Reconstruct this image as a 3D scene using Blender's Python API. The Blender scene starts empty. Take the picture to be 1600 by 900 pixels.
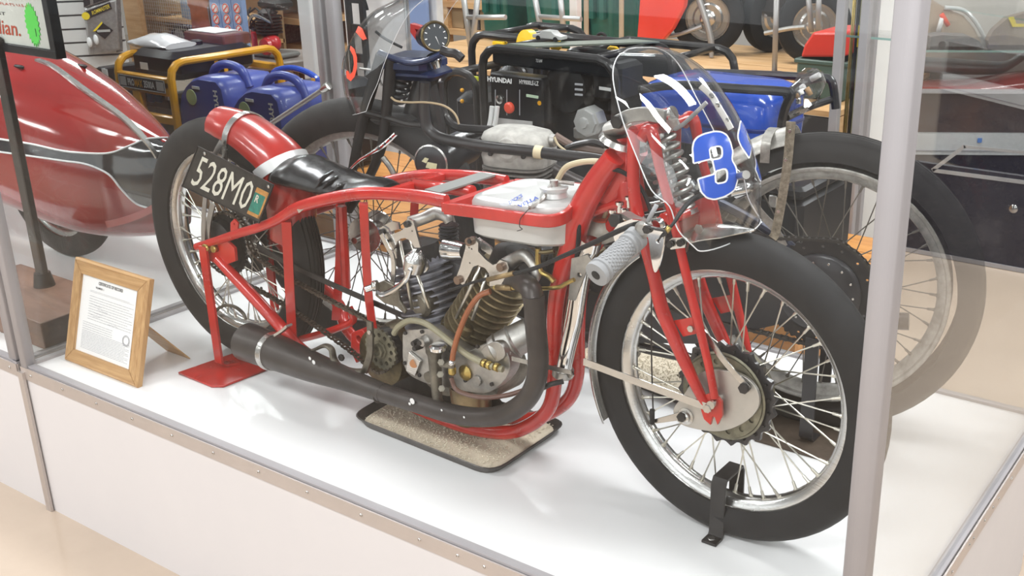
import bpy, bmesh, math, random
from mathutils import Vector, Matrix, Euler
from mathutils.bvhtree import BVHTree
from mathutils.geometry import delaunay_2d_cdt
random.seed(7)
PI=math.pi
scn=bpy.context.scene
COL=scn.collection
# ------------------------------------------------------------------ camera
CAMP=Vector((2.9530,-1.4347,1.2995)); YAW,PITCH,ROLL=-0.5858,-0.3707,0.0007
FOC=1720.32; U0,V0=156.79,19.08
cf=Vector((math.sin(YAW)*math.cos(PITCH),math.cos(YAW)*math.cos(PITCH),math.sin(PITCH)))
cr=Vector((math.cos(YAW),-math.sin(YAW),0)); cu=cr.cross(cf)
cam_d=bpy.data.cameras.new('camera'); cam=bpy.data.objects.new('camera',cam_d); COL.objects.link(cam)
cam.matrix_world=Matrix(((cr.x,cu.x,-cf.x,CAMP.x),(cr.y,cu.y,-cf.y,CAMP.y),(cr.z,cu.z,-cf.z,CAMP.z),(0,0,0,1)))
cam_d.sensor_width=36; cam_d.lens=36*FOC/1600
cam_d.shift_x=-U0/1600; cam_d.shift_y=V0/1600
cam_d.clip_start=.05; cam_d.clip_end=60
scn.camera=cam
# ------------------------------------------------------------------ world, lamps, exposure
w=bpy.data.worlds.new('world'); scn.world=w; w.use_nodes=True
bg=w.node_tree.nodes['Background']; bg.inputs[0].default_value=(.98,.985,1,1); bg.inputs[1].default_value=.28
scn.view_settings.view_transform='Standard'; scn.view_settings.look='None'
scn.view_settings.gamma=1; scn.view_settings.use_curve_mapping=False
scn.view_settings.exposure=.16
def lamp(x,y,z,sx,sy,pw,col=(.965,.98,1),rz=0):
    d=bpy.data.lights.new('ceiling_lamp','AREA'); d.shape='RECTANGLE'; d.size=sx; d.size_y=sy; d.energy=pw; d.color=col
    o=bpy.data.objects.new('ceiling_lamp',d); o.location=(x,y,z); o.rotation_euler=(0,0,rz); COL.objects.link(o)
for yy in (-4.6,-1.9,.9,3.6):
    for xx in (-3.7,-.5,2.7,5.9):
        lamp(xx,yy,2.75,1.3,.55,58 if yy<-3 else 60)
sw_=bpy.data.lights.new('front_fill_light','AREA'); sw_.shape='RECTANGLE'; sw_.size=11; sw_.size_y=2.2; sw_.energy=130; sw_.color=(.93,.965,1)  # added fill light without a real source, brightens faces turned to the front
so_=bpy.data.objects.new('front_fill_light',sw_); so_.location=(-.5,-7.5,1.15); so_.rotation_euler=(math.radians(90),0,0); COL.objects.link(so_)
# ------------------------------------------------------------------ pixel helpers: a photo pixel onto a real plane of the place
def ray(px,py): return cf*FOC+cr*(px-800-U0)-cu*(py-450-V0)
def pl(px,py,p0,n):
    d=ray(px,py); return CAMP+d*((Vector(p0)-CAMP).dot(n)/d.dot(n))
EX,EY,EZ=Vector((1,0,0)),Vector((0,1,0)),Vector((0,0,1))
def Xp(px,py,x): return pl(px,py,(x,0,0),EX)
def Yp(px,py,y): return pl(px,py,(0,y,0),EY)
def Zp(px,py,z=0): return pl(px,py,(0,0,z),EZ)
N1=Vector((.0297,1,0)).normalized(); D1=Vector((N1.y,-N1.x,0)); P1=Vector((.467,.413,0))
N2=Vector((-.24,.971,0)).normalized(); D2=Vector((N2.y,-N2.x,0)); P2=Vector((2.001,.925,0))
def B(px,py,off=0): return pl(px,py,P1+N1*off,N1)
def C2(px,py,off=0): return pl(px,py,P2+N2*off,N2)
# ------------------------------------------------------------------ materials
MATS={}
def mat(name,col,rough=.5,metal=0,bump=0,bscale=60,var=0,vscale=8,coat=0,emit=0,spec=.5,aniso=None,col2=None,trans=0,ior=1.45):
    if name in MATS: return MATS[name]
    m=bpy.data.materials.new(name); m.use_nodes=True; nt=m.node_tree; b=nt.nodes['Principled BSDF']
    c=tuple(col)+(1,)
    b.inputs['Base Color'].default_value=c; b.inputs['Roughness'].default_value=rough; b.inputs['Metallic'].default_value=metal
    b.inputs['Coat Weight'].default_value=coat; b.inputs['Coat Roughness'].default_value=.08
    b.inputs['Specular IOR Level'].default_value=spec; b.inputs['IOR'].default_value=ior
    if trans: b.inputs['Transmission Weight'].default_value=trans
    if emit: b.inputs['Emission Color'].default_value=c; b.inputs['Emission Strength'].default_value=emit
    tc=nt.nodes.new('ShaderNodeTexCoord')
    if var:
        n=nt.nodes.new('ShaderNodeTexNoise'); n.inputs['Scale'].default_value=vscale; n.inputs['Detail'].default_value=6; n.inputs['Roughness'].default_value=.65
        nt.links.new(tc.outputs['Object'],n.inputs['Vector'])
        r=nt.nodes.new('ShaderNodeValToRGB'); r.color_ramp.elements[0].position=.35; r.color_ramp.elements[1].position=.68
        d=col2 if col2 else tuple(max(0,x*(1-var)) for x in col)
        r.color_ramp.elements[0].color=tuple(d)+(1,); r.color_ramp.elements[1].color=c
        nt.links.new(n.outputs['Fac'],r.inputs['Fac']); nt.links.new(r.outputs['Color'],b.inputs['Base Color'])
        mr=nt.nodes.new('ShaderNodeMapRange'); mr.inputs['To Min'].default_value=min(1,rough*1.35); mr.inputs['To Max'].default_value=rough*.8
        nt.links.new(n.outputs['Fac'],mr.inputs['Value']); nt.links.new(mr.outputs['Result'],b.inputs['Roughness'])
    if bump:
        n2=nt.nodes.new('ShaderNodeTexNoise'); n2.inputs['Scale'].default_value=bscale; n2.inputs['Detail'].default_value=4
        nt.links.new(tc.outputs['Object'],n2.inputs['Vector'])
        bp=nt.nodes.new('ShaderNodeBump'); bp.inputs['Strength'].default_value=min(1,bump*2); bp.inputs['Distance'].default_value=.0006 if bscale>=40 else .003
        nt.links.new(n2.outputs['Fac'],bp.inputs['Height']); nt.links.new(bp.outputs['Normal'],b.inputs['Normal'])
    if aniso:   # brushed streaks along one object axis
        mp=nt.nodes.new('ShaderNodeMapping'); mp.inputs['Scale'].default_value=aniso
        n3=nt.nodes.new('ShaderNodeTexNoise'); n3.inputs['Scale'].default_value=1; n3.inputs['Detail'].default_value=3
        nt.links.new(tc.outputs['Object'],mp.inputs['Vector']); nt.links.new(mp.outputs['Vector'],n3.inputs['Vector'])
        bp=nt.nodes.new('ShaderNodeBump'); bp.inputs['Strength'].default_value=.12; bp.inputs['Distance'].default_value=.002
        nt.links.new(n3.outputs['Fac'],bp.inputs['Height']); nt.links.new(bp.outputs['Normal'],b.inputs['Normal'])
    MATS[name]=m; return m
def glass(name,tint=(1,1,1),f0=.04,mul=1.0):
    if name in MATS: return MATS[name]
    m=bpy.data.materials.new(name); m.use_nodes=True; nt=m.node_tree; nt.nodes.clear()
    out=nt.nodes.new('ShaderNodeOutputMaterial'); mix=nt.nodes.new('ShaderNodeMixShader'); tr=nt.nodes.new('ShaderNodeBsdfTransparent'); gl=nt.nodes.new('ShaderNodeBsdfGlossy')
    tr.inputs[0].default_value=tuple(tint)+(1,); gl.inputs['Roughness'].default_value=.015
    lw=nt.nodes.new('ShaderNodeLayerWeight'); lw.inputs['Blend'].default_value=.5
    pw=nt.nodes.new('ShaderNodeMath'); pw.operation='POWER'; pw.inputs[1].default_value=5
    ml=nt.nodes.new('ShaderNodeMath'); ml.operation='MULTIPLY_ADD'; ml.inputs[1].default_value=(1-f0)*mul; ml.inputs[2].default_value=f0
    nt.links.new(lw.outputs['Facing'],pw.inputs[0]); nt.links.new(pw.outputs[0],ml.inputs[0]); nt.links.new(ml.outputs[0],mix.inputs[0])
    nt.links.new(tr.outputs[0],mix.inputs[1]); nt.links.new(gl.outputs[0],mix.inputs[2]); nt.links.new(mix.outputs[0],out.inputs[0])
    MATS[name]=m; return m
def wood(name,c1,c2,sc=(3,30,30),rough=.45):
    if name in MATS: return MATS[name]
    m=mat(name,c1,rough); nt=m.node_tree; b=nt.nodes['Principled BSDF']
    tc=nt.nodes.new('ShaderNodeTexCoord'); mp=nt.nodes.new('ShaderNodeMapping'); mp.inputs['Scale'].default_value=sc
    n=nt.nodes.new('ShaderNodeTexNoise'); n.inputs['Scale'].default_value=1.6; n.inputs['Detail'].default_value=7; n.inputs['Distortion'].default_value=.6
    r=nt.nodes.new('ShaderNodeValToRGB'); r.color_ramp.elements[0].position=.3; r.color_ramp.elements[1].position=.7
    r.color_ramp.elements[0].color=tuple(c2)+(1,); r.color_ramp.elements[1].color=tuple(c1)+(1,)
    nt.links.new(tc.outputs['Object'],mp.inputs['Vector']); nt.links.new(mp.outputs['Vector'],n.inputs['Vector']); nt.links.new(n.outputs['Fac'],r.inputs['Fac']); nt.links.new(r.outputs['Color'],b.inputs['Base Color'])
    return m
RED=mat('red_paint',(.52,.018,.012),.24,0,var=.28,vscale=14,coat=.5,bump=.06,bscale=90)
DRED=mat('dark_red_paint',(.36,.022,.018),.3,0,var=.3,vscale=10,coat=.4)
GRED=mat('faded_red_paint',(.40,.022,.016),.28,0,var=.25,vscale=9,coat=.6,bump=.05,bscale=20)
BLACK=mat('black_rubber',(.013,.0125,.013),.58,0,spec=.35,var=.35,vscale=16,bump=.04,bscale=140)
BLACKB=mat('worn_black_rubber',(.022,.020,.019),.65,0,spec=.35,var=.35,vscale=11,bump=.05,bscale=140)
LEATHER=mat('black_leather',(.009,.009,.010),.27,0,bump=.35,bscale=14,coat=.15)
IRON=mat('dark_iron',(.030,.027,.026),.45,.3,var=.4,vscale=30,bump=.2,bscale=80)
BIRON=mat('black_enamel',(.022,.021,.024),.3,0,var=.3,vscale=20,coat=.25,bump=.05,bscale=60)
CHROME=mat('chrome',(.78,.77,.76),.10,1,var=.12,vscale=20)
STEEL=mat('bright_steel',(.62,.60,.57),.24,1,var=.25,vscale=25,bump=.06,bscale=100)
ALU=mat('cast_aluminium',(.50,.48,.45),.42,1,var=.35,vscale=22,bump=.25,bscale=110)
ALUP=mat('polished_aluminium',(.66,.65,.63),.24,1,var=.15,vscale=16,aniso=(8,8,220))
ALUG=mat('greasy_aluminium',(.27,.245,.20),.45,.9,var=.6,vscale=18,bump=.35,bscale=90)
OILY=mat('oily_bronze_metal',(.20,.15,.075),.38,.8,var=.6,vscale=20,bump=.3,bscale=90)
SPK=mat('spoke_steel',(.60,.57,.50),.3,1)
DSPK=mat('dull_spoke_steel',(.17,.155,.135),.5,.8)
EXH=mat('black_exhaust_paint',(.060,.050,.046),.34,.35,var=.35,vscale=14,bump=.12,bscale=60)
FRAMEAL=mat('anodised_aluminium',(.40,.38,.385),.5,.35,var=.05,vscale=3,aniso=(300,300,2))
TRIMAL=mat('brushed_aluminium_trim',(.60,.545,.51),.42,.75,var=.08,vscale=4,aniso=(2,300,300))
WHITE=mat('white_laminate',(.80,.79,.785),.34,0,var=.03,vscale=3,coat=.1)
PANEL=mat('white_panel_paint',(.66,.625,.61),.5,0,var=.03,vscale=2)
PAPER=mat('white_paper',(.82,.81,.80),.6)
INK=mat('black_ink',(.03,.03,.035),.6)
GREYINK=mat('grey_ink',(.36,.36,.38),.6)
GLASS=glass('pane_glass',(.988,.994,.990),.016,.62)
SGLASS=glass('side_glass',(.985,.992,.987),.04,1.0)
SCREEN=glass('clear_perspex',(.96,.965,.965),.07,.9)
SCREENE=mat('perspex_edge',(.86,.86,.87),.2,0,coat=.4)
GEDGE=mat('green_glass_edge',(.28,.42,.38),.15,0,coat=.5)
BLUE=mat('blue_plastic',(.055,.085,.36),.35,0,coat=.2,bump=.05,bscale=40)
BTANK=mat('bright_blue_paint',(.022,.085,.50),.2,0,coat=.6)
YEL=mat('yellow_orange_paint',(.86,.40,.012),.3,0,coat=.3,var=.08)
BPL=mat('black_plastic',(.010,.010,.012),.38,0,spec=.4,bump=.08,bscale=80)
GREYP=mat('grey_rubber',(.29,.29,.295),.6,0,bump=.1,bscale=120)
OAK=wood('oak',(.56,.34,.15),(.38,.20,.075),(4,60,60))
OAKV=wood('oak_upright_grain',(.56,.34,.15),(.38,.20,.075),(60,60,4))
PINE=wood('pine',(.72,.46,.24),(.52,.29,.12),(2,26,26))
PALLET=wood('orange_pallet_wood',(.66,.30,.07),(.50,.19,.035),(2,22,22))
DWOOD=wood('brown_painted_wood',(.23,.13,.09),(.15,.08,.055),(3,20,20))
NUMBLUE=mat('blue_vinyl',(.018,.080,.46),.25,0,coat=.5)
NUMWHITE=mat('white_vinyl',(.86,.86,.86),.35)
NUMRED=mat('red_vinyl',(.85,.09,.045),.4)
SILVERP=mat('silver_paint',(.56,.555,.54),.32,.35,var=.12,vscale=9,bump=.05,bscale=25,coat=.2)
HOSE=mat('yellowed_plastic_hose',(.52,.43,.27),.35,0)
BRASS=mat('brass',(.55,.40,.13),.3,1,var=.3,vscale=30)
OLIVE=mat('olive_anodised_steel',(.27,.25,.18),.42,.7,var=.5,vscale=30,bump=.2,bscale=90)
# ------------------------------------------------------------------ mesh builder
def frame_for(d):
    d=d.normalized(); a=EZ if abs(d.z)<.9 else EX
    u=d.cross(a).normalized(); return u,d.cross(u).normalized()
def spline(pts,n=6,closed=False):
    P=[Vector(p) for p in pts]; out=[]; L=len(P)
    if L<3 and not closed: return P
    rng=range(L) if closed else range(L-1)
    for i in rng:
        p1,p2=P[i],P[(i+1)%L]; p0=P[i-1] if (i>0 or closed) else p1*2-p2
        p3=P[(i+2)%L] if (i+2<L or closed) else p2*2-p1
        for k in range(n):
            t=k/n; out.append(.5*((2*p1)+(p2-p0)*t+(2*p0-5*p1+4*p2-p3)*t*t+(3*p1-p0-3*p2+p3)*t**3))
    if not closed: out.append(P[-1])
    return out
def lerplist(v,n):
    out=[]
    for i in range(len(v)-1):
        for k in range(n): out.append(v[i]+(v[i+1]-v[i])*k/n)
    return out+[v[-1]]
class MB:
    def __init__(s): s.v=[]; s.f=[]
    def add(s,vs,fs):
        b=len(s.v); s.v+= [Vector(v) for v in vs]; s.f+=[tuple(i+b for i in f) for f in fs]; return s
    def box(s,c,sz,R=None,ax=None):
        c=Vector(c); h=Vector(sz)/2; X,Y,Z=ax if ax else ((R@EX,R@EY,R@EZ) if R else (EX,EY,EZ))
        vs=[c+X*(h.x*i)+Y*(h.y*j)+Z*(h.z*k) for i in (-1,1) for j in (-1,1) for k in (-1,1)]
        return s.add(vs,[(0,1,3,2),(4,6,7,5),(0,4,5,1),(2,3,7,6),(0,2,6,4),(1,5,7,3)])
    def cbox(s,c,sz,ch,ax=(EX,EY,EZ)):   # chamfered box
        c=Vector(c); X,Y,Z=ax; hx,hy,hz=sz[0]/2,sz[1]/2,sz[2]/2; ch=min(ch,hx*.95,hy*.95,hz*.95)
        rings=[]
        for z,d in ((-hz,ch),(-hz+ch,0),(hz-ch,0),(hz,ch)):
            a,b=hx-d,hy-d; k=ch*(1 if d==0 else .8)
            r=[(-a+k,-b),(a-k,-b),(a,-b+k),(a,b-k),(a-k,b),(-a+k,b),(-a,b-k),(-a,-b+k)]
            rings.append([c+X*p+Y*q+Z*z for p,q in r])
        return s.loft(rings)
    def loft(s,rings,cap=True,closed=False):
        n=len(rings[0]); b=len(s.v)
        for r in rings: s.v+=[Vector(p) for p in r]
        m=len(rings)
        for i in range(m if closed else m-1):
            for k in range(n):
                a=b+i*n+k; c=b+i*n+(k+1)%n; d=b+((i+1)%m)*n+(k+1)%n; e=b+((i+1)%m)*n+k
                s.f.append((a,c,d,e))
        if cap and not closed:
            s.f.append(tuple(b+k for k in range(n))[::-1]); s.f.append(tuple(b+(m-1)*n+k for k in range(n)))
        return s
    def tube(s,pts,r,seg=10,n=5,closed=False,smooth=True,sq=1.0,updir=None):
        if smooth and len(pts)>2:
            rr=lerplist(r,n) if isinstance(r,(list,tuple)) and not closed else r
            P=spline(pts,n,closed)
        else: P=[Vector(p) for p in pts]; rr=r
        m=len(P); R=rr if isinstance(rr,(list,tuple)) else [rr]*m
        rings=[]; prev=None
        for i in range(m):
            a=P[i-1] if (i>0 or closed) else P[i]; c=P[(i+1)%m] if (i+1<m or closed) else P[i]
            d=(c-a); d=d.normalized() if d.length>1e-9 else (EZ if i==0 else d)
            if updir is not None:
                u=Vector(updir)-d*d.dot(Vector(updir)); u.normalize()
            elif prev is None: u,_=frame_for(d)
            else:
                u=prev-d*prev.dot(d); u=u.normalized() if u.length>1e-6 else frame_for(d)[0]
            prev=u; w_=d.cross(u)
            rings.append([P[i]+(u*math.cos(2*PI*k/seg)+w_*math.sin(2*PI*k/seg)*sq)*R[i] for k in range(seg)])
        return s.loft(rings,cap=not closed,closed=closed)
    def cyl(s,a,b,r,r2=None,seg=16):
        a,b=Vector(a),Vector(b); d=b-a; u,w_=frame_for(d); r2=r if r2 is None else r2
        return s.loft([[p+(u*math.cos(2*PI*k/seg)+w_*math.sin(2*PI*k/seg))*q for k in range(seg)] for p,q in ((a,r),(b,r2))])
    def lathe(s,c,axis,prof,seg=24,closed=False,cap=True):  # prof: (distance along axis, radius)
        c=Vector(c); axis=Vector(axis).normalized(); u,w_=frame_for(axis)
        return s.loft([[c+axis*h+(u*math.cos(2*PI*k/seg)+w_*math.sin(2*PI*k/seg))*max(q,1e-4) for k in range(seg)] for h,q in prof],cap=cap,closed=closed)
    def sph(s,c,r,sx=1,sy=1,sz=1,seg=14):
        n=seg//2
        c=Vector(c); rings=[]
        for i in range(n+1):
            th=PI*i/n; q=max(math.sin(th),1e-3)
            rings.append([c+Vector((math.cos(2*PI*k/seg)*q*sx,math.sin(2*PI*k/seg)*q*sy,-math.cos(th)*sz))*r for k in range(seg)])
        return s.loft(rings)
    def prism(s,poly,vec):
        n=len(poly); P=[Vector(p) for p in poly]; v=Vector(vec)
        return s.add(P+[p+v for p in P],[tuple(range(n))[::-1],tuple(range(n,2*n))]+[(i,(i+1)%n,(i+1)%n+n,i+n) for i in range(n)])
    def ribbon(s,pts,wdir,wid,th,n=5,smooth=True):  # flat strip
        P=spline(pts,n) if smooth and len(pts)>2 else [Vector(p) for p in pts]
        wd=Vector(wdir).normalized(); rings=[]
        for i,p in enumerate(P):
            d=(P[min(i+1,len(P)-1)]-P[max(i-1,0)]).normalized(); ww=(wd-d*wd.dot(d)).normalized(); t=d.cross(ww)
            rings.append([p+ww*wid/2+t*th/2,p-ww*wid/2+t*th/2,p-ww*wid/2-t*th/2,p+ww*wid/2-t*th/2])
        return s.loft(rings)
    def plate(s,poly,holes,org,ax,ay,nrm,th):
        """flat plate with real holes. poly: list of 3D points on the plane; holes: (center3D,r)"""
        org=Vector(org); to2=lambda p:((Vector(p)-org).dot(ax),(Vector(p)-org).dot(ay))
        vs=[Vector(to2(p)) for p in poly]; n=len(vs); ed=[(i,(i+1)%n) for i in range(n)]; hc=[]; loops=[list(range(n))]
        for c,r in holes:
            c2=to2(c); k0=len(vs); m=12
            vs+=[Vector((c2[0]+r*math.cos(2*PI*i/m),c2[1]+r*math.sin(2*PI*i/m))) for i in range(m)]
            ed+=[(k0+i,k0+(i+1)%m) for i in range(m)]; hc.append((c2,r)); loops.append([k0+i for i in range(m)][::-1])
        V,E_,F,ov,_,_=delaunay_2d_cdt(vs,ed,[],0,1e-7)
        def inside(p):
            c=False; j=n-1
            for i in range(n):
                a,b=vs[i],vs[j]
                if (a.y>p[1])!=(b.y>p[1]) and p[0]<(b.x-a.x)*(p[1]-a.y)/(b.y-a.y)+a.x: c=not c
                j=i
            return c
        T=[]
        for f in F:
            cx=sum(V[i].x for i in f)/3; cy=sum(V[i].y for i in f)/3
            if inside((cx,cy)) and all((cx-h[0])**2+(cy-h[1])**2>(r*.97)**2 for h,r in hc): T.append(tuple(f))
        mp={}
        for i,o in enumerate(ov):
            for q in o: mp[q]=i
        N=len(V); b=len(s.v)
        s.v+=[org+ax*q.x+ay*q.y for q in V]+[org+ax*q.x+ay*q.y+nrm*th for q in V]
        s.f+=[tuple(b+i for i in t) for t in T]+[tuple(b+N+i for i in t[::-1]) for t in T]
        for lp in loops:
            lp=[mp[i] for i in lp if i in mp]
            for i in range(len(lp)):
                p,q=lp[i],lp[(i+1)%len(lp)]
                if p!=q: s.f.append((b+p,b+q,b+q+N,b+p+N))
        return s
    def mesh(s,name,mt,smooth,origin):
        me=bpy.data.meshes.new(name); me.from_pydata([v-origin for v in s.v],[],s.f)
        bm=bmesh.new(); bm.from_mesh(me); bmesh.ops.recalc_face_normals(bm,faces=bm.faces)
        if smooth:
            for f in bm.faces: f.smooth=len(f.verts)<=4
            for e in bm.edges:
                if len(e.link_faces)==2 and e.calc_face_angle(0)>math.radians(smooth): e.smooth=False
        bm.to_mesh(me); bm.free(); me.materials.append(mt); return me
WORLD={}
def wloc(o): return WORLD.get(o.name,o.location) if o else Vector((0,0,0))
def obj(name,mb,mt,parent=None,smooth=35,origin=None,bevel=0,**kw):
    if origin is None:
        lo=[min(v[i] for v in mb.v) for i in range(3)]; hi=[max(v[i] for v in mb.v) for i in range(3)]
        origin=Vector([(a+b)/2 for a,b in zip(lo,hi)])
        if parent is None: origin.z=lo[2]
    origin=Vector(origin)
    me=mb.mesh(name,mt,smooth,origin); o=bpy.data.objects.new(name,me); COL.objects.link(o)
    if parent is not None: o.parent=parent; o.location=origin-wloc(parent)
    else: o.location=origin
    WORLD[o.name]=origin.copy()
    if bevel:
        md=o.modifiers.new('bevel','BEVEL'); md.width=bevel; md.segments=2; md.limit_method='ANGLE'; md.angle_limit=math.radians(40)
    for k,v in kw.items(): o[k]=v
    return o
def thing(name,label,cat,loc,group=None):
    o=bpy.data.objects.new(name,None); o.empty_display_size=.1; COL.objects.link(o); o.location=Vector(loc); WORLD[o.name]=Vector(loc)
    o['label']=label; o['category']=cat
    if group: o['group']=group
    return o
def tag(o,label,cat,group=None):
    o['label']=label; o['category']=cat
    if group: o['group']=group
    return o
def struct(name,mb,mt,**k):
    o=obj(name,mb,mt,**k); o['kind']='structure'; return o
def dup(o,parent,loc=None,rot=None):
    c=o.copy(); COL.objects.link(c); c.parent=parent
    if loc is not None: c.location=loc
    if rot is not None: c.rotation_euler=rot
    return c
def text_mb(txt,quad,thick=.0006,shear=0,bold=0,off=.0008,side=1,font_bold_ratio=0):
    """lettering laid on the quad TL,TR,BR,BL (3D)"""
    cu_=bpy.data.curves.new('t','FONT'); cu_.body=txt; cu_.size=1; cu_.shear=shear; cu_.offset=bold; cu_.resolution_u=2
    o=bpy.data.objects.new('t',cu_); me=o.to_mesh()
    V=[v.co.copy() for v in me.vertices]; F=[tuple(p.vertices) for p in me.polygons]; o.to_mesh_clear()
    bpy.data.objects.remove(o); bpy.data.curves.remove(cu_)
    x0=min(v.x for v in V);x1=max(v.x for v in V);y0=min(v.y for v in V);y1=max(v.y for v in V)
    TL,TR,BR,BL=[Vector(q) for q in quad]; nrm=(TR-TL).cross(BL-TL).normalized()
    if nrm.dot(CAMP-TL)<0: nrm=-nrm
    mb=MB(); 
    mb.add([(TL*(1-u)+TR*u)*w_+(BL*(1-u)+BR*u)*(1-w_)+nrm*off for u,w_ in (((v.x-x0)/(x1-x0),(v.y-y0)/(y1-y0)) for v in V)],F)
    return mb
def bil(q,u,v):
    TL,TR,BR,BL=[Vector(a) for a in q]; return (TL*(1-u)+TR*u)*(1-v)+(BL*(1-u)+BR*u)*v
def subquad(q,u0,v0,u1,v1): return [bil(q,u0,v0),bil(q,u1,v0),bil(q,u1,v1),bil(q,u0,v1)]
def slab(q,th,off=0):
    """thin solid on quad, thickness away from the viewer's side"""
    TL,TR,BR,BL=[Vector(a) for a in q]; n=(TR-TL).cross(BL-TL).normalized()
    if n.dot(CAMP-TL)<0: n=-n
    return MB().prism([p+n*off for p in (TL,TR,BR,BL)],-n*th)
def circ_px(cx,cy,rx,ry,fn,n=28,a0=0): return [fn(cx+rx*math.cos(2*PI*i/n+a0),cy+ry*math.sin(2*PI*i/n+a0)) for i in range(n)]
#@@STRUCT
# ================================================================== room
FZ=-.465; L=2.485; D=1.282
m=mat('polished_concrete_floor',(.56,.45,.35),.18,0,var=.16,vscale=1.6,col2=(.50,.40,.31),coat=.25,bump=.03,bscale=30)
struct('floor',MB().box((-2,3,FZ-.05),(22,20,.1)),m)
WALLW=mat('white_wall_paint',(.74,.71,.67),.6,0,var=.04,vscale=2)
struct('wall_back',MB().box((-1,9.05,1.2),(22,.1,3.5)),WALLW)
struct('wall_left',MB().box((-9.05,3,1.2),(.1,12,3.5)),WALLW)
# ================================================================== glass display cases
def screw(p,n,par,r=.0042):
    mb=MB().lathe(p,n,[(0,r),(.0012,r),(.0022,r*.8),(.0026,r*.35),(.0012,r*.3)],seg=10)
    return obj('screw',mb,STEEL,par,origin=Vector(p))
def case(x0,x1,label,right_post=True,screws=(),left_post=True):
    t=thing('display_case',label,'display case',((x0+x1)/2,D/2,FZ),'glass display cases on the concrete floor')
    xm=(x0+x1)/2; wd=x1-x0
    obj('platform_top',MB().box((xm,D/2,-.009),(wd-.012,D-.012,.018)),WHITE,t)
    obj('front_panel',MB().box((xm,.006,(FZ-.02)/2),(wd-.004,.012,-FZ-.02)),PANEL,t)
    obj('back_panel',MB().box((xm,D-.006,(FZ-.02)/2),(wd-.004,.012,-FZ-.02)),PANEL,t)
    obj('side_panel',MB().box((x1-.006,D/2,(FZ-.02)/2),(.012,D-.03,-FZ-.02)),PANEL,t)
    obj('side_panel',MB().box((x0+.006,D/2,(FZ-.02)/2),(.012,D-.03,-FZ-.02)),PANEL,t)
    # aluminium angle trim
    tr=obj('edge_trim',MB().box((xm,-.002,-.0165),(wd,.004,.037)),TRIMAL,t)
    obj('edge_trim',MB().box((x1+.002,D/2,-.0165),(.004,D,.037)),TRIMAL,t)
    obj('edge_trim',MB().box((xm,D+.002,-.0165),(wd,.004,.037)),TRIMAL,t)
    # glazing channels round the foot of the panes
    for c,s_ in (((xm,.0125,.004),(wd,.021,.008)),((x1-.0125,D/2,.004),(.021,D,.008)),((xm,D-.0125,.004),(wd,.021,.008)),((x0+.0125,D/2,.004),(.021,D,.008))):
        obj('glazing_channel',MB().box(c,s_),FRAMEAL,t)
    H=1.5
    for c,s_,gm_ in (((xm,.012,H/2+.006),(wd-.03,.006,H),GLASS),((x1-.012,D/2,H/2+.006),(.006,D-.03,H),SGLASS),((xm,D-.012,H/2+.006),(wd-.03,.006,H),GLASS),((x0+.012,D/2,H/2+.006),(.006,D-.03,H),GLASS)):
        obj('glass_pane',MB().box(c,s_),gm_,t)
    ps=[]
    if right_post: ps+=[(x1-.026,.022,.038),(x1-.02,D-.02,.04)]
    if left_post: ps+=[(x0+.017,.012,.030),(x0+.02,D-.02,.04)]
    for x,y,q in ps: obj('corner_post',MB().cbox((x,y,H/2),(q,q,H),.0025),FRAMEAL,t,smooth=20)
    for y in (.02,D-.02): obj('top_rail',MB().box((xm,y,H+.02),(wd,.04,.04)),FRAMEAL,t)
    for x in (x0+.02,x1-.02): obj('top_rail',MB().box((x,D/2,H+.02),(.04,D,.04)),FRAMEAL,t)
    return t
c1=case(0,L,'large glass case on white panels holding the two racing motorcycles')
for px,py in ((47.5,585),(97.5,607),(150.5,630.5),(207,656),(269,682),(334,712),(405,743),(481,777),(565,812),(656,852),(757,895)):
    p=Yp(px,py,-.004); screw((p.x,-.004,-.0165),(0,-1,0),c1)
for k in range(5): screw((1.62+.16*k,-.004,-.0165),(0,-1,0),c1)
for px,py in ((1580,747),(1551.5,792),(1521,840),(1487,897)):
    p=Xp(px,py,L+.004); screw((L+.004,p.y,-.0165),(1,0,0),c1)
for k in range(6): screw((L+.004,.62+.11*k,-.0165),(1,0,0),c1)
c2=case(-3.2,-.022,'long glass case at the left holding the red streamlined motorcycle')
for px,py in ((15,573),): p=Yp(px,py,-.004); screw((p.x,-.004,-.0165),(0,-1,0),c2)
for k in range(8): screw((-.35-.19*k,-.004,-.0165),(0,-1,0),c2)
obj('joint_batten',MB().box((.006,-.008,FZ/2-.012),(.024,.008,-FZ-.002)),TRIMAL,c1)
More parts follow.
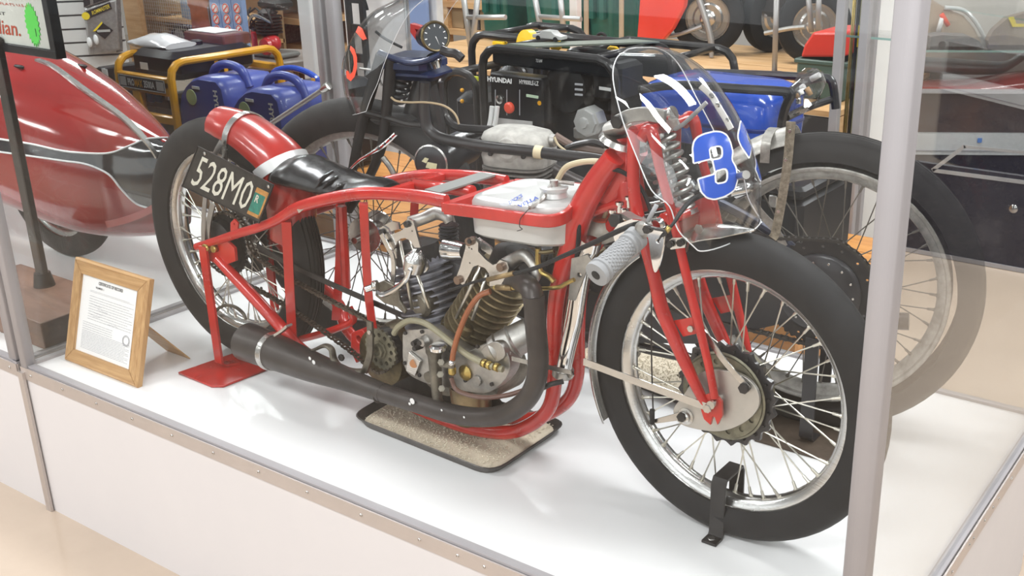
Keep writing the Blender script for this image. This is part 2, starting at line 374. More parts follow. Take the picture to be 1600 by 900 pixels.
# dark objects on the left platform behind the post
# ================================================================== framed certificate
fl=Zp(100,563); frr=Zp(213,607.5); fl.z=frr.z=.002
ux=(frr-fl); wd=ux.length; ux.normalize(); back=EZ.cross(ux).normalized()
up=(EZ*math.cos(math.radians(17))+back*math.sin(math.radians(17))).normalized()
nf=ux.cross(up).normalized()   # faces viewer
if nf.dot(CAMP-fl)<0: nf=-nf
tl=pl(123,403,fl,nf); ht=(tl-fl).dot(up)
cert=thing('picture_frame','oak picture frame holding a typed certificate at the left end of the case','picture frame',(fl+frr)/2)
bw=.040; th=.018
def fp(u,v,o=0): return fl+ux*u+up*v+nf*o
for nm,poly,mt in (('frame_rail',[(0,0),(wd,0),(wd-bw,bw),(bw,bw)],OAK),('frame_rail',[(0,ht),(wd,ht),(wd-bw,ht-bw),(bw,ht-bw)],OAK),('frame_stile',[(0,0),(bw,bw),(bw,ht-bw),(0,ht)],OAKV),('frame_stile',[(wd,0),(wd-bw,bw),(wd-bw,ht-bw),(wd,ht)],OAKV)):
    mb=MB(); lo=[fp(u,v,-th) for u,v in poly]
    c=[(wd/2,ht/2)]
    def sh(u,v,k): return (u+(wd/2-u)*k*0,v)
    inn=lambda u,v,d:(min(max(u,d),wd-d),min(max(v,d),ht-d))
    r0=lo; r1=[fp(u,v,-.004) for u,v in poly]; r2=[fp(*inn(u,v,.005),.001) for u,v in poly]; r3=[fp(*inn(u,v,.009),-.001) for u,v in poly]
    r4=[fp(*inn(u,v,.010),.0) for u,v in poly]
    mb.loft([r0,r1,r2,r3,r4]); obj(nm,mb,mt,cert,smooth=25)
q=[fp(bw-.003,ht-bw+.003,-.006),fp(wd-bw+.003,ht-bw+.003,-.006),fp(wd-bw+.003,bw-.003,-.006),fp(bw-.003,bw-.003,-.006)]
pp=obj('certificate_paper',slab(q,.002),PAPER,cert)
ink=MB(); inkg=MB(); stmp=MB()
def cl(u,v): return bil(q,u,v)+nf*.0012
obj('heading',text_mb('CERTIFICATE OF RECORD',subquad(q,.30,.055,.72,.095),bold=.02,off=.0012),INK,cert)
obj('heading',text_mb('NUMBER 1',subquad(q,.26,.125,.40,.15),bold=.01,off=.0012),INK,cert)
ly=[.19,.205]+[.26+.032*i for i in range(10)]+[.60+.028*i for i in range(4)]+[.71+.0185*i for i in range(13)]
for i,v in enumerate(ly):
    a=.17 if i<12 else .10
    b=.93 if i%3 else .86
    if 12<=i<16: b=.62
    u=a
    while u<b:
        e=min(b,u+random.uniform(.02,.07)); p0=cl(u,v); p1=cl(e,v); h=up*.0011*(1 if i>=2 else .6)
        inkg.add([p0,p1,p1+h,p0+h],[(0,1,2,3)]); u=e+.008
for k in range(5):   # handwriting squiggles
    a=random.uniform(.2,.6); v=.36+.045*k; pts=[cl(a+.02*j,v+random.uniform(-.012,.012)) for j in range(10)]
    for p0,p1 in zip(pts,pts[1:]): ink.add([p0,p1,p1+up*.0008,p0+up*.0008],[(0,1,2,3)])
for rr in (.062,.050):
    for k in range(28):
        a0,a1=2*PI*k/28,2*PI*(k+1)/28; P_=[cl(.86+r*math.cos(a),.66+1.1*r*math.sin(a)) for r,a in ((rr,a0),(rr,a1),(rr-.006,a1),(rr-.006,a0))]
        stmp.add(P_,[(0,1,2,3)])
for nm_,m_ in (('printed_lines',inkg),('handwriting',ink),('round_stamp',stmp)):
    o=obj(nm_,m_,GREYINK,cert); o['kind']='stuff'
mid=fp(wd*.62,ht*.62,-th); foot=mid+back*.13; foot.z=.002
mb=MB().prism([fp(wd*.5,ht*.62,-th-.001),fp(wd*.78,ht*.62,-th-.001),Vector((0,0,0))+fp(wd*.72,0,0)*0+foot+ux*.085,foot-ux*.02],back*.004)
obj('easel_back',mb,OAK,cert)
# ================================================================== sign on stand in the left case
sg=thing('sign','hand-lettered white sign in a black frame on a dark pole stand in the left case','sign',(-.30,.30,0))
b0=Zp(47,541); b1=Zp(104,528)
mb=MB(); yb0,yb1=.10,.36
xs=[-.62,-.52,-.42,-.32,-.24,-.16,-.10,-.045]
lo=[];
for x in xs: lo.append(x)
fr=[(x,yb0+.0) for x in xs]; 
mb.prism([(x,yb0,0.001) for x in xs]+[(-.06,yb1,0.001),(-.60,yb1,0.001)],(0,0,.085))
obj('stand_base',mb,DWOOD,sg,bevel=.004)
pt=Vector((-.33,.285,.085)); 
obj('pole',MB().cbox((-.335,.285,.47),(.040,.022,.77),.003),mat('grey_brown_metal',(.085,.075,.07),.4,.5),sg)
obj('pole_foot',MB().cyl((-.335,.285,.086),(-.335,.285,.13),.032,.024),IRON,sg)
SY=.30
q=[Yp(-190,-60,SY),Yp(80,-60,SY),Yp(100,94,SY),Yp(-165,36,SY)]
zb=q[2].z; xr=q[2].x-.02; 
q=[Vector((xr-.62,SY,zb+.46)),Vector((xr,SY,zb+.46)),Vector((xr,SY,zb)),Vector((xr-.62,SY,zb))]
fb=.055
obj('sign_board',slab(subquad(q,.04,.04,.96,.96),.012,0),mat('cream_card',(.80,.79,.73),.6,0,var=.05,vscale=50),sg)
mb=MB()
for a,b,c_,d in ((0,0,1,.06),(0,.945,1,1),(0,0,.05,1),(.955,0,1,1)): 
    obj('sign_frame',slab(subquad(q,a,b,c_,d),.03,.008+(.001 if c_-a==1 else 0)),BIRON,sg,bevel=.003)
RW=mat('red_marker_ink',(.62,.10,.05),.6)
def sq(px0,py0,px1,py1,px2=None,py2=None,px3=None,py3=None): pass
def spx(*c): return [Yp(c[2*i],c[2*i+1],SY-.0005) for i in range(4)]
obj('lettering',text_mb('SALT FLATS U.S.A.',spx(-22,1,46,8,48,12,-20,5),bold=.005),RW,sg)
obj('lettering',text_mb('FASTEST',spx(-32,15,8,19,9,24,-31,20)),INK,sg)
obj('lettering',text_mb('Indian.',spx(-25,27,31,34,33,57,-22,50),bold=.01),RW,sg)
cs=Yp(51,39,SY-.0008); st=[]
for k in range(44):
    a=2*PI*k/44; r=1 if k%2 else .80
    st.append(cs+Vector((math.cos(a)*.036*r,0,math.sin(a)*.062*r)))
obj('star_sticker',MB().prism(st,(0,-.0012,0)),mat('fluorescent_green_card',(.16,.86,.13),.5),sg)
obj('sticker_stroke',MB().box(cs+Vector((.012,-.0016,-.02)),(.0022,.0008,.022)),INK,sg)
# ================================================================== drip trays
def tray(poly,label,h=.022):
    """poly: four floor corners"""
    P=[Vector(p) for p in poly]; c=sum(P,Vector())/4
    t=thing('drip_tray',label,'tray',(c.x,c.y,0),'metal trays of granules under the engines')
    def ring(k,z,rad=.05):
        out=[]
        for i in range(4):
            p=c+(P[i]-c)*k; a=c+(P[i-1]-c)*k; b=c+(P[(i+1)%4]-c)*k
            u=(a-p).normalized()*rad; v=(b-p).normalized()*rad
            for s_ in range(6):
                q_=s_/5; out.append((p+u)*(1-q_)**2+p*2*q_*(1-q_)+(p+v)*q_*q_)
        return [Vector((o.x,o.y,z)) for o in out]
    obj('pan',MB().loft([ring(.94,.001),ring(.99,h*.8),ring(1.015,h),ring(1.0,h+.002),ring(.975,h*.85),ring(.93,.004)]),mat('dark_baking_tray',(.10,.09,.085),.42,.6,var=.2),t)
    g=MB(); base=ring(.935,.006); inner=ring(.5,.014); g.loft([base,ring(.90,.012),inner,ring(.05,.012)],cap=True)
    bed=obj('granules',g,mat('absorbent_granules',(.70,.61,.47),.9,0,var=.14,vscale=260,bump=1.0,bscale=260),t); bed['kind']='stuff'
    gm=MB(); rnd=random.Random(3)
    for _ in range(2600):
        a,b=rnd.random(),rnd.random(); p=(P[0]*(1-a)+P[1]*a)*(1-b)+(P[3]*(1-a)+P[2]*a)*b; p=c+(p-c)*.88
        r=rnd.uniform(.0014,.0028); z=.0135+rnd.uniform(-.001,.002)
        o=Vector((p.x,p.y,z)); v=[o+Vector((r,0,0)),o+Vector((-r*.6,r,0)),o+Vector((-r*.6,-r,0)),o+Vector((0,0,r))]
        gm.add(v,[(0,1,3),(1,2,3),(2,0,3)])
    g2=obj('loose_granules',gm,mat('granule',(.72,.64,.50),.9,0,var=.18,vscale=90),t,smooth=0); g2['kind']='stuff'
tray([Zp(549,662),Zp(770,751),Zp(887,672),Zp(655,600)],'dark metal tray of pale granules under the red motorcycle engine')
tray([Zp(880,560),Zp(1085,645),Zp(1150,590),Zp(960,520)],'tray of tan granules beneath the dark motorcycle, seen through the front wheel')
# ================================================================== wheel clamp on the platform
cl_=thing('wheel_clamp','black flat-bar hoop bolted down over the front wheel rim','bracket',Zp(1118,843))
a=Zp(1105,838); off=-.055
def cp(px,py,o): return B(px,py,o)
pts=[B(1102,842,-.085),B(1118,846,-.064),B(1126,838,-.060),B(1133,772,-.056),B(1140,757,-.050),B(1150,752,.0),B(1160,752,.045),B(1158,775,.056)]
pts[0].z=.004; pts[1].z=.004
fx=Zp(1117,842); 
P_=[Vector((fx.x,fx.y-.028,.004)),Vector((fx.x,fx.y,.004)),Vector((fx.x,fx.y+.006,.012)),Vector((fx.x,fx.y+.008,.125)),Vector((fx.x,fx.y+.014,.137)),Vector((fx.x,fx.y+.085,.137)),Vector((fx.x,fx.y+.090,.125)),Vector((fx.x,fx.y+.092,.008)),Vector((fx.x,fx.y+.12,.004))]
obj('hoop',MB().ribbon(P_,(1,0,0),.034,.006,smooth=False),IRON,cl_,bevel=.001)
obj('bolt',MB().cyl((fx.x,fx.y-.016,.007),(fx.x,fx.y-.016,.012),.008,seg=6),STEEL,cl_)
# ================================================================== red rear stand
rs=thing('rear_stand','red welded plate stand holding up the red motorcycle rear axle','stand',(.5,.29,0))
a,b,c_,d,e=[Zp(*p) for p in ((279,585),(331,606),(349,606),(416,580),(374,552))]
for p in (a,b,c_,d,e): p.z=.0008
obj('base_plate',MB().prism([a,b,c_,d,e],(0,0,.006)),RED,rs,smooth=20)
bt=Zp(319,592); top=B(317,385,-.115); bb=Vector((top.x,top.y,.012)); 
bar=[Vector((top.x,top.y,top.z)),Vector((top.x,top.y,.020)),Vector((top.x+.004,top.y+.012,.012)),Vector((top.x+.02,top.y+.05,.009))]
obj('upright',MB().ribbon(bar,(1,0,0),.030,.007,smooth=False),RED,rs)
obj('upright',MB().ribbon([Vector((top.x,top.y+.21,.345)),Vector((top.x,top.y+.21,.012)),Vector((top.x+.01,top.y+.18,.009))],(1,0,0),.030,.007,smooth=False),RED,rs)
# ================================================================== wheels
def torus_tyre(R,w,rb,seg=72,grooves=0):
    """tyre cross-section lathe about local y; R outer radius, w width, rb bead radius"""
    prof=[]; 
    n=14; cy=(R+rb)/2; hr=(R-rb)/2
    for i in range(n+1):
        a=-PI*.5+PI*i/n   # across the tread
        y=math.sin(a)*w/2; r=rb+(R-rb)*(.28+.72*math.cos(a)**.72) if abs(math.cos(a))>1e-6 else rb+(R-rb)*.28
        prof.append((y,r))
    prof=[(-w*.36,rb)]+[(-w*.5,rb+(R-rb)*.30)]+prof[1:-1]+[(w*.5,rb+(R-rb)*.30)]+[(w*.36,rb)]
    if grooves:
        q=[]
        for y,r in prof:
            q.append((y,r))
        out=[]
        ys=[(-grooves/2+k+.5)*w*.115 for k in range(grooves)]
        def rr(y):
            for (a,b),(c,d) in zip(q[1:-1],q[2:-1]):
                if a<=y<=c: return b+(d-b)*(y-a)/(c-a+1e-9)
            return R
        ins=[]
        for y in ys: ins+=[(y-.0022,rr(y)),(y-.0012,rr(y)-.004),(y+.0012,rr(y)-.004),(y+.0022,rr(y))]
        lo=min(ys)-.003; hi=max(ys)+.003
        prof=[p for p in q if p[0]<lo]+ins+[p for p in q if p[0]>hi]
    return MB().lathe((0,0,0),EY,prof,seg=seg,closed=True,cap=False)
def lathe_y(prof,seg=64): return MB().lathe((0,0,0),EY,prof,seg=seg,closed=True,cap=False)
def wheel(parent,name,c,ang,R,w,rl,rw,tmat,rmat,smat,nsp=40,hubr=.045,hubw=.045,grooves=0,spr=.0016,a0=0,flange=None):
    """rim is the part, tyre, hub, spokes and nipples its sub-parts. ang rotates local x to the bike's heading"""
    c=Vector(c); h=rw/2; rh=.0
    prof=[(-h,rl),(-h-.002,rl-.003),(-h,rl-.010),(-h*.72,rl-.013),(-h*.60,rl-.026),(-h*.25,rl-.034),(h*.25,rl-.034),(h*.60,rl-.026),(h*.72,rl-.013),(h,rl-.010),(h+.002,rl-.003),(h,rl),(h*.85,rl-.004),(h*.5,rl-.018),(0,rl-.026),(-h*.5,rl-.018),(-h*.85,rl-.004)]
    me=lathe_y(prof,80).mesh(name,rmat,50,Vector((0,0,0)))
    rim=bpy.data.objects.new(name,me); COL.objects.link(rim); rim.parent=parent; rim.location=c-wloc(parent); rim.rotation_euler=(0,0,ang); WORLD[rim.name]=c
    def sub(nm,mb,mt,sm=40,loc=(0,0,0),rot=None):
        me=mb.mesh(nm,mt,sm,Vector((0,0,0))); o=bpy.data.objects.new(nm,me); COL.objects.link(o); o.parent=rim; o.location=loc
        if rot: o.rotation_euler=rot
        return o
    sub('tyre',torus_tyre(R,w,rl-.012,grooves=grooves),tmat,60)
    fl=flange or (-hubw,hubw)
    sub('hub',lathe_y([(fl[0]-.004,.012),(fl[0]-.004,hubr),(fl[0]+.003,hubr),(fl[0]+.006,.024),(fl[1]-.006,.024),(fl[1]-.003,hubr),(fl[1]+.004,hubr),(fl[1]+.004,.012)],32),STEEL,30)
    sub('axle',MB().cyl((0,-.09,0),(0,.09,0),.009,seg=10),STEEL)
    # spokes: four lacing kinds, copied round the hub
    rr=rl-.033; hr=hubr-.004; per=nsp//4; da=2*PI/nsp; lean=da*4.2
    for side in (0,1):
        for dr in (-1,1):
            y0=fl[side]; a=(side*2+(dr>0))*da
            hb=Vector((hr*math.cos(-dr*lean),y0,hr*math.sin(-dr*lean))); rp=Vector((rr*math.cos(0),(-.006 if side==0 else .006),rr*math.sin(0)))
            d=(rp-hb).normalized(); ka=rp-d*.018
            m1=MB().cyl(hb,rp,spr,seg=6).mesh('spoke',smat,60,Vector((0,0,0)))
            m2=MB().cyl(ka,rp,spr*1.9,spr*2.2,seg=6); m2.lathe(rp-d*.002,d,[(0,spr*2.2),(.0,spr*3.4),(.006,spr*3.2)],seg=8); m2=m2.mesh('spoke_nipple',smat,60,Vector((0,0,0)))
            for k in range(per):
                th=-(a+a0+k*4*da)
                for m_,nm in ((m1,'spoke'),(m2,'spoke_nipple')):
                    o=bpy.data.objects.new(nm,m_); COL.objects.link(o); o.parent=rim; o.rotation_euler=(0,th,0)
    return rim,sub
A1=math.atan2(D1.y,D1.x)
bike=thing('motorcycle','red racing motorcycle with a number 3 windscreen, nearest the front glass','motorcycle',(1.26,.39,0))
FW=P1+D1*((Vector((2.05,.366,0))-P1).dot(D1)); FW=Vector((2.05,.366,.331)); RWc=Vector((.467,.413,.345))
fw,fsub=wheel(bike,'front_wheel',FW,A1,.331,.082,.270,.056,BLACK,ALUP,SPK,40,.050,.035,a0=.05)
rw,rsub=wheel(bike,'rear_wheel',RWc,A1,.345,.092,.270,.060,BLACKB,ALUP,SPK,40,.050,.035,grooves=5,a0=.02)
# front hub: drum with holes, scalloped cooling ring, brake plate
def ringhole(R0,R1,nh,rh,rr_,y,th,n=64,scal=None):
    mb=MB(); outer=[]
    for i in range(n*2 if scal else n):
        a=2*PI*i/(n*2 if scal else n); r=R0
        if scal: r=R0-scal[1]*(.5+.5*math.cos(a*scal[0]))**.6
        outer.append(Vector((r*math.cos(a),y,r*math.sin(a))))
    holes=[(Vector((rr_*math.cos(2*PI*k/nh),y,rr_*math.sin(2*PI*k/nh))),rh) for k in range(nh)]
    holes=[(c,r) for c,r in holes]+([(Vector((0,y,0)),R1)] if R1 else [])
    return mb.plate(outer,holes,Vector((0,y,0)),EX,EZ,EY,th)
o=fsub('cooling_ring',ringhole(.113,.070,1,.0001,.09,-.030,.010,scal=(20,.010)),BIRON,30)
fsub('brake_drum',MB().lathe((0,0,0),EY,[(-.040,.094),(-.042,.090),(-.040,.086),(-.030,.084),(.0,.084),(.006,.092),(.010,.05)],seg=48),OLIVE,40)
fsub('drum_cover',ringhole(.088,0,14,.0062,.074,-.044,.003),OLIVE,30)
for k in range(20):
    a=2*PI*(k+.5)/20
    fsub('ring_bolt',MB().cyl((.098*math.cos(a),-.036,.098*math.sin(a)),(.098*math.cos(a),-.029,.098*math.sin(a)),.0035,seg=6),IRON)
# brake plate from the photo, on a plane just outside the drum
OB=-.056
bp=[(1052,640),(1066,620),(1095,582),(1138,580),(1168,592),(1185,615),(1183,640),(1160,662),(1125,674),(1085,670),(1060,660)]
bp=spline([B(x,y,OB) for x,y in bp],4,True)
def plate_px(name,mt,pts,off,th,holes=(),parent=None,sp=0,fn=B,N=N1,Dd=D1,sm=25,bev=0,**k):
    P_=[fn(x,y,off) for x,y in pts]
    if sp: P_=spline(P_,sp,True)
    org=P_[0]
    hs=[(fn(x,y,off),r) for x,y,r in holes]
    return obj(name,MB().plate(P_,hs,org,Dd,EZ,N,th),mt,parent,smooth=sm,**k)
def px_(pts,off,fn=B): return [fn(x,y,off) for x,y in pts]
obj('brake_plate',MB().plate(bp,[],bp[0],D1,EZ,N1,.008),mat('brushed_brake_plate',(.52,.49,.45),.42,.85,var=.15,vscale=10),bike,smooth=25,bevel=.0015)
def nut(x,y,off,r=.008,h=.010,mt=STEEL,fn=B,par=None,N=N1,nm='nut',seg=6):
    p=fn(x,y,off); obj(nm,MB().cyl(p,p-N*h,r,seg=seg),mt,par or bike,smooth=30)
nut(1166,604,OB,.011,.014,IRON); nut(1069,649,OB-.004,.010,.014,IRON)
p=B(1072,650,OB); obj('cam_boss',MB().lathe(p,-N1,[(0,.018),(.003,.018),(.004,.013),(.010,.012),(.012,.008)],seg=20),STEEL,bike)
plate_px('brake_arm',STEEL,[(1020,656),(1024,662),(1075,655),(1072,642)],OB-.006,.003,parent=bike)
obj('brake_cable',MB().tube(px_([(1021,657),(1018,560),(1018,470),(1019,400)],-.068),.0016,seg=6,n=3),IRON,bike)
obj('cable_boot',MB().cyl(B(1019,662,-.068),B(1019,640,-.068),.0055,seg=8),BLACK,bike)
obj('torque_arm',MB().ribbon(px_([(1170,608),(1156,592),(1130,562),(1105,526),(1095,515)],-.062),N1,.003,.012),STEEL,bike)
obj('mudguard_stay',MB().ribbon(px_([(912,565),(950,579),(1000,598),(1080,627),(1112,638)],-.082),EZ,.016,.003),ALUP,bike)
nut(1107,637,-.084,.009,.008,STEEL)
# ------------------------------------------------------------------ girder fork
NO=-.074
def fork_leg(sgn):
    def q(x,y): 
        p=B(x,y,NO); return p if sgn<0 else p+N1*(2*-NO)
    mb=MB().tube([q(*p) for p in ((990,203),(990,290),(998,340),(1008,380),(1022,432),(1036,488),(1066,557),(1096,620),(1104,634))],[.0125,.0125,.0125,.0125,.0135,.0145,.0135,.0105,.009],seg=12)
    l1=obj('fork_leg',mb,RED,bike)
    mb=MB().tube([q(*p) for p in ((1003,216),(1012,204),(1021,214),(1032,268),(1046,318),(1058,368),(1074,436),(1088,492),(1107,570),(1117,622))],[.012,.013,.012,.0095,.0095,.0095,.0095,.0095,.0085,.0085],seg=12)
    obj('fork_brace',mb,RED,bike)
    P_=[q(*p) for p in ((1090,622),(1114,612),(1127,628),(1128,650),(1121,664),(1117,652),(1113,651),(1110,664),(1100,655),(1095,640))]
    obj('fork_end',MB().plate(P_,[],P_[0],D1,EZ,N1,.007),RED,bike)
    P_=[q(*p) for p in ((1049,503),(1084,497),(1087,523),(1064,528))]
    obj('fork_gusset',MB().plate([v+N1*.008 for v in P_],[],P_[0]+N1*.008,D1,EZ,N1,.004),RED,bike)
fork_leg(-1); fork_leg(1)
nut(1080,513,NO-.0,.007,.005,STEEL)
# cross tubes
def cross(x,y,r,mt=RED,o0=NO,o1=-NO,nm='fork_cross_tube'):
    a=B(x,y,o0); obj(nm,MB().cyl(a,a+N1*(o1-o0),r),mt,bike)
cross(1012,206,.011); cross(990,207,.013); cross(1003,360,.011); cross(1047,345,.010); cross(1036,340,.009)
# coil spring between the girders
sa,sb=B(1030,208,0),B(1064,330,0); ax=(sb-sa); Ls=ax.length; u_,w_=frame_for(ax); pts=[]
nt=9
for i in range(nt*14+1):
    t=i/(nt*14); a=2*PI*nt*t; r=.026+.008*math.sin(PI*t); pts.append(sa+ax*t+(u_*math.cos(a)+w_*math.sin(a))*r)
obj('fork_spring',MB().tube(pts,.0048,seg=8,smooth=False),mat('grey_spring_steel',(.40,.39,.36),.35,.85,var=.2),bike)
obj('spring_rod',MB().cyl(sa-ax*.05,sb+ax*.05,.010),STEEL,bike)
obj('spring_seat',MB().cyl(sb,sb+ax*.06,.034),ALU,bike); obj('spring_seat',MB().cyl(sa-ax*.06,sa,.032),ALU,bike)
# top link, damper knob, handlebar clamp
obj('fork_link',MB().ribbon(px_([(966,190),(985,181),(1010,178),(1040,183)],-.088),N1,.010,.026),ALU,bike,bevel=.002)
obj('fork_link',MB().ribbon(px_([(966,190),(985,181),(1010,178),(1040,183)],.088),N1,.010,.026),ALU,bike,bevel=.002)
nut(967,190,-.094,.013,.010,IRON)
obj('top_yoke',MB().tube(px_([(957,200),(975,196),(1000,190)],0),[.035,.040,.030],seg=14,sq=.45),ALU,bike)
obj('damper_plate',MB().cyl(B(975,222,0),B(977,214,0),.052,.046,seg=24),STEEL,bike)
obj('clamp_tube',MB().cyl(B(1018,184,-.03),B(1049,179,-.03),.014),RED,bike)
obj('clamp_cap',MB().cyl(B(1049,179,-.03),B(1053,178,-.03),.0155),STEEL,bike)
plate_px('screen_bracket',ALU,[(1030,200),(1040,188),(1056,186),(1060,196),(1048,206),(1035,208)],-.05,.008,parent=bike)
obj('screen_stay',MB().tube([B(1055,202,-.05),B(1070,192,-.06),B(1104,160,-.05)],.0042,seg=8),GREYP,bike)
plate_px('fork_side_link',ALUP,[(1043,378),(1050,372),(1068,371),(1073,376),(1070,387),(1048,390)],-.092,.006,parent=bike,bev=1)
nut(1048,381,-.094,.007,.007,IRON); nut(1064,379,-.094,.007,.007,IRON)
plate_px('fork_top_plate',RED,[(1050,330),(1078,308),(1110,312),(1118,345),(1100,365),(1062,378)],.02,.006,parent=bike,sp=3)
# ------------------------------------------------------------------ frame
hd=MB().tube(px_([(972,214),(980,262),(990,330)],0),[.031,.029,.031],seg=16)
obj('head_tube',hd,RED,bike)
obj('head_lug',MB().loft([[B(a,b,o) for a,b,o in r] for r in (((958,232,-.03),(986,226,-.03),(986,226,.03),(958,232,.03)),((938,262,-.034),(985,285,-.028),(985,285,.028),(938,262,.034)),((916,300,-.038),(952,330,-.024),(952,330,.024),(916,300,.038)))]),RED,bike,bevel=.012)
def dt(sgn,nm='down_tube'):
    pts=[(960,245),(930,288),(906,335),(893,385),(878,425),(868,480),(866,540),(866,600),(856,640),(828,664),(790,676),(730,668),(660,642),(600,612)]
    P_=[B(x,y,-.045) for x,y in pts]
    if sgn>0: P_=[p+N1*.085 for p in P_]
    obj(nm,MB().tube(P_,[.022,.026,.028,.025,.020,.018,.017,.017,.017,.017,.017,.016,.015,.015],seg=12),RED,bike)
dt(-1); dt(1)
obj('brace_tube',MB().tube(px_([(987,312),(950,322),(925,332)],-.02),.010,seg=10),RED,bike)
obj('brace_tube',MB().tube(px_([(985,250),(975,300),(960,345),(940,372)],.02),.015,seg=10),RED,bike)
# upper rails: seat to tank, wrapping the tank
def rail(sgn):
    W=-.105 if sgn<0 else .105
    pts=[(306,386,-.102),(335,377,-.102),(372,365,-.100),(405,355,-.098),(432,344,-.096),(462,326,-.095),(505,313,-.10),(560,303,-.10),(610,303,-.10),(660,308,-.10),(698,315,-.10)]
    P_=[B(x,y,o) for x,y,o in pts]
    if sgn>0: P_=[p+N1*(-2*o) for p,(x,y,o) in zip(P_,pts)]
    obj('seat_rail',MB().tube(P_,[.010,.011,.012,.012,.013,.015,.015,.015,.015,.016,.016],seg=12,sq=.7,updir=EZ),RED,bike)
    pts=[(695,325,-.118),(760,333,-.125),(830,343,-.125),(862,345,-.118),(884,338,-.09),(896,325,-.05)]
    P_=[B(x,y,o) for x,y,o in pts]
    if sgn>0: P_=[p+N1*(-2*o) for p,(x,y,o) in zip(P_,pts)]
    obj('tank_rail',MB().ribbon(P_,EZ,.026,.012),RED,bike,bevel=.002)
rail(-1); rail(1)
pA=B(697,318,-.118); pA=B(695,325,-.118); obj('rail_cross_bar',MB().box(pA+N1*.118,(.02,.236,.020),ax=(D1,N1,EZ)),RED,bike)
pA=B(600,303,-.10); obj('rail_cross_bar',MB().box(pA+N1*.10,(.02,.20,.015),ax=(D1,N1,EZ)),RED,bike)
pA=B(672,309,-.10); obj('grey_cross_strap',MB().box(pA+N1*.10+EZ*.012,(.045,.185,.004),ax=(D1,N1,EZ)),mat('grey_painted_strap',(.22,.22,.21),.5,.3),bike)
obj('top_tube',MB().tube([B(600,303,-.10)+N1*.10,B(690,315,-.10)+N1*.10],.014,smooth=False),RED,bike)
# rear triangle
def rear(sgn):
    def q(x,y,o=-.098):
        p=B(x,y,o); return p if sgn<0 else p+N1*(-2*o)
    obj('chain_stay',MB().tube([q(340,405),(q(362,428)),q(400,468),q(440,512),q(470,545,-.08),q(530,585,-.065),q(600,612,-.045)],[.013,.0155,.017,.017,.016,.015,.015],seg=12),RED,bike)
    obj('seat_post_strut',MB().tube([q(448,345,-.088),q(452,430,-.085),q(457,525,-.075)],.0165,seg=4,n=3,updir=D1),RED,bike,smooth=20)
    obj('frame_strut',MB().tube([q(568,318,-.085),q(572,400,-.078),q(577,470,-.07),q(586,530,-.06)],.014,seg=4,n=3,updir=D1),RED,bike,smooth=20)
    obj('dropout',MB().plate([q(318,388),q(352,374),q(366,388),q(368,408),q(346,416),q(322,405)],[],q(318,388),D1,EZ,N1,.008),RED,bike)
rear(-1); rear(1)
obj('rail_tab',MB().plate(px_([(360,348),(366,342),(372,349),(371,364),(360,366)],-.094),[(B(366,350,-.094),.003)],B(360,348,-.094),D1,EZ,N1,.004),RED,bike)
for x,y in ((534,320),): obj('frame_strut',MB().tube(px_([(534,322),(538,390),(541,450)],.05),.012,seg=8,n=3),RED,bike)
obj('lower_lug',MB().plate(px_([(548,520),(565,514),(574,525),(570,560),(556,568),(547,548)],-.03),[(B(560,530,-.03),.009)],B(548,520,-.03),D1,EZ,N1,.05),RED,bike,bevel=.003)
obj('brace_tube',MB().tube(px_([(470,530),(500,522),(530,512),(552,500),(545,480)],-.02),.010,seg=10),RED,bike)
nut(327,386,-.10,.012,.016,BRASS); nut(338,388,-.10,.010,.012,BRASS); nut(409,450,-.1,.004,.003,IRON)
# ------------------------------------------------------------------ rear mudguard shell
def guard(name,mt,c,R,a0,a1,wd,th,parent,n=22,flare=0,Dd=D1,NN=N1,depth=.055):
    rings=[]
    for i in range(n+1):
        a=math.radians(a0+(a1-a0)*i/n); e=Dd*math.cos(a)+EZ*math.sin(a); pr=[];m=10
        for side in (1,-1):
            for k in range(m+1):
                t=(-1+2*k/m)*side; y=t*wd/2; dr=-depth*abs(t)**2.6
                rr=R+dr-(0 if side>0 else th)
                pr.append(c+e*rr+NN*y)
        rings.append(pr)
    return obj(name,MB().loft(rings),mt,parent,smooth=50)
mg=[]  # path of the ridge in the photo with half width
rid=[(343,166),(362,170),(392,181),(424,203),(448,224),(466,252),(478,300),(480,350),(474,384)]
wds=[.055,.062,.066,.069,.071,.073,.074,.070,.060]
P_=spline([B(x,y,0) for x,y in rid],4); W_=lerplist(wds,4); rings=[]
for i,p in enumerate(P_):
    d=(P_[min(i+1,len(P_)-1)]-P_[max(i-1,0)]).normalized(); nn=d.cross(N1).normalized()
    if nn.dot(RWc-p)>0: nn=-nn
    pr=[]; m=10
    for side in (1,-1):
        for k in range(m+1):
            t=(-1+2*k/m)*side; th_=t*PI*.5
            pr.append(p+N1*(math.sin(th_)*W_[i]*(1 if side>0 else .97))-nn*(W_[i]*1.0*(1-math.cos(th_))+(0 if side>0 else .003)))
    rings.append(pr)
obj('rear_mudguard',MB().loft(rings),GRED,bike,smooth=50)
# flat strap over the mudguard top and stay down the side
def hoop(i,w,extra,nm,mt,wid):
    p=P_[i]; d=(P_[i+1]-P_[i-1]).normalized(); nn=d.cross(N1).normalized(); nn=nn if nn.dot(RWc-p)<0 else -nn
    W=W_[i]+.003; pts=[p+N1*(math.sin(t)*W)-nn*(W*(1-math.cos(t))-.002) for t in [(-1+2*k/12)*PI*.5 for k in range(13)]]
    pts=[pts[0]-nn*e for e in extra[::-1]]+pts
    return obj(nm,MB().ribbon(pts,d,wid,.003,n=2),mt,bike)
hoop(7,0,(.02,.06),'guard_strap',ALUP,.020)
obj('guard_stay',MB().ribbon([B(346,222,-.078),B(335,245,-.082),B(322,300,-.09),B(318,350,-.095),B(318,385,-.098)],D1,.016,.003),ALUP,bike)
hoop(19,0,(.012,),'seat_band',mat('white_band_metal',(.66,.65,.64),.38,.4),.030)
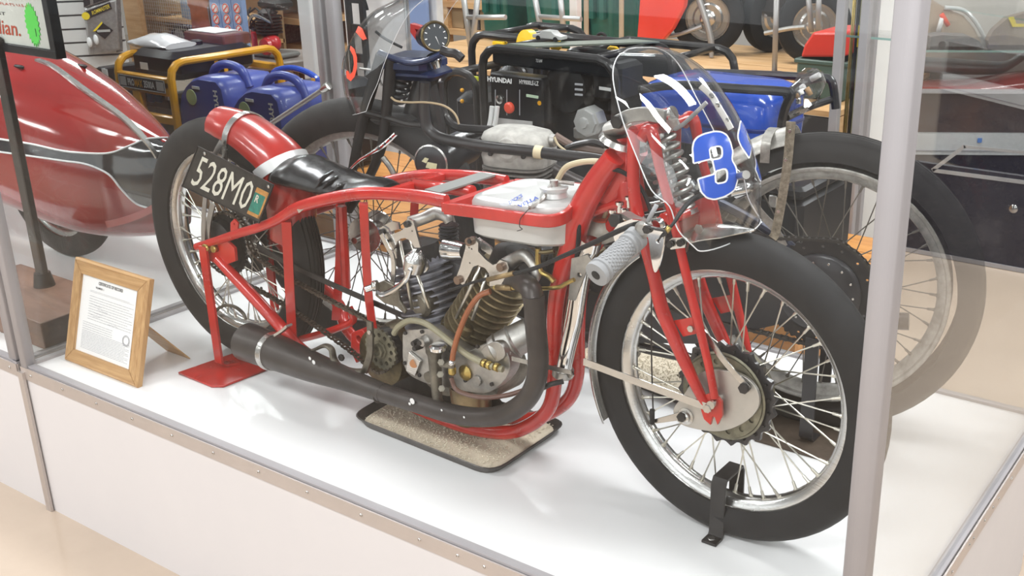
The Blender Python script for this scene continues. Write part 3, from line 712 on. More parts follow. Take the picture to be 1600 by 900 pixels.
# ------------------------------------------------------------------ seat
sp=[(430,262,.080,.052),(448,252,.088,.060),(470,258,.088,.060),(500,272,.080,.052),(530,284,.074,.040),(560,290,.072,.034),(590,293,.062,.028),(612,296,.036,.020)]
sp=[(452,272,.070,.03),(462,272,.079,.047),(480,274,.084,.052),(505,281,.080,.046),(535,290,.078,.036),(562,294,.076,.030),(590,295,.064,.024),(610,297,.040,.016)]
cs_=spline([B(x,y,0) for x,y,_,_ in sp],4); ws=lerplist([a[2] for a in sp],4); hs=lerplist([a[3] for a in sp],4); rings=[]
for i,p in enumerate(cs_):
    d=(cs_[min(i+1,len(cs_)-1)]-cs_[max(i-1,0)]).normalized(); nn=N1.cross(d).normalized(); nn=nn if nn.z>0 else -nn
    wob=1+.05*math.sin(i*1.3)*math.sin(i*.5)
    rings.append([p+N1*(math.cos(t)*ws[i])+nn*(hs[i]*wob*math.sin(t)*(1.0 if math.sin(t)>0 else .6)*(1-.18*math.cos(t)**2)) for t in [2*PI*k/20 for k in range(20)]])
obj('seat',MB().loft(rings),LEATHER,bike,smooth=60)
obj('seat_piping',MB().tube([B(556,302,-.07),B(575,300,-.075),B(600,296,-.05),B(612,296,0)],.004,seg=6),ALUP,bike)
for k,(x0,y0,x1,y1) in enumerate(((492,296,520,268),(500,300,528,276),(520,300,545,284))): obj('seat_crease',MB().tube([B(x0,y0,-.075),B((x0+x1)/2-3,(y0+y1)/2-2,-.062),B(x1,y1,-.03)],[.003,.006,.003],seg=8),LEATHER,bike)
obj('seat_bracket',MB().ribbon(px_([(466,330),(474,324),(480,319)],-.104),EZ,.010,.003,smooth=False),ALUP,bike)
# ------------------------------------------------------------------ licence plate
LP=[B(309,228,-.115),B(428,289,-.115),B(405,349,-.115),B(284,291,-.115)]
lp=obj('licence_plate',slab(LP,.002),mat('weathered_black_plate',(.045,.040,.035),.5,.2,var=.5,vscale=30,bump=.1),bike)
CREAM=mat('cream_embossed_paint',(.66,.63,.53),.5,0,var=.15,vscale=40)
obj('plate_number',text_mb('528M0',subquad(LP,.09,.15,.81,.86),bold=.0,off=.0012),CREAM,lp)
q=subquad(LP,.835,.22,.985,.90); obj('plate_sticker',slab(q,.0008,.001),mat('teal_green_sticker',(.03,.22,.16),.5,0,var=.4,vscale=60),lp)
for a in ((.835,.22,.985,.34),(.835,.82,.985,.90),(.965,.22,.985,.90)): obj('sticker_border',slab(subquad(LP,*a),.0008,.0016),mat('faded_orange_print',(.55,.26,.07),.5,0,var=.4,vscale=80),lp)
obj('sticker_letter',text_mb('R',subquad(LP,.865,.38,.91,.56),bold=.02,off=.0022),CREAM,lp)
for u,v in ((.12,.07),(.955,.08)): 
    p=bil(LP,u,v); obj('plate_bolt',MB().lathe(p,-N1,[(0,.005),(.003,.005),(.004,.002)],seg=8),STEEL,lp)
for a in ((0,0,1,.02),(0,.98,1,1),(0,0,.012,1),(.988,0,1,1)): obj('plate_rim',slab(subquad(LP,*a),.003,.0015),IRON,lp)
# ------------------------------------------------------------------ fuel tank
tz=B(760,318,-.0).z
def tring(k,z,sh=0):
    """plan outline of the tank at height z"""
    out=[]; x0,x1,W=1.432,1.700,.106
    for i in range(40):
        a=2*PI*i/40; ca,sa_=math.cos(a),math.sin(a); e=.42
        px=(x0+x1)/2+(x1-x0)/2*k*math.copysign(abs(ca)**(e),ca); py=W*k*math.copysign(abs(sa_)**(e),sa_)
        py*=1-.30*max(0,(px-1.60)/.10)**2
        p=P1+D1*((px-P1.x)/D1.x)+N1*py; out.append(Vector((p.x,p.y,z+sh*(px-1.58))))
    return out
zr=B(760,333,-.125).z
obj('fuel_tank',MB().loft([tring(.92,zr-.062,.05),tring(.985,zr-.056,.05),tring(1,zr-.01,.05),tring(1,zr+.012,.05),tring(.96,zr+.022,.05),tring(.86,zr+.027,.05),tring(.84,zr+.025,.05),tring(.3,zr+.028,.05)]),SILVERP,bike,smooth=40)
tzp=zr+.030
def Tq(*c): return [pl(c[2*i],c[2*i+1],(1.58,0,tzp),Vector((-.05,0,1)).normalized()) for i in range(4)]
obj('tank_lettering',text_mb("DICK'S",Tq(794,315,815,303,817,308,797,320),bold=.03,off=.001),NUMBLUE,bike)
obj('tank_lettering',text_mb("VELLA",Tq(808,321,840,306,842,311,811,326),bold=.03,off=.001),NUMBLUE,bike)
obj('tank_grey_mark',MB().prism([pl(x,y,(1.58,0,tzp),Vector((-.05,0,1)).normalized()) for x,y in [(789+9*math.cos(t),319.5+2.6*math.sin(t)) for t in [2*PI*k/16 for k in range(16)]]],(0,0,.0004)),GREYINK,bike)  # flat grey oval on the tank top
cp_=pl(866,306,(1.58,0,tzp),EZ)
obj('filler_neck',MB().lathe(cp_,EZ,[(0,.030),(.010,.026),(.016,.030),(.020,.030),(.021,.012)],seg=24),SILVERP,bike)
obj('breather_hose',MB().tube([cp_+EZ*.015,B(871,282,0),B(884,262,0),B(905,254,0),B(930,252,0),B(950,256,0)],.0065,seg=10),HOSE,bike)
obj('breather_collar',MB().cyl(cp_+EZ*.02,cp_+EZ*.034,.009),ALU,bike)
obj('filler_lever',MB().tube([cp_+EZ*.024+Vector((.03,.03,0)),cp_+EZ*.028,B(848,311,-.06),B(828,325,-.115)],.0045,seg=8),ALU,bike)
obj('lock_wire',MB().tube([B(828,325,-.115),B(822,331,-.128),B(813,342,-.136),B(812,354,-.136),B(816,358,-.134),B(808,361,-.13)],.0009,seg=5),IRON,bike)
# ------------------------------------------------------------------ engine of the red motorcycle
def part(nm,mb,mt,**k): return obj(nm,mb,mt,bike,**k)
part('crankcase',MB().lathe(B(686,566,-.06),N1,[(0,.075),(.004,.088),(.02,.094),(.10,.094),(.12,.088),(.124,.07)],seg=32),ALUG)
part('crankcase',MB().lathe(B(745,585,-.055),N1,[(0,.05),(.004,.066),(.10,.070),(.115,.05)],seg=28),ALUG)
part('gearbox',MB().lathe(B(592,560,-.055),N1,[(0,.05),(.005,.075),(.09,.075),(.1,.05)],seg=28),OILY)
part('oil_sump',MB().cyl(B(735,600,-.02),B(738,655,-.02),.052,.046,seg=20),mat('varnished_brass_sump',(.30,.21,.11),.3,.8,var=.5,vscale=14),smooth=30)
part('engine_plate',MB().plate(px_([(548,500),(600,505),(640,520),(700,545),(760,600),(790,640),(700,650),(640,620),(590,600)],.02),[],B(548,500,.02),D1,EZ,N1,.006),IRON)
def cyl_engine(b0,t0,nm='cylinder',r=.062,n=11,mt=ALUG,mt2=IRON,fn=B,par=None,off=0,seg=32,head=True):
    a,b=fn(*b0,off),fn(*t0,off); d=b-a; Ln=d.length; d.normalize(); par=par or bike
    prof=[(0,r*.72)]
    for i in range(n):
        z=Ln*(.04+.94*i/n); t=Ln*.94/n; prof+=[(z,r*.70),(z+t*.18,r),(z+t*.42,r),(z+t*.6,r*.70)]
    prof+=[(Ln,r*.7)]
    body=obj(nm,MB().lathe(a,d,prof,seg=seg),mt,par,smooth=30)
    return a,b,d,Ln
FIN=mat('blued_cylinder_fins',(.42,.42,.47),.38,.8,var=.45,vscale=12,bump=.2,bscale=90)
FIN2=mat('oil_stained_fins',(.36,.29,.17),.38,.75,var=.55,vscale=16,bump=.2,bscale=90)
cyl_engine((690,528),(655,405),r=.078,n=11,mt=FIN)
cyl_engine((726,528),(800,420),r=.070,n=11,mt=FIN2)
part('cylinder_head',MB().lathe(B(655,412,0),(B(645,360,0)-B(655,412,0)),[(0,.05),(.01,.058),(.05,.055),(.06,.03)],seg=24),IRON)
part('cylinder_head',MB().lathe(B(800,425,0),(B(812,385,0)-B(800,425,0)),[(0,.05),(.01,.058),(.045,.055),(.055,.03)],seg=24),IRON)
# timing cover and fittings
OC=-.098
tc_=[(631,518),(652,515),(671,514),(684,522),(707,539),(728,551),(748,541),(770,536),(788,545),(797,568),(790,592),(765,613),(735,613),(700,606),(676,602),(656,595),(638,584),(630,566),(629,540)]
part('timing_cover',MB().plate(spline(px_(tc_,OC),3,True),[],B(631,518,OC),D1,EZ,N1,.036),ALU,bevel=.0025,smooth=25)
for x,y in ((634,520),(660,518),(633,567),(656,586),(705,548),(782,548),(769,600),(747,541),(728,594)): nut(x,y,OC,.0048,.004,IRON,nm='cover_screw',seg=8)
part('cover_boss',MB().cyl(B(747,594,OC),B(747,594,OC)-N1*.006,.0125,seg=6),ALU); part('cover_boss',MB().cyl(B(672,588,OC),B(672,588,OC)-N1*.008,.013,seg=20),ALUG)
q=px_([(642,548),(660,563),(652,586),(638,578)],OC-.001); part('inspection_plate',MB().prism(q,-N1*.008),ALUP,bevel=.001)
part('bronze_bush',MB().cyl(B(647,568,OC-.009),B(647,568,OC-.0105),.0105,seg=20),mat('copper_bush',(.36,.16,.07),.45,.7))
part('pump_body',MB().lathe(B(684,634,OC-.022),EZ,[(0,.010),(.004,.014),(.012,.014),(.018,.012),(.09,.0145),(.13,.016),(.138,.020),(.150,.020),(.153,.012)],seg=20),ALUG)
part('pump_cap',MB().lathe(B(685,546,OC-.022),EZ,[(0,.020),(.008,.021),(.012,.016)],seg=20),CHROME)
for x,y in ((689,566),(688,585),(690,607)): part('pump_plug',MB().cyl(B(x,y,OC-.018),B(x,y,OC-.042),.008,seg=6),ALUG)
part('pump_elbow',MB().tube([B(690,568,OC-.03),B(700,570,OC-.03),B(705,568,OC-.03),B(706,580,OC-.03)],.0085,seg=10),ALUG)
part('brass_union',MB().lathe(B(706,572,OC-.03),-EZ,[(0,.006),(.005,.009),(.018,.009),(.022,.006)],seg=10),BRASS)
part('chrome_nut',MB().sph(B(706,567,OC-.032),.008),CHROME)
part('oil_cap',MB().lathe(B(728,582,OC),-N1,[(0,.017),(.004,.019),(.008,.012),(.010,.004)],seg=16),BRASS)
for i,(x,y) in enumerate(((652,534),(664,532),(658,540))): part('valve_lifter',MB().cyl(B(x,y,OC),B(x,y,OC)-N1*(.016+.004*i),.008,.006,seg=12),IRON)
part('lifter_hub',MB().lathe(B(667,532,OC),-N1,[(0,.014),(.006,.015),(.012,.011),(.018,.009)],seg=20),ALU)
# magneto
ma,mb_=B(768,552,-.085),B(824,522,-.03); md=(mb_-ma)
part('magneto_body',MB().lathe(ma,md,[(0,.020),(.006,.034),(.020,.037),(.022,.040),(.026,.037),(.052,.038),(.056,.041),(.060,.037),(.10,.036),(.115,.025)],seg=28),ALU,smooth=30)
part('magneto_cover',MB().plate(spline(px_([(752,548),(762,538),(775,534),(785,541),(789,556),(776,566),(760,562)],-.104),3,True),[],B(752,548,-.104),D1,EZ,N1,.02),ALU,bevel=.003)
# sprocket
sc=B(594,546,-.085)
def disc_holes(c,R,nh,rh,rr_,th,NN,Dd,bore=0,teeth=0,tl=.006,n=60):
    P_=[]
    m=teeth*6 if teeth else n
    for i in range(m):
        a=2*PI*i/m; r=R+(tl*(.5+.5*math.cos(a*teeth)) if teeth else 0)
        P_.append(c+Dd*r*math.cos(a)+EZ*r*math.sin(a))
    hs=[(c+Dd*rr_*math.cos(2*PI*k/nh)+EZ*rr_*math.sin(2*PI*k/nh),rh) for k in range(nh)]
    if bore: hs.append((c,bore))
    return MB().plate(P_,hs,c,Dd,EZ,NN,th)
part('engine_sprocket',disc_holes(sc,.050,12,.0058,.038,.007,N1,D1,bore=.006,teeth=22,tl=.004),OLIVE)
part('sprocket_hub',MB().lathe(sc,-N1,[(0,.024),(.004,.024),(.005,.019),(.013,.019),(.013,.013),(.004,.012)],seg=8),OLIVE)
part('sprocket_backplate',MB().cyl(sc+N1*.008,sc+N1*.03,.050,seg=28),IRON)
# chains: one link after another round a loop
def chain_loop(pts,parent,mt,nm='drive_chain',pitch=.0125,wd=.012,NN=N1):
    P=spline(pts,10,True); seg=[(P[(i+1)%len(P)]-P[i]).length for i in range(len(P))]; tot=sum(seg); n=int(tot/pitch); n-=n%2
    out=[]; 
    for k in range(n):
        s_=tot*k/n; i=0
        while s_>seg[i]: s_-=seg[i]; i+=1
        out.append(P[i]+(P[(i+1)%len(P)]-P[i])*(s_/seg[i]))
    mb=MB()
    for k in range(n):
        a,b=out[k],out[(k+1)%n]; d=(b-a).normalized(); u=d.cross(NN).normalized(); c=(a+b)/2; w_=wd/2 if k%2 else wd/2-.0018
        for s_ in (-1,1):
            q=[]
            for (x,y) in ((-.5,.0),(-.36,.0042),(-.15,.0032),(.15,.0032),(.36,.0042),(.5,0),(.36,-.0042),(.15,-.0032),(-.15,-.0032),(-.36,-.0042)): q.append(c+d*(x*pitch*1.5)+u*y+NN*(s_*w_))
            mb.prism(q,NN*(.0014*s_))
        mb.cyl(a-NN*(wd/2),a+NN*(wd/2),.0034,seg=6)
    o=obj(nm,mb,mt,parent,smooth=30); o['kind']='stuff'; return o
OCH=-.056
CHN=mat('oily_chain_steel',(.14,.11,.085),.4,.8,var=.6,vscale=60)
chain_loop(px_([(346,332),(330,342),(320,365),(322,392),(335,415),(360,432),(420,462),(480,500),(540,542),(575,570),(594,582),(612,572),(622,550),(616,525),(600,511),(560,492),(480,450),(410,408),(392,385),(385,358),(368,338)],OCH),bike,CHN)
rc=B(352,381,-.050)
part('chain_guard',MB().ribbon(px_([(402,384),(450,412),(520,445),(600,480),(640,498)],-.052),EZ,.014,.004),IRON)
part('rear_sprocket',disc_holes(rc,.083,10,.008,.060,.005,N1,D1,teeth=40,tl=.005),IRON)
part('rear_brake_drum',MB().lathe(rc,-N1,[(-.01,.03),(0,.070),(.022,.068),(.026,.060),(.028,.02)],seg=32),IRON)
part('hub_cone',MB().lathe(rc-N1*.028,-N1,[(0,.026),(.008,.022),(.012,.012),(.03,.010)],seg=16),mat('rusty_red_steel',(.30,.09,.035),.55,.5,var=.5,vscale=40))
part('rear_sprocket',disc_holes(B(385,376,.05),.090,8,.01,.06,.005,N1,D1,teeth=40,tl=.005),IRON)
part('chain_guard_hoop',MB().tube(px_([(328,512),(330,496),(340,483),(353,477),(368,480),(380,490),(384,500)],-.04),.005,seg=8),ALUG)
part('axle_plate',MB().ribbon(px_([(333,318),(326,350),(324,384)],-.09),D1,.018,.004),ALU)
# rocker gear
OR_=-.082
part('rocker_plate',MB().plate(px_([(592,357),(599,353),(606,358),(610,367),(626,361),(632,356),(632,347),(638,342),(645,345),(648,355),(653,374),(657,387),(648,387),(641,376),(633,372),(625,373),(619,379),(617,389),(620,404),(614,402),(606,392),(600,377),(595,368)],OR_),[(B(644,361,OR_),.002)],B(592,357,OR_),D1,EZ,N1,.006),ALUP,smooth=20)
part('rocker_plate',MB().plate(px_([(729,374),(735,370),(742,371),(747,380),(747,393),(758,405),(770,414),(776,412),(781,406),(792,410),(795,419),(789,435),(781,447),(765,447),(764,428),(758,419),(747,414),(739,417),(733,430),(724,446),(711,438),(719,417),(727,388)],OR_),[(B(733,387,OR_),.002),(B(737,389,OR_),.002),(B(734,411,OR_),.002)],B(729,374,OR_),D1,EZ,N1,.006),ALUP,smooth=20)
for x,y in ((637,350),(598,362),(603,378),(610,393)): nut(x,y,OR_,.0075 if y<365 else .005,.007,IRON,nm='rocker_bolt',seg=6)
for x,y in ((735,377),(784,417),(717,437)): nut(x,y,OR_,.0095,.008,mat('brown_bolt',(.20,.13,.09),.45,.6),nm='rocker_bolt',seg=12)
nut(734,377,OR_-.008,.006,.003,IRON)
part('rocker_plate',MB().plate(px_([(746,372),(766,386),(770,392),(792,402),(798,412),(790,418),(776,405),(752,390)],-.02),[],B(746,372,-.02),D1,EZ,N1,.006),ALUP)
part('rocker_plate',MB().plate(px_([(600,352),(612,346),(622,348),(624,358),(608,362)],-.02),[],B(600,352,-.02),D1,EZ,N1,.006),ALUP)
part('rocker_shaft',MB().tube([B(640,348,-.07),B(662,341,-.05),B(682,333,-.03),B(696,338,-.03),B(702,348,-.03)],[.015,.014,.016,.014,.010],seg=14),ALU)
part('rocker_shaft',MB().tube([B(792,414,-.06),B(806,404,-.06),B(820,399,-.07),B(832,412,-.08),B(838,430,-.085),B(833,440,-.085)],[.018,.015,.014,.011,.011,.008],seg=14),ALU)
for i in range(5): a=B(701,352+i*5.5,-.02); part('valve_spring_coil',MB().lathe(a,EZ,[(-.003,.020),(0,.024),(.003,.020)],seg=16),BIRON)
for i in range(4): a=B(826,418+i*6,-.05); part('valve_spring_coil',MB().lathe(a,EZ,[(-.003,.018),(0,.022),(.003,.018)],seg=16),BIRON)
part('intake_trumpet',MB().tube([B(694,388,-.05),B(700,389,-.052),B(712,391,-.055),B(728,393,-.06)],[.014,.026,.024,.019],seg=18),CHROME)
for a,b in (((625,376),(644,484)),((648,418),(671,482)),((751,416),(713,497)),((761,428),(738,500)),((640,374),(650,400))):
    part('pushrod',MB().cyl(B(*a,-.07),B(*b,-.085),.0042,.0042,seg=10),SPK)
part('pushrod_cup',MB().lathe(B(727,520,-.075),B(737,497,-.08)-B(727,520,-.075),[(0,.014),(.02,.014),(.024,.008)],seg=12),OILY)
part('valve_lever',MB().ribbon(px_([(596,366),(606,386),(614,402),(615,432),(612,446)],-.092),D1,.012,.004),ALUP)
part('valve_lever',MB().tube(px_([(664,404),(668,418),(662,424),(652,418)],-.07),.004,seg=8),ALUP)
part('float_dome',MB().lathe(B(646,423,-.10),B(653,388,-.10)-B(646,423,-.10),[(0,.012),(.003,.024),(.030,.026),(.034,.025),(.050,.013),(.053,.0105),(.054,.004)],seg=28),ALUP)
part('dome_hole',MB().cyl(B(653,392,-.112),B(654,390.5,-.116),.0045,seg=14),IRON)
part('kick_lever',MB().tube(px_([(641,421),(636,434),(627,445),(612,455),(598,460),(590,456)],-.13),[.006,.0065,.007,.0075,.007,.005],seg=10),CHROME)
part('lever_pivot',MB().cyl(B(572,452,-.13),B(584,448,-.12),.008,seg=12),CHROME); part('lever_pivot_nut',MB().cyl(B(583,447,-.125),B(590,446,-.12),.013,seg=6),STEEL)
part('lever_bracket',MB().plate(px_([(588,443),(600,438),(614,446),(622,456),(624,470),(634,486),(632,491),(620,480),(600,474),(586,462)],-.10),[],B(588,443,-.10),D1,EZ,N1,.008),ALUG,bevel=.002)
part('carburettor',MB().lathe(B(672,470,-.03),-N1,[(0,.03),(.03,.032),(.04,.024)],seg=18),ALUG)
part('air_box',MB().cbox(B(722,445,.06),(.14,.08,.12),.02,ax=(D1,N1,EZ)),BIRON)
# hoses and cables
AMB=mat('amber_rubber_hose',(.33,.10,.035),.3,0,var=.3,coat=.3)
part('oil_hose',MB().tube([B(766,455,-.09),B(748,463,-.10),B(731,487,-.11),B(717,520,-.12),B(709,548,-.125),B(706,568,-.128)],.0065,seg=10),AMB)
part('oil_hose',MB().tube([B(705,590,-.13),B(711,606,-.13),B(725,615,-.13),B(755,621,-.125),B(790,618,-.12),B(818,610,-.11)],.0055,seg=10),mat('brown_rubber_hose',(.12,.06,.045),.35,0,coat=.3))
part('oil_pipe',MB().tube([B(616,521,-.10),B(622,511,-.105),B(640,501,-.105),B(664,505,-.105),B(690,523,-.108),B(715,543,-.11),B(740,560,-.112),B(768,572,-.112),B(786,577,-.108)],.0075,seg=10),mat('olive_rubber_pipe',(.33,.30,.20),.4,.2,var=.3))
for x,y in ((757,568),(764,571),(776,574)): part('pipe_ferrule',MB().cyl(B(x-3,y-1.5,-.113),B(x+3,y+1,-.113),.010,seg=10),BRASS)
part('throttle_cable',MB().tube([B(700,455,-.12),B(740,441,-.13),B(775,433,-.135),B(830,421,-.14),B(880,400,-.15),B(930,378,-.18),B(968,360,-.2),B(990,352,-.2)],[.003,.003,.0045,.0045,.0045,.005,.005,.004],seg=8),BLACK)
part('cable_ferrule',MB().cyl(B(762,437,-.134),B(803,427,-.138),.0055,seg=10),mat('tarnished_brass',(.34,.24,.12),.4,.8,var=.3))
part('brass_pipe',MB().tube([B(772,449,-.10),B(800,450,-.10),B(840,451,-.10),B(872,449,-.10),B(884,443,-.10),B(897,437,-.10)],.0045,seg=8),BRASS)
part('pipe_sleeve',MB().cyl(B(776,449,-.10),B(800,450,-.10),.0065,seg=10),mat('tarnished_brass',(.3,.2,.1)))
part('fuel_pipe',MB().tube([B(841,388,-.08),B(841,410,-.08),B(846,425,-.08),B(858,432,-.08),B(866,440,-.08)],.006,seg=8),BRASS)
part('fuel_tap',MB().tube([B(842,394,-.08),B(852,394,-.075),B(866,392,-.07)],.005,seg=8),OILY)
part('black_cable',MB().tube([B(898,430,-.07),B(903,380,-.065),B(908,330,-.06),B(922,290,-.06),B(945,268,-.06),B(965,266,-.05),B(985,277,-.04),B(1004,298,-.05),B(1015,325,-.06),B(1018,342,-.07)],.0045,seg=8),BLACK)
part('oil_reservoir',MB().lathe(B(938,378,.02),EZ,[(0,.018),(.008,.034),(.03,.034),(.045,.026),(.05,.018)],seg=20),mat('dirty_white_enamel',(.52,.49,.42),.45,0,var=.5,vscale=30))
part('reservoir_cap',MB().lathe(B(939,352,.02),EZ,[(0,.020),(.014,.020),(.018,.014)],seg=16),mat('orange_cap',(.55,.07,.02),.5))
part('reservoir_hose',MB().tube([B(940,348,.02),B(948,330,.02),B(950,310,.02),B(960,292,.02)],.005,seg=8),HOSE)
part('engine_mount',MB().cbox(B(905,398,.03),(.10,.08,.05),.01,ax=(D1,N1,EZ)),OILY)
part('chrome_tube',MB().tube(px_([(925,386),(915,405),(906,450),(898,500),(887,545),(880,582)],-.055),.0175,seg=16),CHROME)
part('chrome_tube',MB().tube(px_([(905,408),(894,450),(884,500),(876,545),(868,585)],-.02),.0125,seg=14),CHROME)
part('tube_bracket',MB().plate(px_([(893,404),(918,398),(926,412),(916,424),(898,470),(888,468)],-.078),[(B(905,430,-.078),.006)],B(893,404,-.078),D1,EZ,N1,.004),ALU)
part('tube_collar',MB().lathe(B(924,376,-.055),B(920,392,-.055)-B(924,376,-.055),[(0,.022),(.02,.022),(.022,.018)],seg=16),CHROME)
part('tube_clamp',MB().lathe(B(880,580,-.055),B(878,592,-.055)-B(880,580,-.055),[(-.006,.024),(.010,.024)],seg=16),ALU)
nut(893,584,-.075,.008,.008,STEEL)
part('frame_clamp',MB().ribbon(px_([(800,560),(850,572),(893,582)],-.10),EZ,.010,.003),ALU)
part('foot_lever',MB().tube([B(846,607,-.12),B(862,600,-.11),B(880,596,-.09)],.006,seg=8),IRON)
# exhaust
OE=-.135
ex=[(834,462),(837,510),(841,560),(836,600),(818,629),(786,648),(745,652),(700,645),(650,630),(597,613),(540,592),(485,572),(430,550),(386,534)]
er=[.0225,.0225,.0225,.0225,.0225,.0225,.0225,.0225,.0225,.0235,.030,.040,.048,.052]
part('exhaust_pipe',MB().tube(px_(ex,OE),er,seg=24),EXH,smooth=50)
eo=B(386,534,OE); ed=(eo-B(430,550,OE)).normalized()
part('exhaust_mouth',MB().lathe(eo-ed*.01,ed,[(0,.030),(.012,.051),(.012,.046),(.003,.030)],seg=24),IRON)
cc=B(427,549,OE); part('exhaust_band',MB().lathe(cc,ed,[(-.009,.0495),(-.008,.0515),(.008,.0520),(.009,.050)],seg=28),STEEL)
part('band_lug',MB().ribbon(px_([(432,523),(444,515),(452,508)],-.15),N1,.018,.006),STEEL)
for x in (594,600): 
    c_=B(x,614.5,OE); part('pipe_bead',MB().lathe(c_,B(597,613,OE)-B(540,592,OE),[(-.001,.0235),(0,.0248),(.001,.0235)],seg=24),EXH)
for (x,y,s_) in ((644,627,.008),(640,631,.004),(690,641,.003),(725,652,.003),(490,566,.006),(484,560,.005)): part('paint_chip',MB().lathe(B(x,y,OE-.0222 if x>550 else OE-.034),-N1,[(0,s_),(.0008,s_*.6)],seg=7),mat('bare_chip',(.7,.68,.66),.5))
part('exhaust_pipe',MB().tube([B(800,440,-.06),B(815,440,-.09),B(829,452,-.125),B(834,470,OE)],.0225,seg=20),EXH)
part('foot_peg_bracket',MB().tube(px_([(474,552),(492,546),(508,540),(518,546),(522,562),(532,574),(552,580),(568,580)],-.12),[.005,.006,.008,.009,.010,.010,.011,.010],seg=10,sq=.7),ALUG)
part('foot_peg_arm',MB().ribbon(px_([(578,502),(579,530),(578,555),(570,580)],-.11),D1,.018,.006),ALUG)
nut(578,519,-.114,.006,.004,STEEL); nut(535,558,-.115,.009,.007,IRON)
# handlebar, grip, levers
ga,gb=B(931,430,-.315),B(996,370,-.20); gd=(gb-ga).normalized(); gl=(gb-ga).length
part('handlebar',MB().tube([ga+gd*.02,gb,B(1005,358,-.16),B(1000,345,-.08),B(992,330,0)],.0125,seg=12),CHROME)
part('handlebar',MB().tube([B(992,330,0),B(1000,345,-.08)+N1*.16,gb+N1*.4+EZ*.0,gb+N1*.42-D1*.03-EZ*.02],.0125,seg=12),CHROME)
part('grip',MB().lathe(ga,gd,[(0,.010),(.001,.0235),(.008,.0245),(.010,.0215),(.014,.0215),(.016,.024),(.020,.024),(.022,.0205),(gl-.03,.019),(gl-.028,.0225),(gl-.024,.0225),(gl-.022,.019),(gl-.016,.019),(gl-.014,.0225),(gl,.0225),(gl+.002,.014)],seg=28),GREYP,smooth=40)
nb=MB(); u_,w_=frame_for(gd)
for i in range(11):
    for k in range(16):
        t=.027+i*(gl-.062)/10; a=2*PI*(k+.5*(i%2))/16; r=.0200-.001*i/10; c_=ga+gd*t+(u_*math.cos(a)+w_*math.sin(a))*r; e_=(u_*math.cos(a)+w_*math.sin(a))
        nb.lathe(c_,e_,[(0,.0030),(.0016,.0024),(.0020,.0008)],seg=6)
o=part('grip_nubs',nb,GREYP); o['kind']='stuff'
part('grip_end_hole',MB().cyl(ga-gd*.001,ga+gd*.001,.009,seg=16),BLACK)
part('clip_on_plate',MB().plate(px_([(957,362),(966,350),(985,343),(1004,345),(1012,354),(1000,372),(985,392),(972,388),(960,376)],-.19),[],B(957,362,-.19),D1,EZ,N1,.006),CHROME)
part('clip_on_bridge',MB().ribbon([B(962,345,-.12),B(975,335,-.12),B(990,342,-.15),B(1010,350,-.19)],N1,.02,.008),ALU)
nut(965,343,-.13,.014,.012,IRON)
part('lever_blade',MB().plate(spline(px_([(1004,350),(1020,354),(1038,362),(1035,395),(1027,422),(1021,424),(1016,400),(1012,372)],-.22),3,True),[(B(1028,377,-.22),.0035)],B(1004,350,-.22),D1,EZ,N1,.005),CHROME,bevel=.0012)
part('lever_boss',MB().lathe(B(1010,356,-.2),-N1,[(0,.016),(.014,.016),(.016,.010)],seg=16),ALU); nut(1012,358,-.222,.008,.006,IRON)
part('lever_ring',MB().lathe(B(1027,352,-.13),-N1,[(0,.012),(.0,.018),(.008,.018),(.008,.012)],seg=20,closed=True,cap=False),CHROME)
part('adjuster_rod',MB().cyl(B(1012,346,-.21),B(1026,320,-.20),.0042,seg=8),GREYP)
part('clutch_cable',MB().tube([B(1028,377,-.23),B(1036,365,-.225),B(1050,352,-.215),B(1065,330,-.18),B(1085,310,-.12),B(1120,300,-.05),B(1140,305,.02)],[.0015,.002,.003,.0045,.005,.0045,.004],seg=8),BLACK)
part('cable_adjuster',MB().cyl(B(1041,362,-.222),B(1047,354,-.219),.005,seg=8),BRASS)
part('lever_spring_wire',MB().tube(px_([(1008,354),(1024,358),(1038,361),(1040,366),(1032,370)],-.226),.0022,seg=6),IRON)
for x,y in ((957,334),(968,322),(976,333),(983,314)): part('control_button',MB().lathe(B(x,y+10,-.06),EZ,[(0,.005),(.014,.005),(.016,.009),(.022,.009),(.024,.005)],seg=12),CHROME)
part('black_mirror_arm',MB().tube([B(1018,360,.05),B(1060,318,.05),B(1110,292,.05)],.006,seg=8),BLACK)
# front mudguard pieces
def arcguard(nm,mt,R,a0,a1,wd,c=FW,th=.0025,depth=.03,Dd=D1,NN=N1,par=None): return guard(nm,mt,c,R,a0,a1,wd,th,par or bike,depth=depth,Dd=Dd,NN=NN)
arcguard('front_mudguard',ALUP,.350,128,207,.092,depth=.026)
rings=[]
cen=spline([B(x,y,-.01) for x,y in ((1064,366),(1080,356),(1105,350),(1140,352),(1180,358))],5); wz=lerplist([.030,.052,.050,.034,.003],5)
for p,w0 in zip(cen,wz): rings.append([p+N1*t*w0-EZ*(.45*w0*t*t)+EZ*s_ for s_,ts in ((.0,(-1,-.5,0,.5,1)),(-.002,(1,.5,0,-.5,-1))) for t in ts])
part('front_guard_blade',MB().loft(rings),ALUP,smooth=50)
nut(1092,358,-.05,.010,.002,ALU)
part('guard_bracket',MB().plate(px_([(1060,392),(1075,376),(1078,372),(1074,392),(1066,400)],-.06),[],B(1060,392,-.06),D1,EZ,N1,.004),ALU)
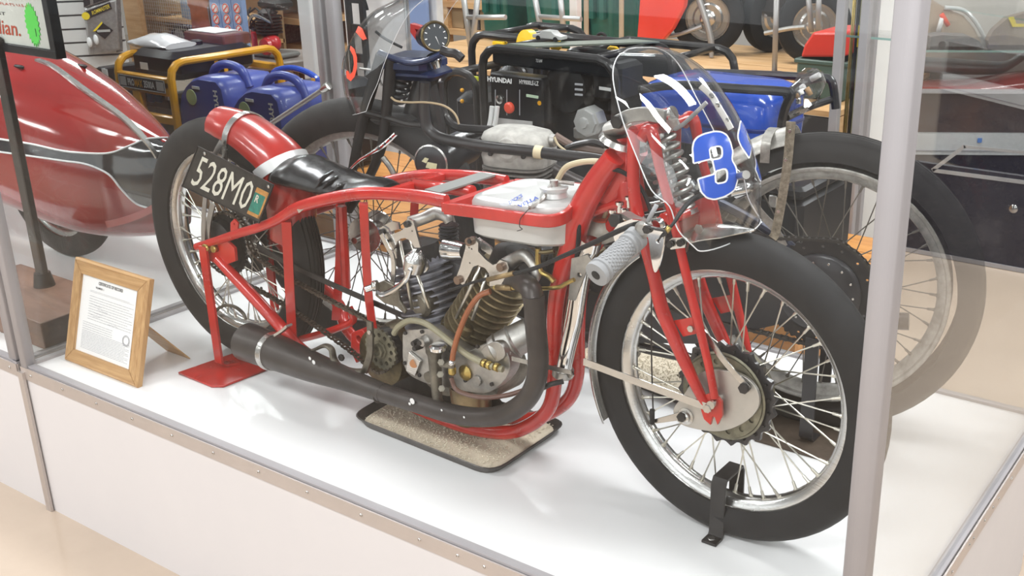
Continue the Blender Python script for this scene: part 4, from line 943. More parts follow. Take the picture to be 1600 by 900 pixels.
# ------------------------------------------------------------------ windscreen
SW=[.018,.075,.112,.130,.138,.138,.136,.132,.120]
rid=[(985,76),(1036,87),(1085,118),(1122,165),(1147,213),(1162,260),(1168,303),(1164,340),(1154,374)]
edg=[(980,78),(963,92),(958,124),(972,185),(994,243),(1018,297),(1046,322),(1060,360),(1090,391)]
def screen_surf(rid,edg,fn,NN,W,nu=8,n=5,top=True):
    WL=W if isinstance(W,list) else [W]*len(rid)
    Rg=spline([fn(x,y,0) for x,y in rid],n); Eg=spline([fn(x,y,-w0) for (x,y),w0 in zip(edg,WL)],n); Ml=[]; WI=spline([Vector((w0,0,0)) for w0 in WL],n)
    for i,(r,e) in enumerate(zip(Rg,Eg)):
        W=WI[i].x; e0=e+NN*W; row=[]
        for k in range(-nu,nu+1):
            t=PI/2*k/nu; row.append(r+(e0-r)*(1-math.cos(t))+NN*(W*math.sin(t)))
        Ml.append(row)
    return Ml
def screen_mesh(rows,th=.003):
    mb=MB(); m=len(rows[0]); n=len(rows); V=[]
    for i,r in enumerate(rows):
        for k,p in enumerate(r):
            a=rows[max(i-1,0)][k]-rows[min(i+1,n-1)][k]; b=r[max(k-1,0)]-r[min(k+1,m-1)]; V.append((p,a.cross(b).normalized()))
    mb.v=[p for p,_ in V]+[p+q*th for p,q in V]; N_=len(V)
    for i in range(n-1):
        for k in range(m-1):
            a=i*m+k; mb.f+=[(a,a+1,a+m+1,a+m),(a+N_,a+N_+m,a+N_+m+1,a+N_+1)]
    for i in range(n-1):
        for k in (0,m-1): a=i*m+k; mb.f.append((a,a+m,a+m+N_,a+N_))
    for k in range(m-1):
        for i in (0,n-1): a=i*m+k; mb.f.append((a,a+1,a+1+N_,a+N_))
    return mb
rows=screen_surf(rid,edg,B,N1,SW)
scr=part('windscreen',screen_mesh(rows),SCREEN,smooth=60)
def screen_edges(rows,par,off=0):
    out=[r[0] for r in rows]; out2=[r[-1] for r in rows]
    loop=out+rows[-1][1:]+out2[::-1][1:]+rows[0][::-1][1:]
    return obj('screen_edge',MB().tube(loop,.0013 if par is scr else .0006,seg=5,smooth=False,closed=True),SCREENE,par)
screen_edges(rows,scr)
F_=MB(); F_.v=[]; m_=len(rows[0])
allv=[p for r in rows for p in r]; allf=[(i*m_+k,i*m_+k+1,(i+1)*m_+k+1,(i+1)*m_+k) for i in range(len(rows)-1) for k in range(m_-1)]
half=m_//2
bv=BVHTree.FromPolygons(allv,[f for f in allf if (f[0]%m_)<half])
def onsurf(px,py,bv=bv):
    d=ray(px,py).normalized(); h,nn,i,_=bv.ray_cast(CAMP,d)
    if h is None: h,nn,i,_=bv.find_nearest(CAMP+d*(FW-CAMP).length)
    if nn.dot(d)>0: nn=-nn
    return h,nn
def decal(poly,holes,off,th,bv=bv,step=7,inset=0):
    """sticker cut from pixel outline laid on the curved sheet"""
    n=len(poly)
    def ins(P,d):
        out=[]; area=sum(P[i][0]*P[(i+1)%len(P)][1]-P[(i+1)%len(P)][0]*P[i][1] for i in range(len(P)))
        s_=1 if area>0 else -1
        for i in range(len(P)):
            a=Vector(P[i-1]);b=Vector(P[i]);c=Vector(P[(i+1)%len(P)]); e=(b-a).normalized(); f=(c-b).normalized()
            nn=(Vector((-e.y,e.x))+Vector((-f.y,f.x)))*s_; l=nn.length; nn=nn/l if l>1e-6 else nn; k=d/max(.5,nn.dot(Vector((-e.y,e.x))*s_))
            out.append((b.x+nn.x*k,b.y+nn.y*k))
        return out
    if inset: poly=ins(poly,inset); holes=[ins(h,-inset) for h in holes]
    vs=[];ed=[]
    for lp in [poly]+holes:
        k0=len(vs); q=[]
        for i in range(len(lp)):
            a=Vector(lp[i]);b=Vector(lp[(i+1)%len(lp)]); k=max(1,int((b-a).length/step))
            q+=[a+(b-a)*j/k for j in range(k)]
        vs+=q; ed+=[(k0+i,k0+(i+1)%len(q)) for i in range(len(q))]
    def ins_p(p,P):
        c=False; j=len(P)-1
        for i in range(len(P)):
            a,b=P[i],P[j]
            if (a[1]>p[1])!=(b[1]>p[1]) and p[0]<(b[0]-a[0])*(p[1]-a[1])/(b[1]-a[1])+a[0]: c=not c
            j=i
        return c
    x0=min(v.x for v in vs);x1=max(v.x for v in vs);y0=min(v.y for v in vs);y1=max(v.y for v in vs)
    x=x0+3.3
    while x<x1:
        y=y0+3.1
        while y<y1:
            if ins_p((x,y),poly) and not any(ins_p((x,y),h) for h in holes): vs.append(Vector((x,y)))
            y+=step
        x+=step
    V,_,F,_,_,_=delaunay_2d_cdt([Vector(v) for v in vs],ed,[],0,1e-6)
    T=[]
    for f in F:
        c=(sum(V[i].x for i in f)/3,sum(V[i].y for i in f)/3)
        if ins_p(c,poly) and not any(ins_p(c,h) for h in holes): T.append(tuple(f))
    hn=[onsurf(v.x,v.y,bv) for v in V]
    return MB().add([h+q*off for h,q in hn],T)
three=[(1079.6,232.5),(1082,221),(1088,214),(1098,209),(1114.6,205),(1126,206),(1134,211),(1140,222),(1144,238),(1142.6,250),(1149,261.6),(1152,280),(1147,296.6),(1140,303),(1130,308.5),(1114.6,313),(1103,310.6),(1093.6,301),(1088,279),(1114.6,271),(1110,250),(1082,257)]
hl=[[(1108,233),(1122,230),(1125,233),(1125,244),(1122,247),(1110,249)],[(1117,269),(1130,265),(1133,268),(1133,280),(1130,284),(1118,286)]]
def chaik(P,c=.22):
    out=[]
    for i in range(len(P)):
        a,b=P[i],P[(i+1)%len(P)]; L_=math.hypot(b[0]-a[0],b[1]-a[1]); k=min(c,2.2/max(L_,.1)); out+=[(a[0]+(b[0]-a[0])*k,a[1]+(b[1]-a[1])*k),(b[0]-(b[0]-a[0])*k,b[1]-(b[1]-a[1])*k)]
    return out
three=chaik(three); hl=[chaik(h) for h in hl]
obj('number_border',decal(three,hl,.0036,0),NUMWHITE,scr); obj('number_three',decal(three,hl,.0044,0,inset=2.5),NUMBLUE,scr)
# the same figure on the far wing, turned so that it reads right from that side
cx3=1116
m3=decal([(2*cx3-x,y) for x,y in three],[[(2*cx3-x,y) for x,y in h] for h in hl],.0036,0); m4=decal([(2*cx3-x,y) for x,y in three],[[(2*cx3-x,y) for x,y in h] for h in hl],.0044,0,inset=2.5)
def mir(mb):
    mb.v=[v-N1*(2*((v-P1).dot(N1))) for v in mb.v]; return mb
obj('number_border',mir(m3),NUMWHITE,scr); obj('number_three',mir(m4),NUMBLUE,scr)
st_=[onsurf(x,y) for x,y in ((1093,136),(1110,152),(1121,170),(1132,188),(1140,203))]
obj('screen_strip',MB().ribbon([h+q*.004 for h,q in st_],N1,.003,.012),mat('frosted_strip',(.72,.71,.69),.4,.3),scr)
for x,y in ((1109,152),(1119,166),(1134,189)):
    h,q=onsurf(x,y); obj('screen_screw',MB().lathe(h+q*.005,q,[(0,.006),(.003,.006),(.005,.003)],seg=10),CHROME,scr)
h,q=onsurf(1161,274); part('screen_spacer',MB().cyl(B(1156,275,-.03),B(1166,273,-.05),.008,seg=12),ALU)
# ================================================================== second motorcycle, dark, facing left behind the red one
b2=thing('motorcycle','dark grimy racing motorcycle facing left, with an orange number on its windscreen','motorcycle',(1.4,.77,0))
A2=math.atan2(D2.y,D2.x)
GREYT=mat('dusty_tyre',(.028,.026,.025),.6,0,spec=.35,var=.35,vscale=12,bump=.1,bscale=140)
RIM2=mat('corroded_pale_rim',(.52,.50,.46),.45,.6,var=.45,vscale=30,bump=.2,bscale=90)
W2=Vector((2.001,.925,.372)); W2f=Vector((.786,.625,.372))
w2r,s2r=wheel(b2,'rear_wheel',W2,A2,.372,.090,.297,.062,GREYT,RIM2,DSPK,40,.060,.035,grooves=7,a0=.03)
w2f,s2f=wheel(b2,'front_wheel',W2f,A2,.372,.080,.297,.056,GREYT,RIM2,DSPK,40,.050,.035,a0=.06)
def p2(nm,mb,mt,**k): return obj(nm,mb,mt,b2,**k)
def c2(pts,off): return [C2(x,y,off) for x,y in pts]
def at2(s_,o,z):  # along the bike from the rear axle, sideways, up
    return Vector((W2.x,W2.y,0))+D2*s_+N2*o+EZ*z
rc2=W2-N2*.062
p2('rear_sprocket',disc_holes(rc2,.128,16,.0035,.116,.006,N2,D2,teeth=46,tl=.006),IRON)
p2('brake_drum',MB().lathe(rc2,-N2,[(-.03,.05),(-.02,.095),(.006,.098),(.010,.094),(.012,.088),(.016,.03),(.04,.02)],seg=40),BIRON)
chain_loop([rc2-N2*.004+D2*(.134*math.cos(a))+EZ*(.134*math.sin(a)) for a in [PI*.5-PI*k/8 for k in range(9)]]+[rc2-N2*.004-D2*.35-EZ*.09,rc2-N2*.004-D2*.66-EZ*.055,rc2-N2*.004-D2*.70-EZ*.01,rc2-N2*.004-D2*.66+EZ*.035,rc2-N2*.004-D2*.35+EZ*.10],b2,mat('black_greasy_chain',(.05,.045,.04),.5,.6),NN=N2,pitch=.0159,wd=.016)
for k in range(14):
    a=2*PI*k/14; q=rc2-N2*.012+D2*(.080*math.cos(a))+EZ*(.080*math.sin(a)); p2('drum_rivet',MB().cyl(q,q-N2*.004,.003,seg=6),STEEL)
GRAL=mat('weathered_aluminium',(.48,.46,.42),.42,.8,var=.5,vscale=30,bump=.3,bscale=60)
def g2(nm,R,a0,a1,wd,c=W2,mt=GRAL,depth=.03): return guard(nm,mt,c,R,a0,a1,wd,.0025,b2,depth=depth,Dd=D2,NN=N2)
g2('rear_mudguard',.392,104,150,.115)
p2('guard_hoop',MB().ribbon([at2(.392*math.cos(math.radians(112)),o,.372+.392*math.sin(math.radians(112))+dz) for o,dz in ((-.066,-.06),(-.064,-.02),(-.050,-.004),(0,.004),(.050,-.004),(.064,-.02))],D2,.022,.003,n=3),GRAL)
p2('guard_stay',MB().ribbon(c2([(1236,190),(1231,250),(1222,310),(1212,362),(1207,372)],-.074),D2,.021,.003),mat('worn_plated_strip',(.50,.45,.35),.4,.8,var=.6,vscale=60,bump=.2,bscale=90))
p2('guard_stay',MB().ribbon(c2([(1165,300),(1186,330),(1212,360),(1225,385)],-.07),EZ,.018,.003),GRAL)
for y in (205,250,330): nut(1236-(y-190)*.14,y,-.077,.0045,.003,STEEL,fn=C2,par=b2,N=N2,nm='stay_bolt')
# frame
def t2(nm,pts,off,r,mt=BIRON,seg=10,**k): return p2(nm,MB().tube([C2(x,y,o if len(q) else off) for (x,y,*q),o in [(p,(p[2] if len(p)>2 else off)) for p in pts]],r,seg=seg,**k),mt)
DG=mat('dusty_black_enamel',(.028,.025,.025),.32,.2,var=.35,vscale=20,coat=.2)
t2('frame_rail',[(664,128),(663,165),(666,195),(678,210),(700,219),(760,229),(830,236),(880,243),(930,249),(985,262),(1060,290),(1120,330)],-.075,.0145,DG,12)
t2('frame_rail',[(686,128),(690,165),(700,188),(716,199),(745,202),(770,203)],.02,.011,DG)
t2('frame_rail',[(718,218),(745,211),(775,204),(800,203)],.05,.009,DG)
p2('rail_tape',MB().cyl(C2(836,237,-.075),C2(848,239,-.075),.0165,seg=14),mat('buff_tape',(.62,.52,.34),.7))
t2('frame_rail',[(885,232),(900,226),(925,222),(945,228)],-.03,.008,DG)
t2('chain_stay',[(930,400),(1010,418),(1100,440),(1200,462),(1262,478)],-.055,.013,DG)
t2('chain_stay',[(960,330),(1060,350),(1140,385),(1230,430)],.055,.013,DG)
t2('seat_stay',[(1090,300),(1160,335),(1215,370),(1262,410),(1285,440)],-.050,.013,mat('chipped_blue_black',(.03,.035,.06),.3,.3,var=.3,vscale=20))
t2('down_tube',[(672,128),(690,220),(705,330),(735,430),(800,480),(900,520),(1000,548)],.0,.018,DG)
t2('lower_rail',[(905,510),(960,528),(1010,545),(1080,560)],-.06,.013,DG)
t2('lower_rail',[(985,490),(1010,470),(1040,458),(1075,450)],-.03,.016,IRON)
# engine
h0=at2(-.62,0,0); print('eng',h0)
HEADM=mat('dusty_cast_head',(.50,.48,.44),.6,.35,var=.35,vscale=25,bump=.5,bscale=60)
FINM=mat('dusty_cast_fins',(.27,.255,.235),.6,.5,var=.4,vscale=20,bump=.3,bscale=90)
ce=C2(812,250,.0); 
def rbox(c,sx,sy,k=.35,seg=28,z=0):
    out=[]
    for i in range(seg):
        a=2*PI*i/seg; ca,sa_=math.cos(a),math.sin(a)
        out.append(c+D2*(sx/2*math.copysign(abs(ca)**k,ca))+N2*(sy/2*math.copysign(abs(sa_)**k,sa_))+EZ*z)
    return out
for i in range(9):
    z=-.012*i-.012; s_=1-.0*i; p2('cylinder_fin',MB().loft([rbox(ce,.172*s_*(1 if i<2 else .98+.02*(i%2)),.16,.5,z=z),rbox(ce,.172*s_,.16,.5,z=z+.004)]),FINM,smooth=20)
p2('cylinder_barrel',MB().loft([rbox(ce,.12,.11,.7,z=-.15),rbox(ce,.12,.11,.7,z=.01)]),IRON)
p2('cylinder_head',MB().loft([rbox(ce,.175,.14,.6,z=-.006),rbox(ce,.180,.15,.55,z=.018),rbox(ce+D2*.004,.170,.14,.55,z=.050),rbox(ce-D2*.002,.178,.13,.5,z=.060),rbox(ce-D2*.004,.165,.12,.6,z=.074),rbox(ce-D2*.010,.11,.08,.8,z=.084),rbox(ce-D2*.010,.03,.02,.8,z=.086)]),HEADM,smooth=45)
p2('rocker_cap',MB().lathe(ce-N2*.060+EZ*.040-D2*.0,-N2,[(0,.034),(.014,.030),(.018,.020)],seg=18),HEADM)
p2('rocker_cap',MB().lathe(ce+D2*.088+EZ*.058,D2,[(0,.016),(.012,.016),(.016,.009)],seg=14),ALU)
for s_ in (-1,1): p2('head_bolt',MB().cyl(ce-N2*.072+D2*(.045*s_)+EZ*.03,ce-N2*.080+D2*(.045*s_)+EZ*.03,.006,seg=6),IRON)
p2('crankcase',MB().lathe(at2(-.70,-.06,.27),N2,[(0,.07),(.004,.10),(.03,.115),(.11,.115),(.13,.09)],seg=28),IRON)
p2('crankcase',MB().lathe(at2(-.50,-.05,.28),N2,[(0,.06),(.004,.085),(.10,.085),(.11,.05)],seg=24),IRON)
p2('gearbox',MB().cbox(at2(-.40,0,.30),(.17,.12,.14),.03,ax=(D2,N2,EZ)),IRON)
p2('oil_tank',MB().cbox(at2(-.36,.0,.50),(.13,.15,.20),.04,ax=(D2,N2,EZ)),BIRON)
p2('rear_cylinder',MB().lathe(at2(-.62,.0,.36),(EZ*1-D2*.1),[(0,.05)]+[q for i in range(9) for q in ((.01+.016*i,.05),(.012+.016*i,.075),(.018+.016*i,.075),(.020+.016*i,.05))],seg=24),FINM,smooth=20)
p2('carburettor',MB().lathe(at2(-.47,-.05,.47),-N2,[(0,.03),(.05,.032),(.06,.02)],seg=16),IRON)
p2('exhaust_pipe',MB().tube([ce+D2*.05-EZ*.02+N2*.03,at2(-.42,.07,.44),at2(-.30,.09,.30),at2(-.1,.10,.24),at2(.2,.11,.26)],.022,seg=14),EXH)
p2('brown_hose',MB().tube(c2([(868,212),(884,222),(900,230),(930,236),(960,240)],-.02),.010,seg=8),mat('brown_perished_hose',(.15,.10,.08),.6))
p2('brown_hose',MB().tube(c2([(866,214),(872,226),(884,236)],-.05),.003,seg=6),HOSE)
p2('side_plate',MB().plate([at2(a,-.07,b) for a,b in ((-.62,.16),(-.30,.20),(-.02,.31),(.02,.40),(-.12,.50),(-.34,.56),(-.55,.40))],[],at2(-.62,-.07,.16),D2,EZ,N2,.006),BIRON)
# oval drum with torn stickers
dc=C2(673,255,-.11)
p2('drum_canister',MB().lathe(dc,N2,[(0,.02),(.0,.040),(.002,.044),(.006,.046),(.20,.046),(.205,.03)],seg=36),BIRON)
p2('drum_rim',MB().lathe(dc,N2,[(-.001,.0435),(.001,.0475),(.003,.0435)],seg=36,closed=True,cap=False),STEEL)
YS=mat('yellowed_sticker',(.66,.62,.38),.6,0,var=.2,vscale=60)
for poly in ([(664,246),(670,248),(666,255),(659,252)],[(668,253),(683,256),(680,273),(670,270),(671,263),(665,262)]):
    P_=c2(poly,-.1115); p2('torn_sticker',MB().prism(P_,-N2*.0006),YS)
# fork, spring, yokes, speedometer
BLUEB=mat('blue_black_enamel',(.012,.022,.075),.3,.2,var=.35,vscale=20,coat=.3)
for o in (-.06,.06):
    t2('fork_leg',[(596,86),(580,140),(566,190),(556,240),(546,290),(538,330)],o,[.015,.015,.014,.013,.012,.010],IRON,12)
    t2('fork_leg',[(612,90),(608,130),(603,180),(596,230),(575,280),(545,330)],o,[.016,.016,.014,.013,.012,.010],IRON,12)
t2('fork_cross_tube',[(560,173),(585,179),(615,187),(640,194),(668,196)],-.065,.009,IRON)
t2('fork_top_link',[(592,82),(606,88),(640,98),(668,94),(690,84)],-.075,.008,BLUEB)
p2('top_yoke',MB().cbox(C2(648,98,0),(.13,.14,.045),.015,ax=(D2,N2,EZ)),BLUEB)
p2('lower_yoke',MB().cbox(C2(655,112,0),(.14,.12,.03),.012,ax=(D2,N2,EZ)),BLUEB)
p2('lower_yoke',MB().cbox(C2(625,182,0),(.13,.12,.03),.012,ax=(D2,N2,EZ)),IRON)
p2('head_tube',MB().cyl(C2(672,108,0),C2(640,200,0),.030,seg=20),DG)
sa,sb=C2(634,104,-.02),C2(618,156,-.02); ax=sb-sa; u_,w_=frame_for(ax)
p2('fork_spring',MB().tube([sa+ax*(i/96)+(u_*math.cos(2*PI*6*i/96)+w_*math.sin(2*PI*6*i/96))*.024 for i in range(97)],.0052,seg=7,smooth=False),BIRON)
p2('spring_core',MB().cyl(sa-ax*.1,sb+ax*.1,.013,seg=12),IRON)
sc_=C2(680,57,-.06); sn=(CAMP-sc_).normalized(); sn=(sn+D2*.55+EZ*.05).normalized()
p2('speedometer',MB().lathe(sc_,-sn,[(0,.036),(.012,.037),(.03,.033),(.075,.024),(.080,.012)],seg=28),BIRON)
p2('speedo_bezel',MB().lathe(sc_,sn,[(-.002,.034),(.002,.0385),(.006,.0355),(.004,.032)],seg=32,closed=True,cap=False),OILY)
p2('speedo_face',MB().cyl(sc_,sc_+sn*.002,.034,seg=28),mat('dial_grey',(.06,.065,.07),.4,0))
fu=EZ.cross(sn).normalized(); fv=sn.cross(fu)
for k in range(9):
    a=math.radians(225-270*k/8); q=sc_+sn*.0026+(fu*math.cos(a)+fv*math.sin(a))*.026; e_=(fu*math.cos(a)+fv*math.sin(a)); g=e_.cross(sn)
    p2('dial_mark',MB().add([q-e_*.003-g*.0012,q+e_*.003-g*.0012,q+e_*.003+g*.0012,q-e_*.003+g*.0012],[(0,1,2,3)]),PAPER)
p2('dial_needle',MB().add([sc_+sn*.003+fu*.001,sc_+sn*.003-fu*.001,sc_+sn*.003+fu*.008-fv*.022],[(0,1,2)]),PAPER)
p2('steering_knob',MB().lathe(C2(678,92,-.04),(EZ-N2*.35).normalized(),[(-.02,.016),(0,.019),(.004,.021),(.008,.018)],seg=20),CHROME)
p2('knob_face',MB().lathe(C2(678,91,-.043),(EZ-N2*.35).normalized(),[(.008,.015),(.0095,.014)],seg=20),IRON)
P_=c2([(641,37),(669,45),(668,50),(648,45),(657,64),(655,70),(641,50)],-.02); p2('red_bracket',MB().plate(P_,[],P_[0],D2,EZ,N2,.02),RED)
t2('handlebar',[(690,78),(700,82),(712,84),(722,92)],-.12,.011,DG)
t2('screen_stay',[(587,49),(598,58),(612,66),(628,74)],-.06,.0035,IRON)
t2('brown_cable',[(611,152),(620,158),(640,160),(665,160),(690,164),(706,173),(714,184),(717,194)],-.09,.0028,mat('tan_cable',(.36,.27,.16),.5))
t2('number_stay',[(562,107),(585,112),(597,134)],-.05,.003,ALU)
CHP=c2([(543,266),(560,250),(585,228),(600,216),(618,207),(621,213),(604,226),(590,244),(577,246),(560,258)],-.10)
p2('chrome_kick_lever',MB().tube(c2([(543,268),(562,250),(582,238),(600,226),(620,208)],-.10),[.005,.008,.012,.014,.012],seg=10,sq=.5),CHROME)
for x,y in ((592,232),(601,225),(610,217)): p2('lever_hole',MB().cyl(C2(x,y,-.107),C2(x,y,-.1155),.0035,seg=10),IRON)
t2('grey_stay',[(598,246),(610,262),(620,282),(628,300)],-.08,.008,GRAL)
# windscreen of the dark motorcycle
rid=[(660,-46),(630,-6),(590,16),(562,48),(545,86),(543,116),(550,146),(565,174)]
edg=[(700,-40),(672,-10),(640,20),(617,60),(600,100),(590,130),(580,152),(572,174)]
rows2=screen_surf(rid,edg,C2,N2,.12)
scr2=p2('windscreen',screen_mesh(rows2),SCREEN,smooth=60); screen_edges(rows2,scr2)
allv=[p for r in rows2 for p in r]; m_=len(rows2[0])
allf=[(i*m_+k,i*m_+k+1,(i+1)*m_+k+1,(i+1)*m_+k) for i in range(len(rows2)-1) for k in range(m_-1) if k<m_//2]
bv2=BVHTree.FromPolygons(allv,allf)
for poly in ([(562,42),(568,45),(575,61),(569,63),(558,51)],[(550,72),(556,77),(560,90),(560,106),(556,120),(550,127),(544,122),(543,112),(546,110),(549,116),(553,112),(555,100),(554,88),(549,78)]):
    obj('orange_numeral',decal(poly,[],.004,0,bv=bv2,step=4),NUMRED,scr2,smooth=0)
# stand under it
st2=thing('wheel_stand','rusty steel plate with a black upright strap under the dark motorcycle rear wheel','stand',Zp(1260,700))
P_=[Zp(x,y) for x,y in ((1150,648),(1180,690),(1292,723),(1330,690),(1340,660),(1240,628))]
for p in P_: p.z=.001
obj('stand_plate',MB().prism(P_,(0,0,.005)),mat('rusty_brown_plate',(.13,.095,.07),.5,.4,var=.4,vscale=14,bump=.3,bscale=60),st2,smooth=20)
tp=C2(1270,530,-.125); obj('upright_strap',MB().ribbon([tp,Vector((tp.x,tp.y,.02)),Vector((tp.x,tp.y+.012,.008)),Vector((tp.x,tp.y+.05,.007))],EX,.034,.006,smooth=False),BIRON,st2)
obj('upright_strap',MB().ribbon([tp+N2*.26,(tp+N2*.26)*1-EZ*(tp.z-.01)],EX,.034,.006,smooth=False),BIRON,st2)

# ================================================================== red and black streamliner in the left case
sl=thing('streamliner','red and black streamlined motorcycle body with white pinstripes in the left case','motorcycle',(-1.2,.65,0))
YC=.66
#      x     top   bot   halfwidth
SEC=[(-.085,.475,.235,.012),(-.11,.50,.215,.035),(-.17,.52,.19,.075),(-.25,.555,.17,.115),(-.37,.60,.15,.165),(-.50,.65,.135,.205),(-.65,.695,.15,.235),(-.85,.745,.185,.26),(-1.1,.79,.19,.275),(-1.5,.83,.16,.28),(-2.0,.82,.10,.27),(-2.4,.72,.12,.22),(-2.7,.55,.18,.13),(-2.85,.40,.25,.03)]
def slring(x,t,b,h,seg=36):
    out=[]; c=(t+b)/2; hh=(t-b)/2
    for i in range(seg):
        a=2*PI*i/seg; sa_,ca=math.sin(a),math.cos(a)
        up_=sa_>0; k=.85 if up_ else .55
        out.append(Vector((x,YC+h*math.copysign(abs(ca)**(.8),ca)*(1-.12*max(0,sa_)),c+hh*math.copysign(abs(sa_)**k,sa_))))
    return out
xs_=[]; 
for i in range(len(SEC)-1):
    for k in range(4):
        t=k/4; xs_.append(tuple(SEC[i][j]*(1-t)+SEC[i+1][j]*t for j in range(4)))
xs_.append(SEC[-1]); 
def sm(v):  # smooth the section table
    for _ in range(3): v=[v[0]]+[tuple((v[i-1][j]+2*v[i][j]+v[i+1][j])/4 for j in range(4)) for i in range(1,len(v)-1)]+[v[-1]]
    return v
rings=[slring(*s_) for s_ in sm(xs_)]
SRED=mat('streamliner_red',(.33,.014,.013),.12,0,var=.14,vscale=3,coat=1.0)
body=obj('fairing_body',MB().loft(rings),SRED,sl,smooth=60)
sv=[p for r in rings for p in r]; n_=36
bv3=BVHTree.FromPolygons(sv,[(i*n_+k,i*n_+(k+1)%n_,(i+1)*n_+(k+1)%n_,(i+1)*n_+k) for i in range(len(rings)-1) for k in range(n_)])
upl=[(-70,204),(-30,211),(0,217),(50,225),(100,236),(150,240),(176,238),(200,229),(227,218),(247,216),(262,216)]
lol=[(232,325),(212,317),(190,295),(170,272),(137,257),(100,251),(37,242),(0,237),(-30,232),(-70,226)]
obj('black_band',decal(upl+[(262,250),(256,300),(248,322)]+lol,[],.0012,0,bv=bv3,step=8),mat('gloss_black_paint',(.010,.011,.018),.10,0,coat=1.0),sl,smooth=60)
def on3(x,y): 
    h,q=onsurf(x,y,bv3); return h+q*.002
def line3(pts):
    P_=spline([Vector((x,y,0)) for x,y in pts],5); return [on3(p.x,p.y) for p in P_]
obj('pinstripe',MB().tube(line3(upl),.0034,seg=6,smooth=False),NUMWHITE,sl); obj('pinstripe',MB().tube(line3(lol),.0034,seg=6,smooth=False),NUMWHITE,sl)
rp=[(58,94),(85,106),(130,139),(185,178),(215,205),(236,228),(248,246)]
L3=line3(rp); obj('centre_strip',MB().ribbon(L3,N1,.020,.008,smooth=False),ALUP,sl)
h,q=onsurf(105,101,bv3)
for x,y in ((128,104),(30,105)): h=on3(x,y); obj('fairing_clip',MB().cbox(h,(.05,.012,.012),.004),IRON,sl)
obj('lower_lip',MB().ribbon([on3(*p) for p in ((168,350),(190,345),(212,338),(232,329),(246,321))],EZ,.022,.010),mat('pink_red_lip',(.42,.06,.05),.3,coat=.5),sl)
wc=Yp(92,300,.645); wc.z=.315
wl,ws_=wheel(sl,'wheel',wc,0,.315,.085,.250,.06,GREYT,ALUP,DSPK,40,.05,.035)
0 and obj('side_leg',MB().ribbon([Vector((-.60,YC-.12,.14)),Vector((-.58,YC-.14,.0))],EX,.02,.006,smooth=False),DRED,sl)
# ================================================================== behind the cases
def yq(y,*c): return [Yp(c[2*i],c[2*i+1],y) for i in range(4)]
def ybox(y,x0,y0,x1,y1,dep):
    """box whose front face (plane y) spans the two pixel corners"""
    a=Yp(x0,y0,y); b=Yp(x1,y1,y); 
    return Vector(((a.x+b.x)/2,y+dep/2,(a.z+b.z)/2)),Vector((abs(b.x-a.x),dep,abs(a.z-b.z)))
# low pine bench that carries the generators
bench=thing('display_bench','long low orange-pine bench carrying the row of generators behind the cases','bench',(-.35,2.1,FZ))
bx0,bx1,by0,by1=-2.75,1.68,1.52,2.45
nb_=5
for k in range(nb_):
    w_=(by1-by0)/nb_; obj('plank',MB().box(((bx0+bx1)/2,by0+w_*(k+.5),-.012),(bx1-bx0,w_-.006,.024)),PALLET,bench)
obj('apron_board',MB().box(((bx0+bx1)/2,by0+.012,-.11),(bx1-bx0,.024,.17)),PALLET,bench); obj('apron_board',MB().box(((bx0+bx1)/2,by1-.012,-.11),(bx1-bx0,.024,.17)),PALLET,bench)
obj('end_board',MB().box((bx1-.012,(by0+by1)/2,-.11),(.024,by1-by0-.05,.17)),PALLET,bench)
for x in (bx0+.06,-1.2,.4,bx1-.06):
    for y in (by0+.07,by1-.07): obj('leg',MB().box((x,y,(FZ-.2)/2),(.07,.07,-FZ-.2)),PALLET,bench)
# ---- yellow framed generator
def rr_tube(pts,r,mt,par,nm='frame_tube',closed=False,seg=10,n=4): return obj(nm,MB().tube(pts,r,seg=seg,n=n,closed=closed),mt,par)
def rloop(x0,x1,z0,z1,y,R,top_only=False):
    """rounded rectangle loop in a plane y"""
    out=[]
    for cx,cz,a0 in ((x0+R,z0+R,180),(x1-R,z0+R,270),(x1-R,z1-R,0),(x0+R,z1-R,90)):
        for k in range(4): a=math.radians(a0+30*k); out.append(Vector((cx+R*math.cos(a),y,cz+R*math.sin(a))))
    return out
def yloop(y0,y1,z0,z1,x,R): return [Vector((x,v.x,v.z)) for v in rloop(y0,y1,z0,z1,0,R)]
yy=1.62; A_=Yp(183,100,yy); B_=Yp(268,128,yy); x0,x1,zt=A_.x,B_.x,.50
yg=thing('generator','yellow-framed portable generator with two blue sockets, left on the bench','generator',((x0+x1)/2,yy+.3,0),)
dpt=.62
for x in (x0,x1): rr_tube(yloop(yy,yy+dpt,.012,zt,x,.07),.018,YEL,yg,'frame_loop',closed=True,n=1)
for z in (.035,zt-.10,): 
    for y in (yy,yy+dpt): obj('cross_bar',MB().cbox(((x0+x1)/2,y,z),(x1-x0,.03,.035),.006),YEL,yg)
zb=Yp(215,135,yy).z; lab=yq(yy-.018,179,115,262,137,262,154,179,128)
xm=x0+.0; zl=Yp(220,125,yy).z
obj('name_bar',MB().cbox(((x0+x1)/2,yy,zl-.012),(x1-x0,.03,.085),.006),YEL,yg)
LQ=[Vector((x0+.02,yy-.0165,zl+.018)),Vector((x1-.03,yy-.0165,zl+.018)),Vector((x1-.03,yy-.0165,zl-.040)),Vector((x0+.02,yy-.0165,zl-.040))]
obj('name_label',slab(LQ,.002),BPL,yg)
for t_,a,b,m in (('PRO',.20,.34,PAPER),('MAX',.35,.52,YEL),('3500A',.55,.78,PAPER)): obj('label_text',text_mb(t_,subquad(LQ,a,.22,b,.80),bold=.03),m,yg)
for a in ((.03,.15,.16,.85),(.82,.15,.97,.85)): obj('label_badge',slab(subquad(LQ,*a),.001,.001),mat('pale_grey_print',(.6,.58,.56),.5),yg)
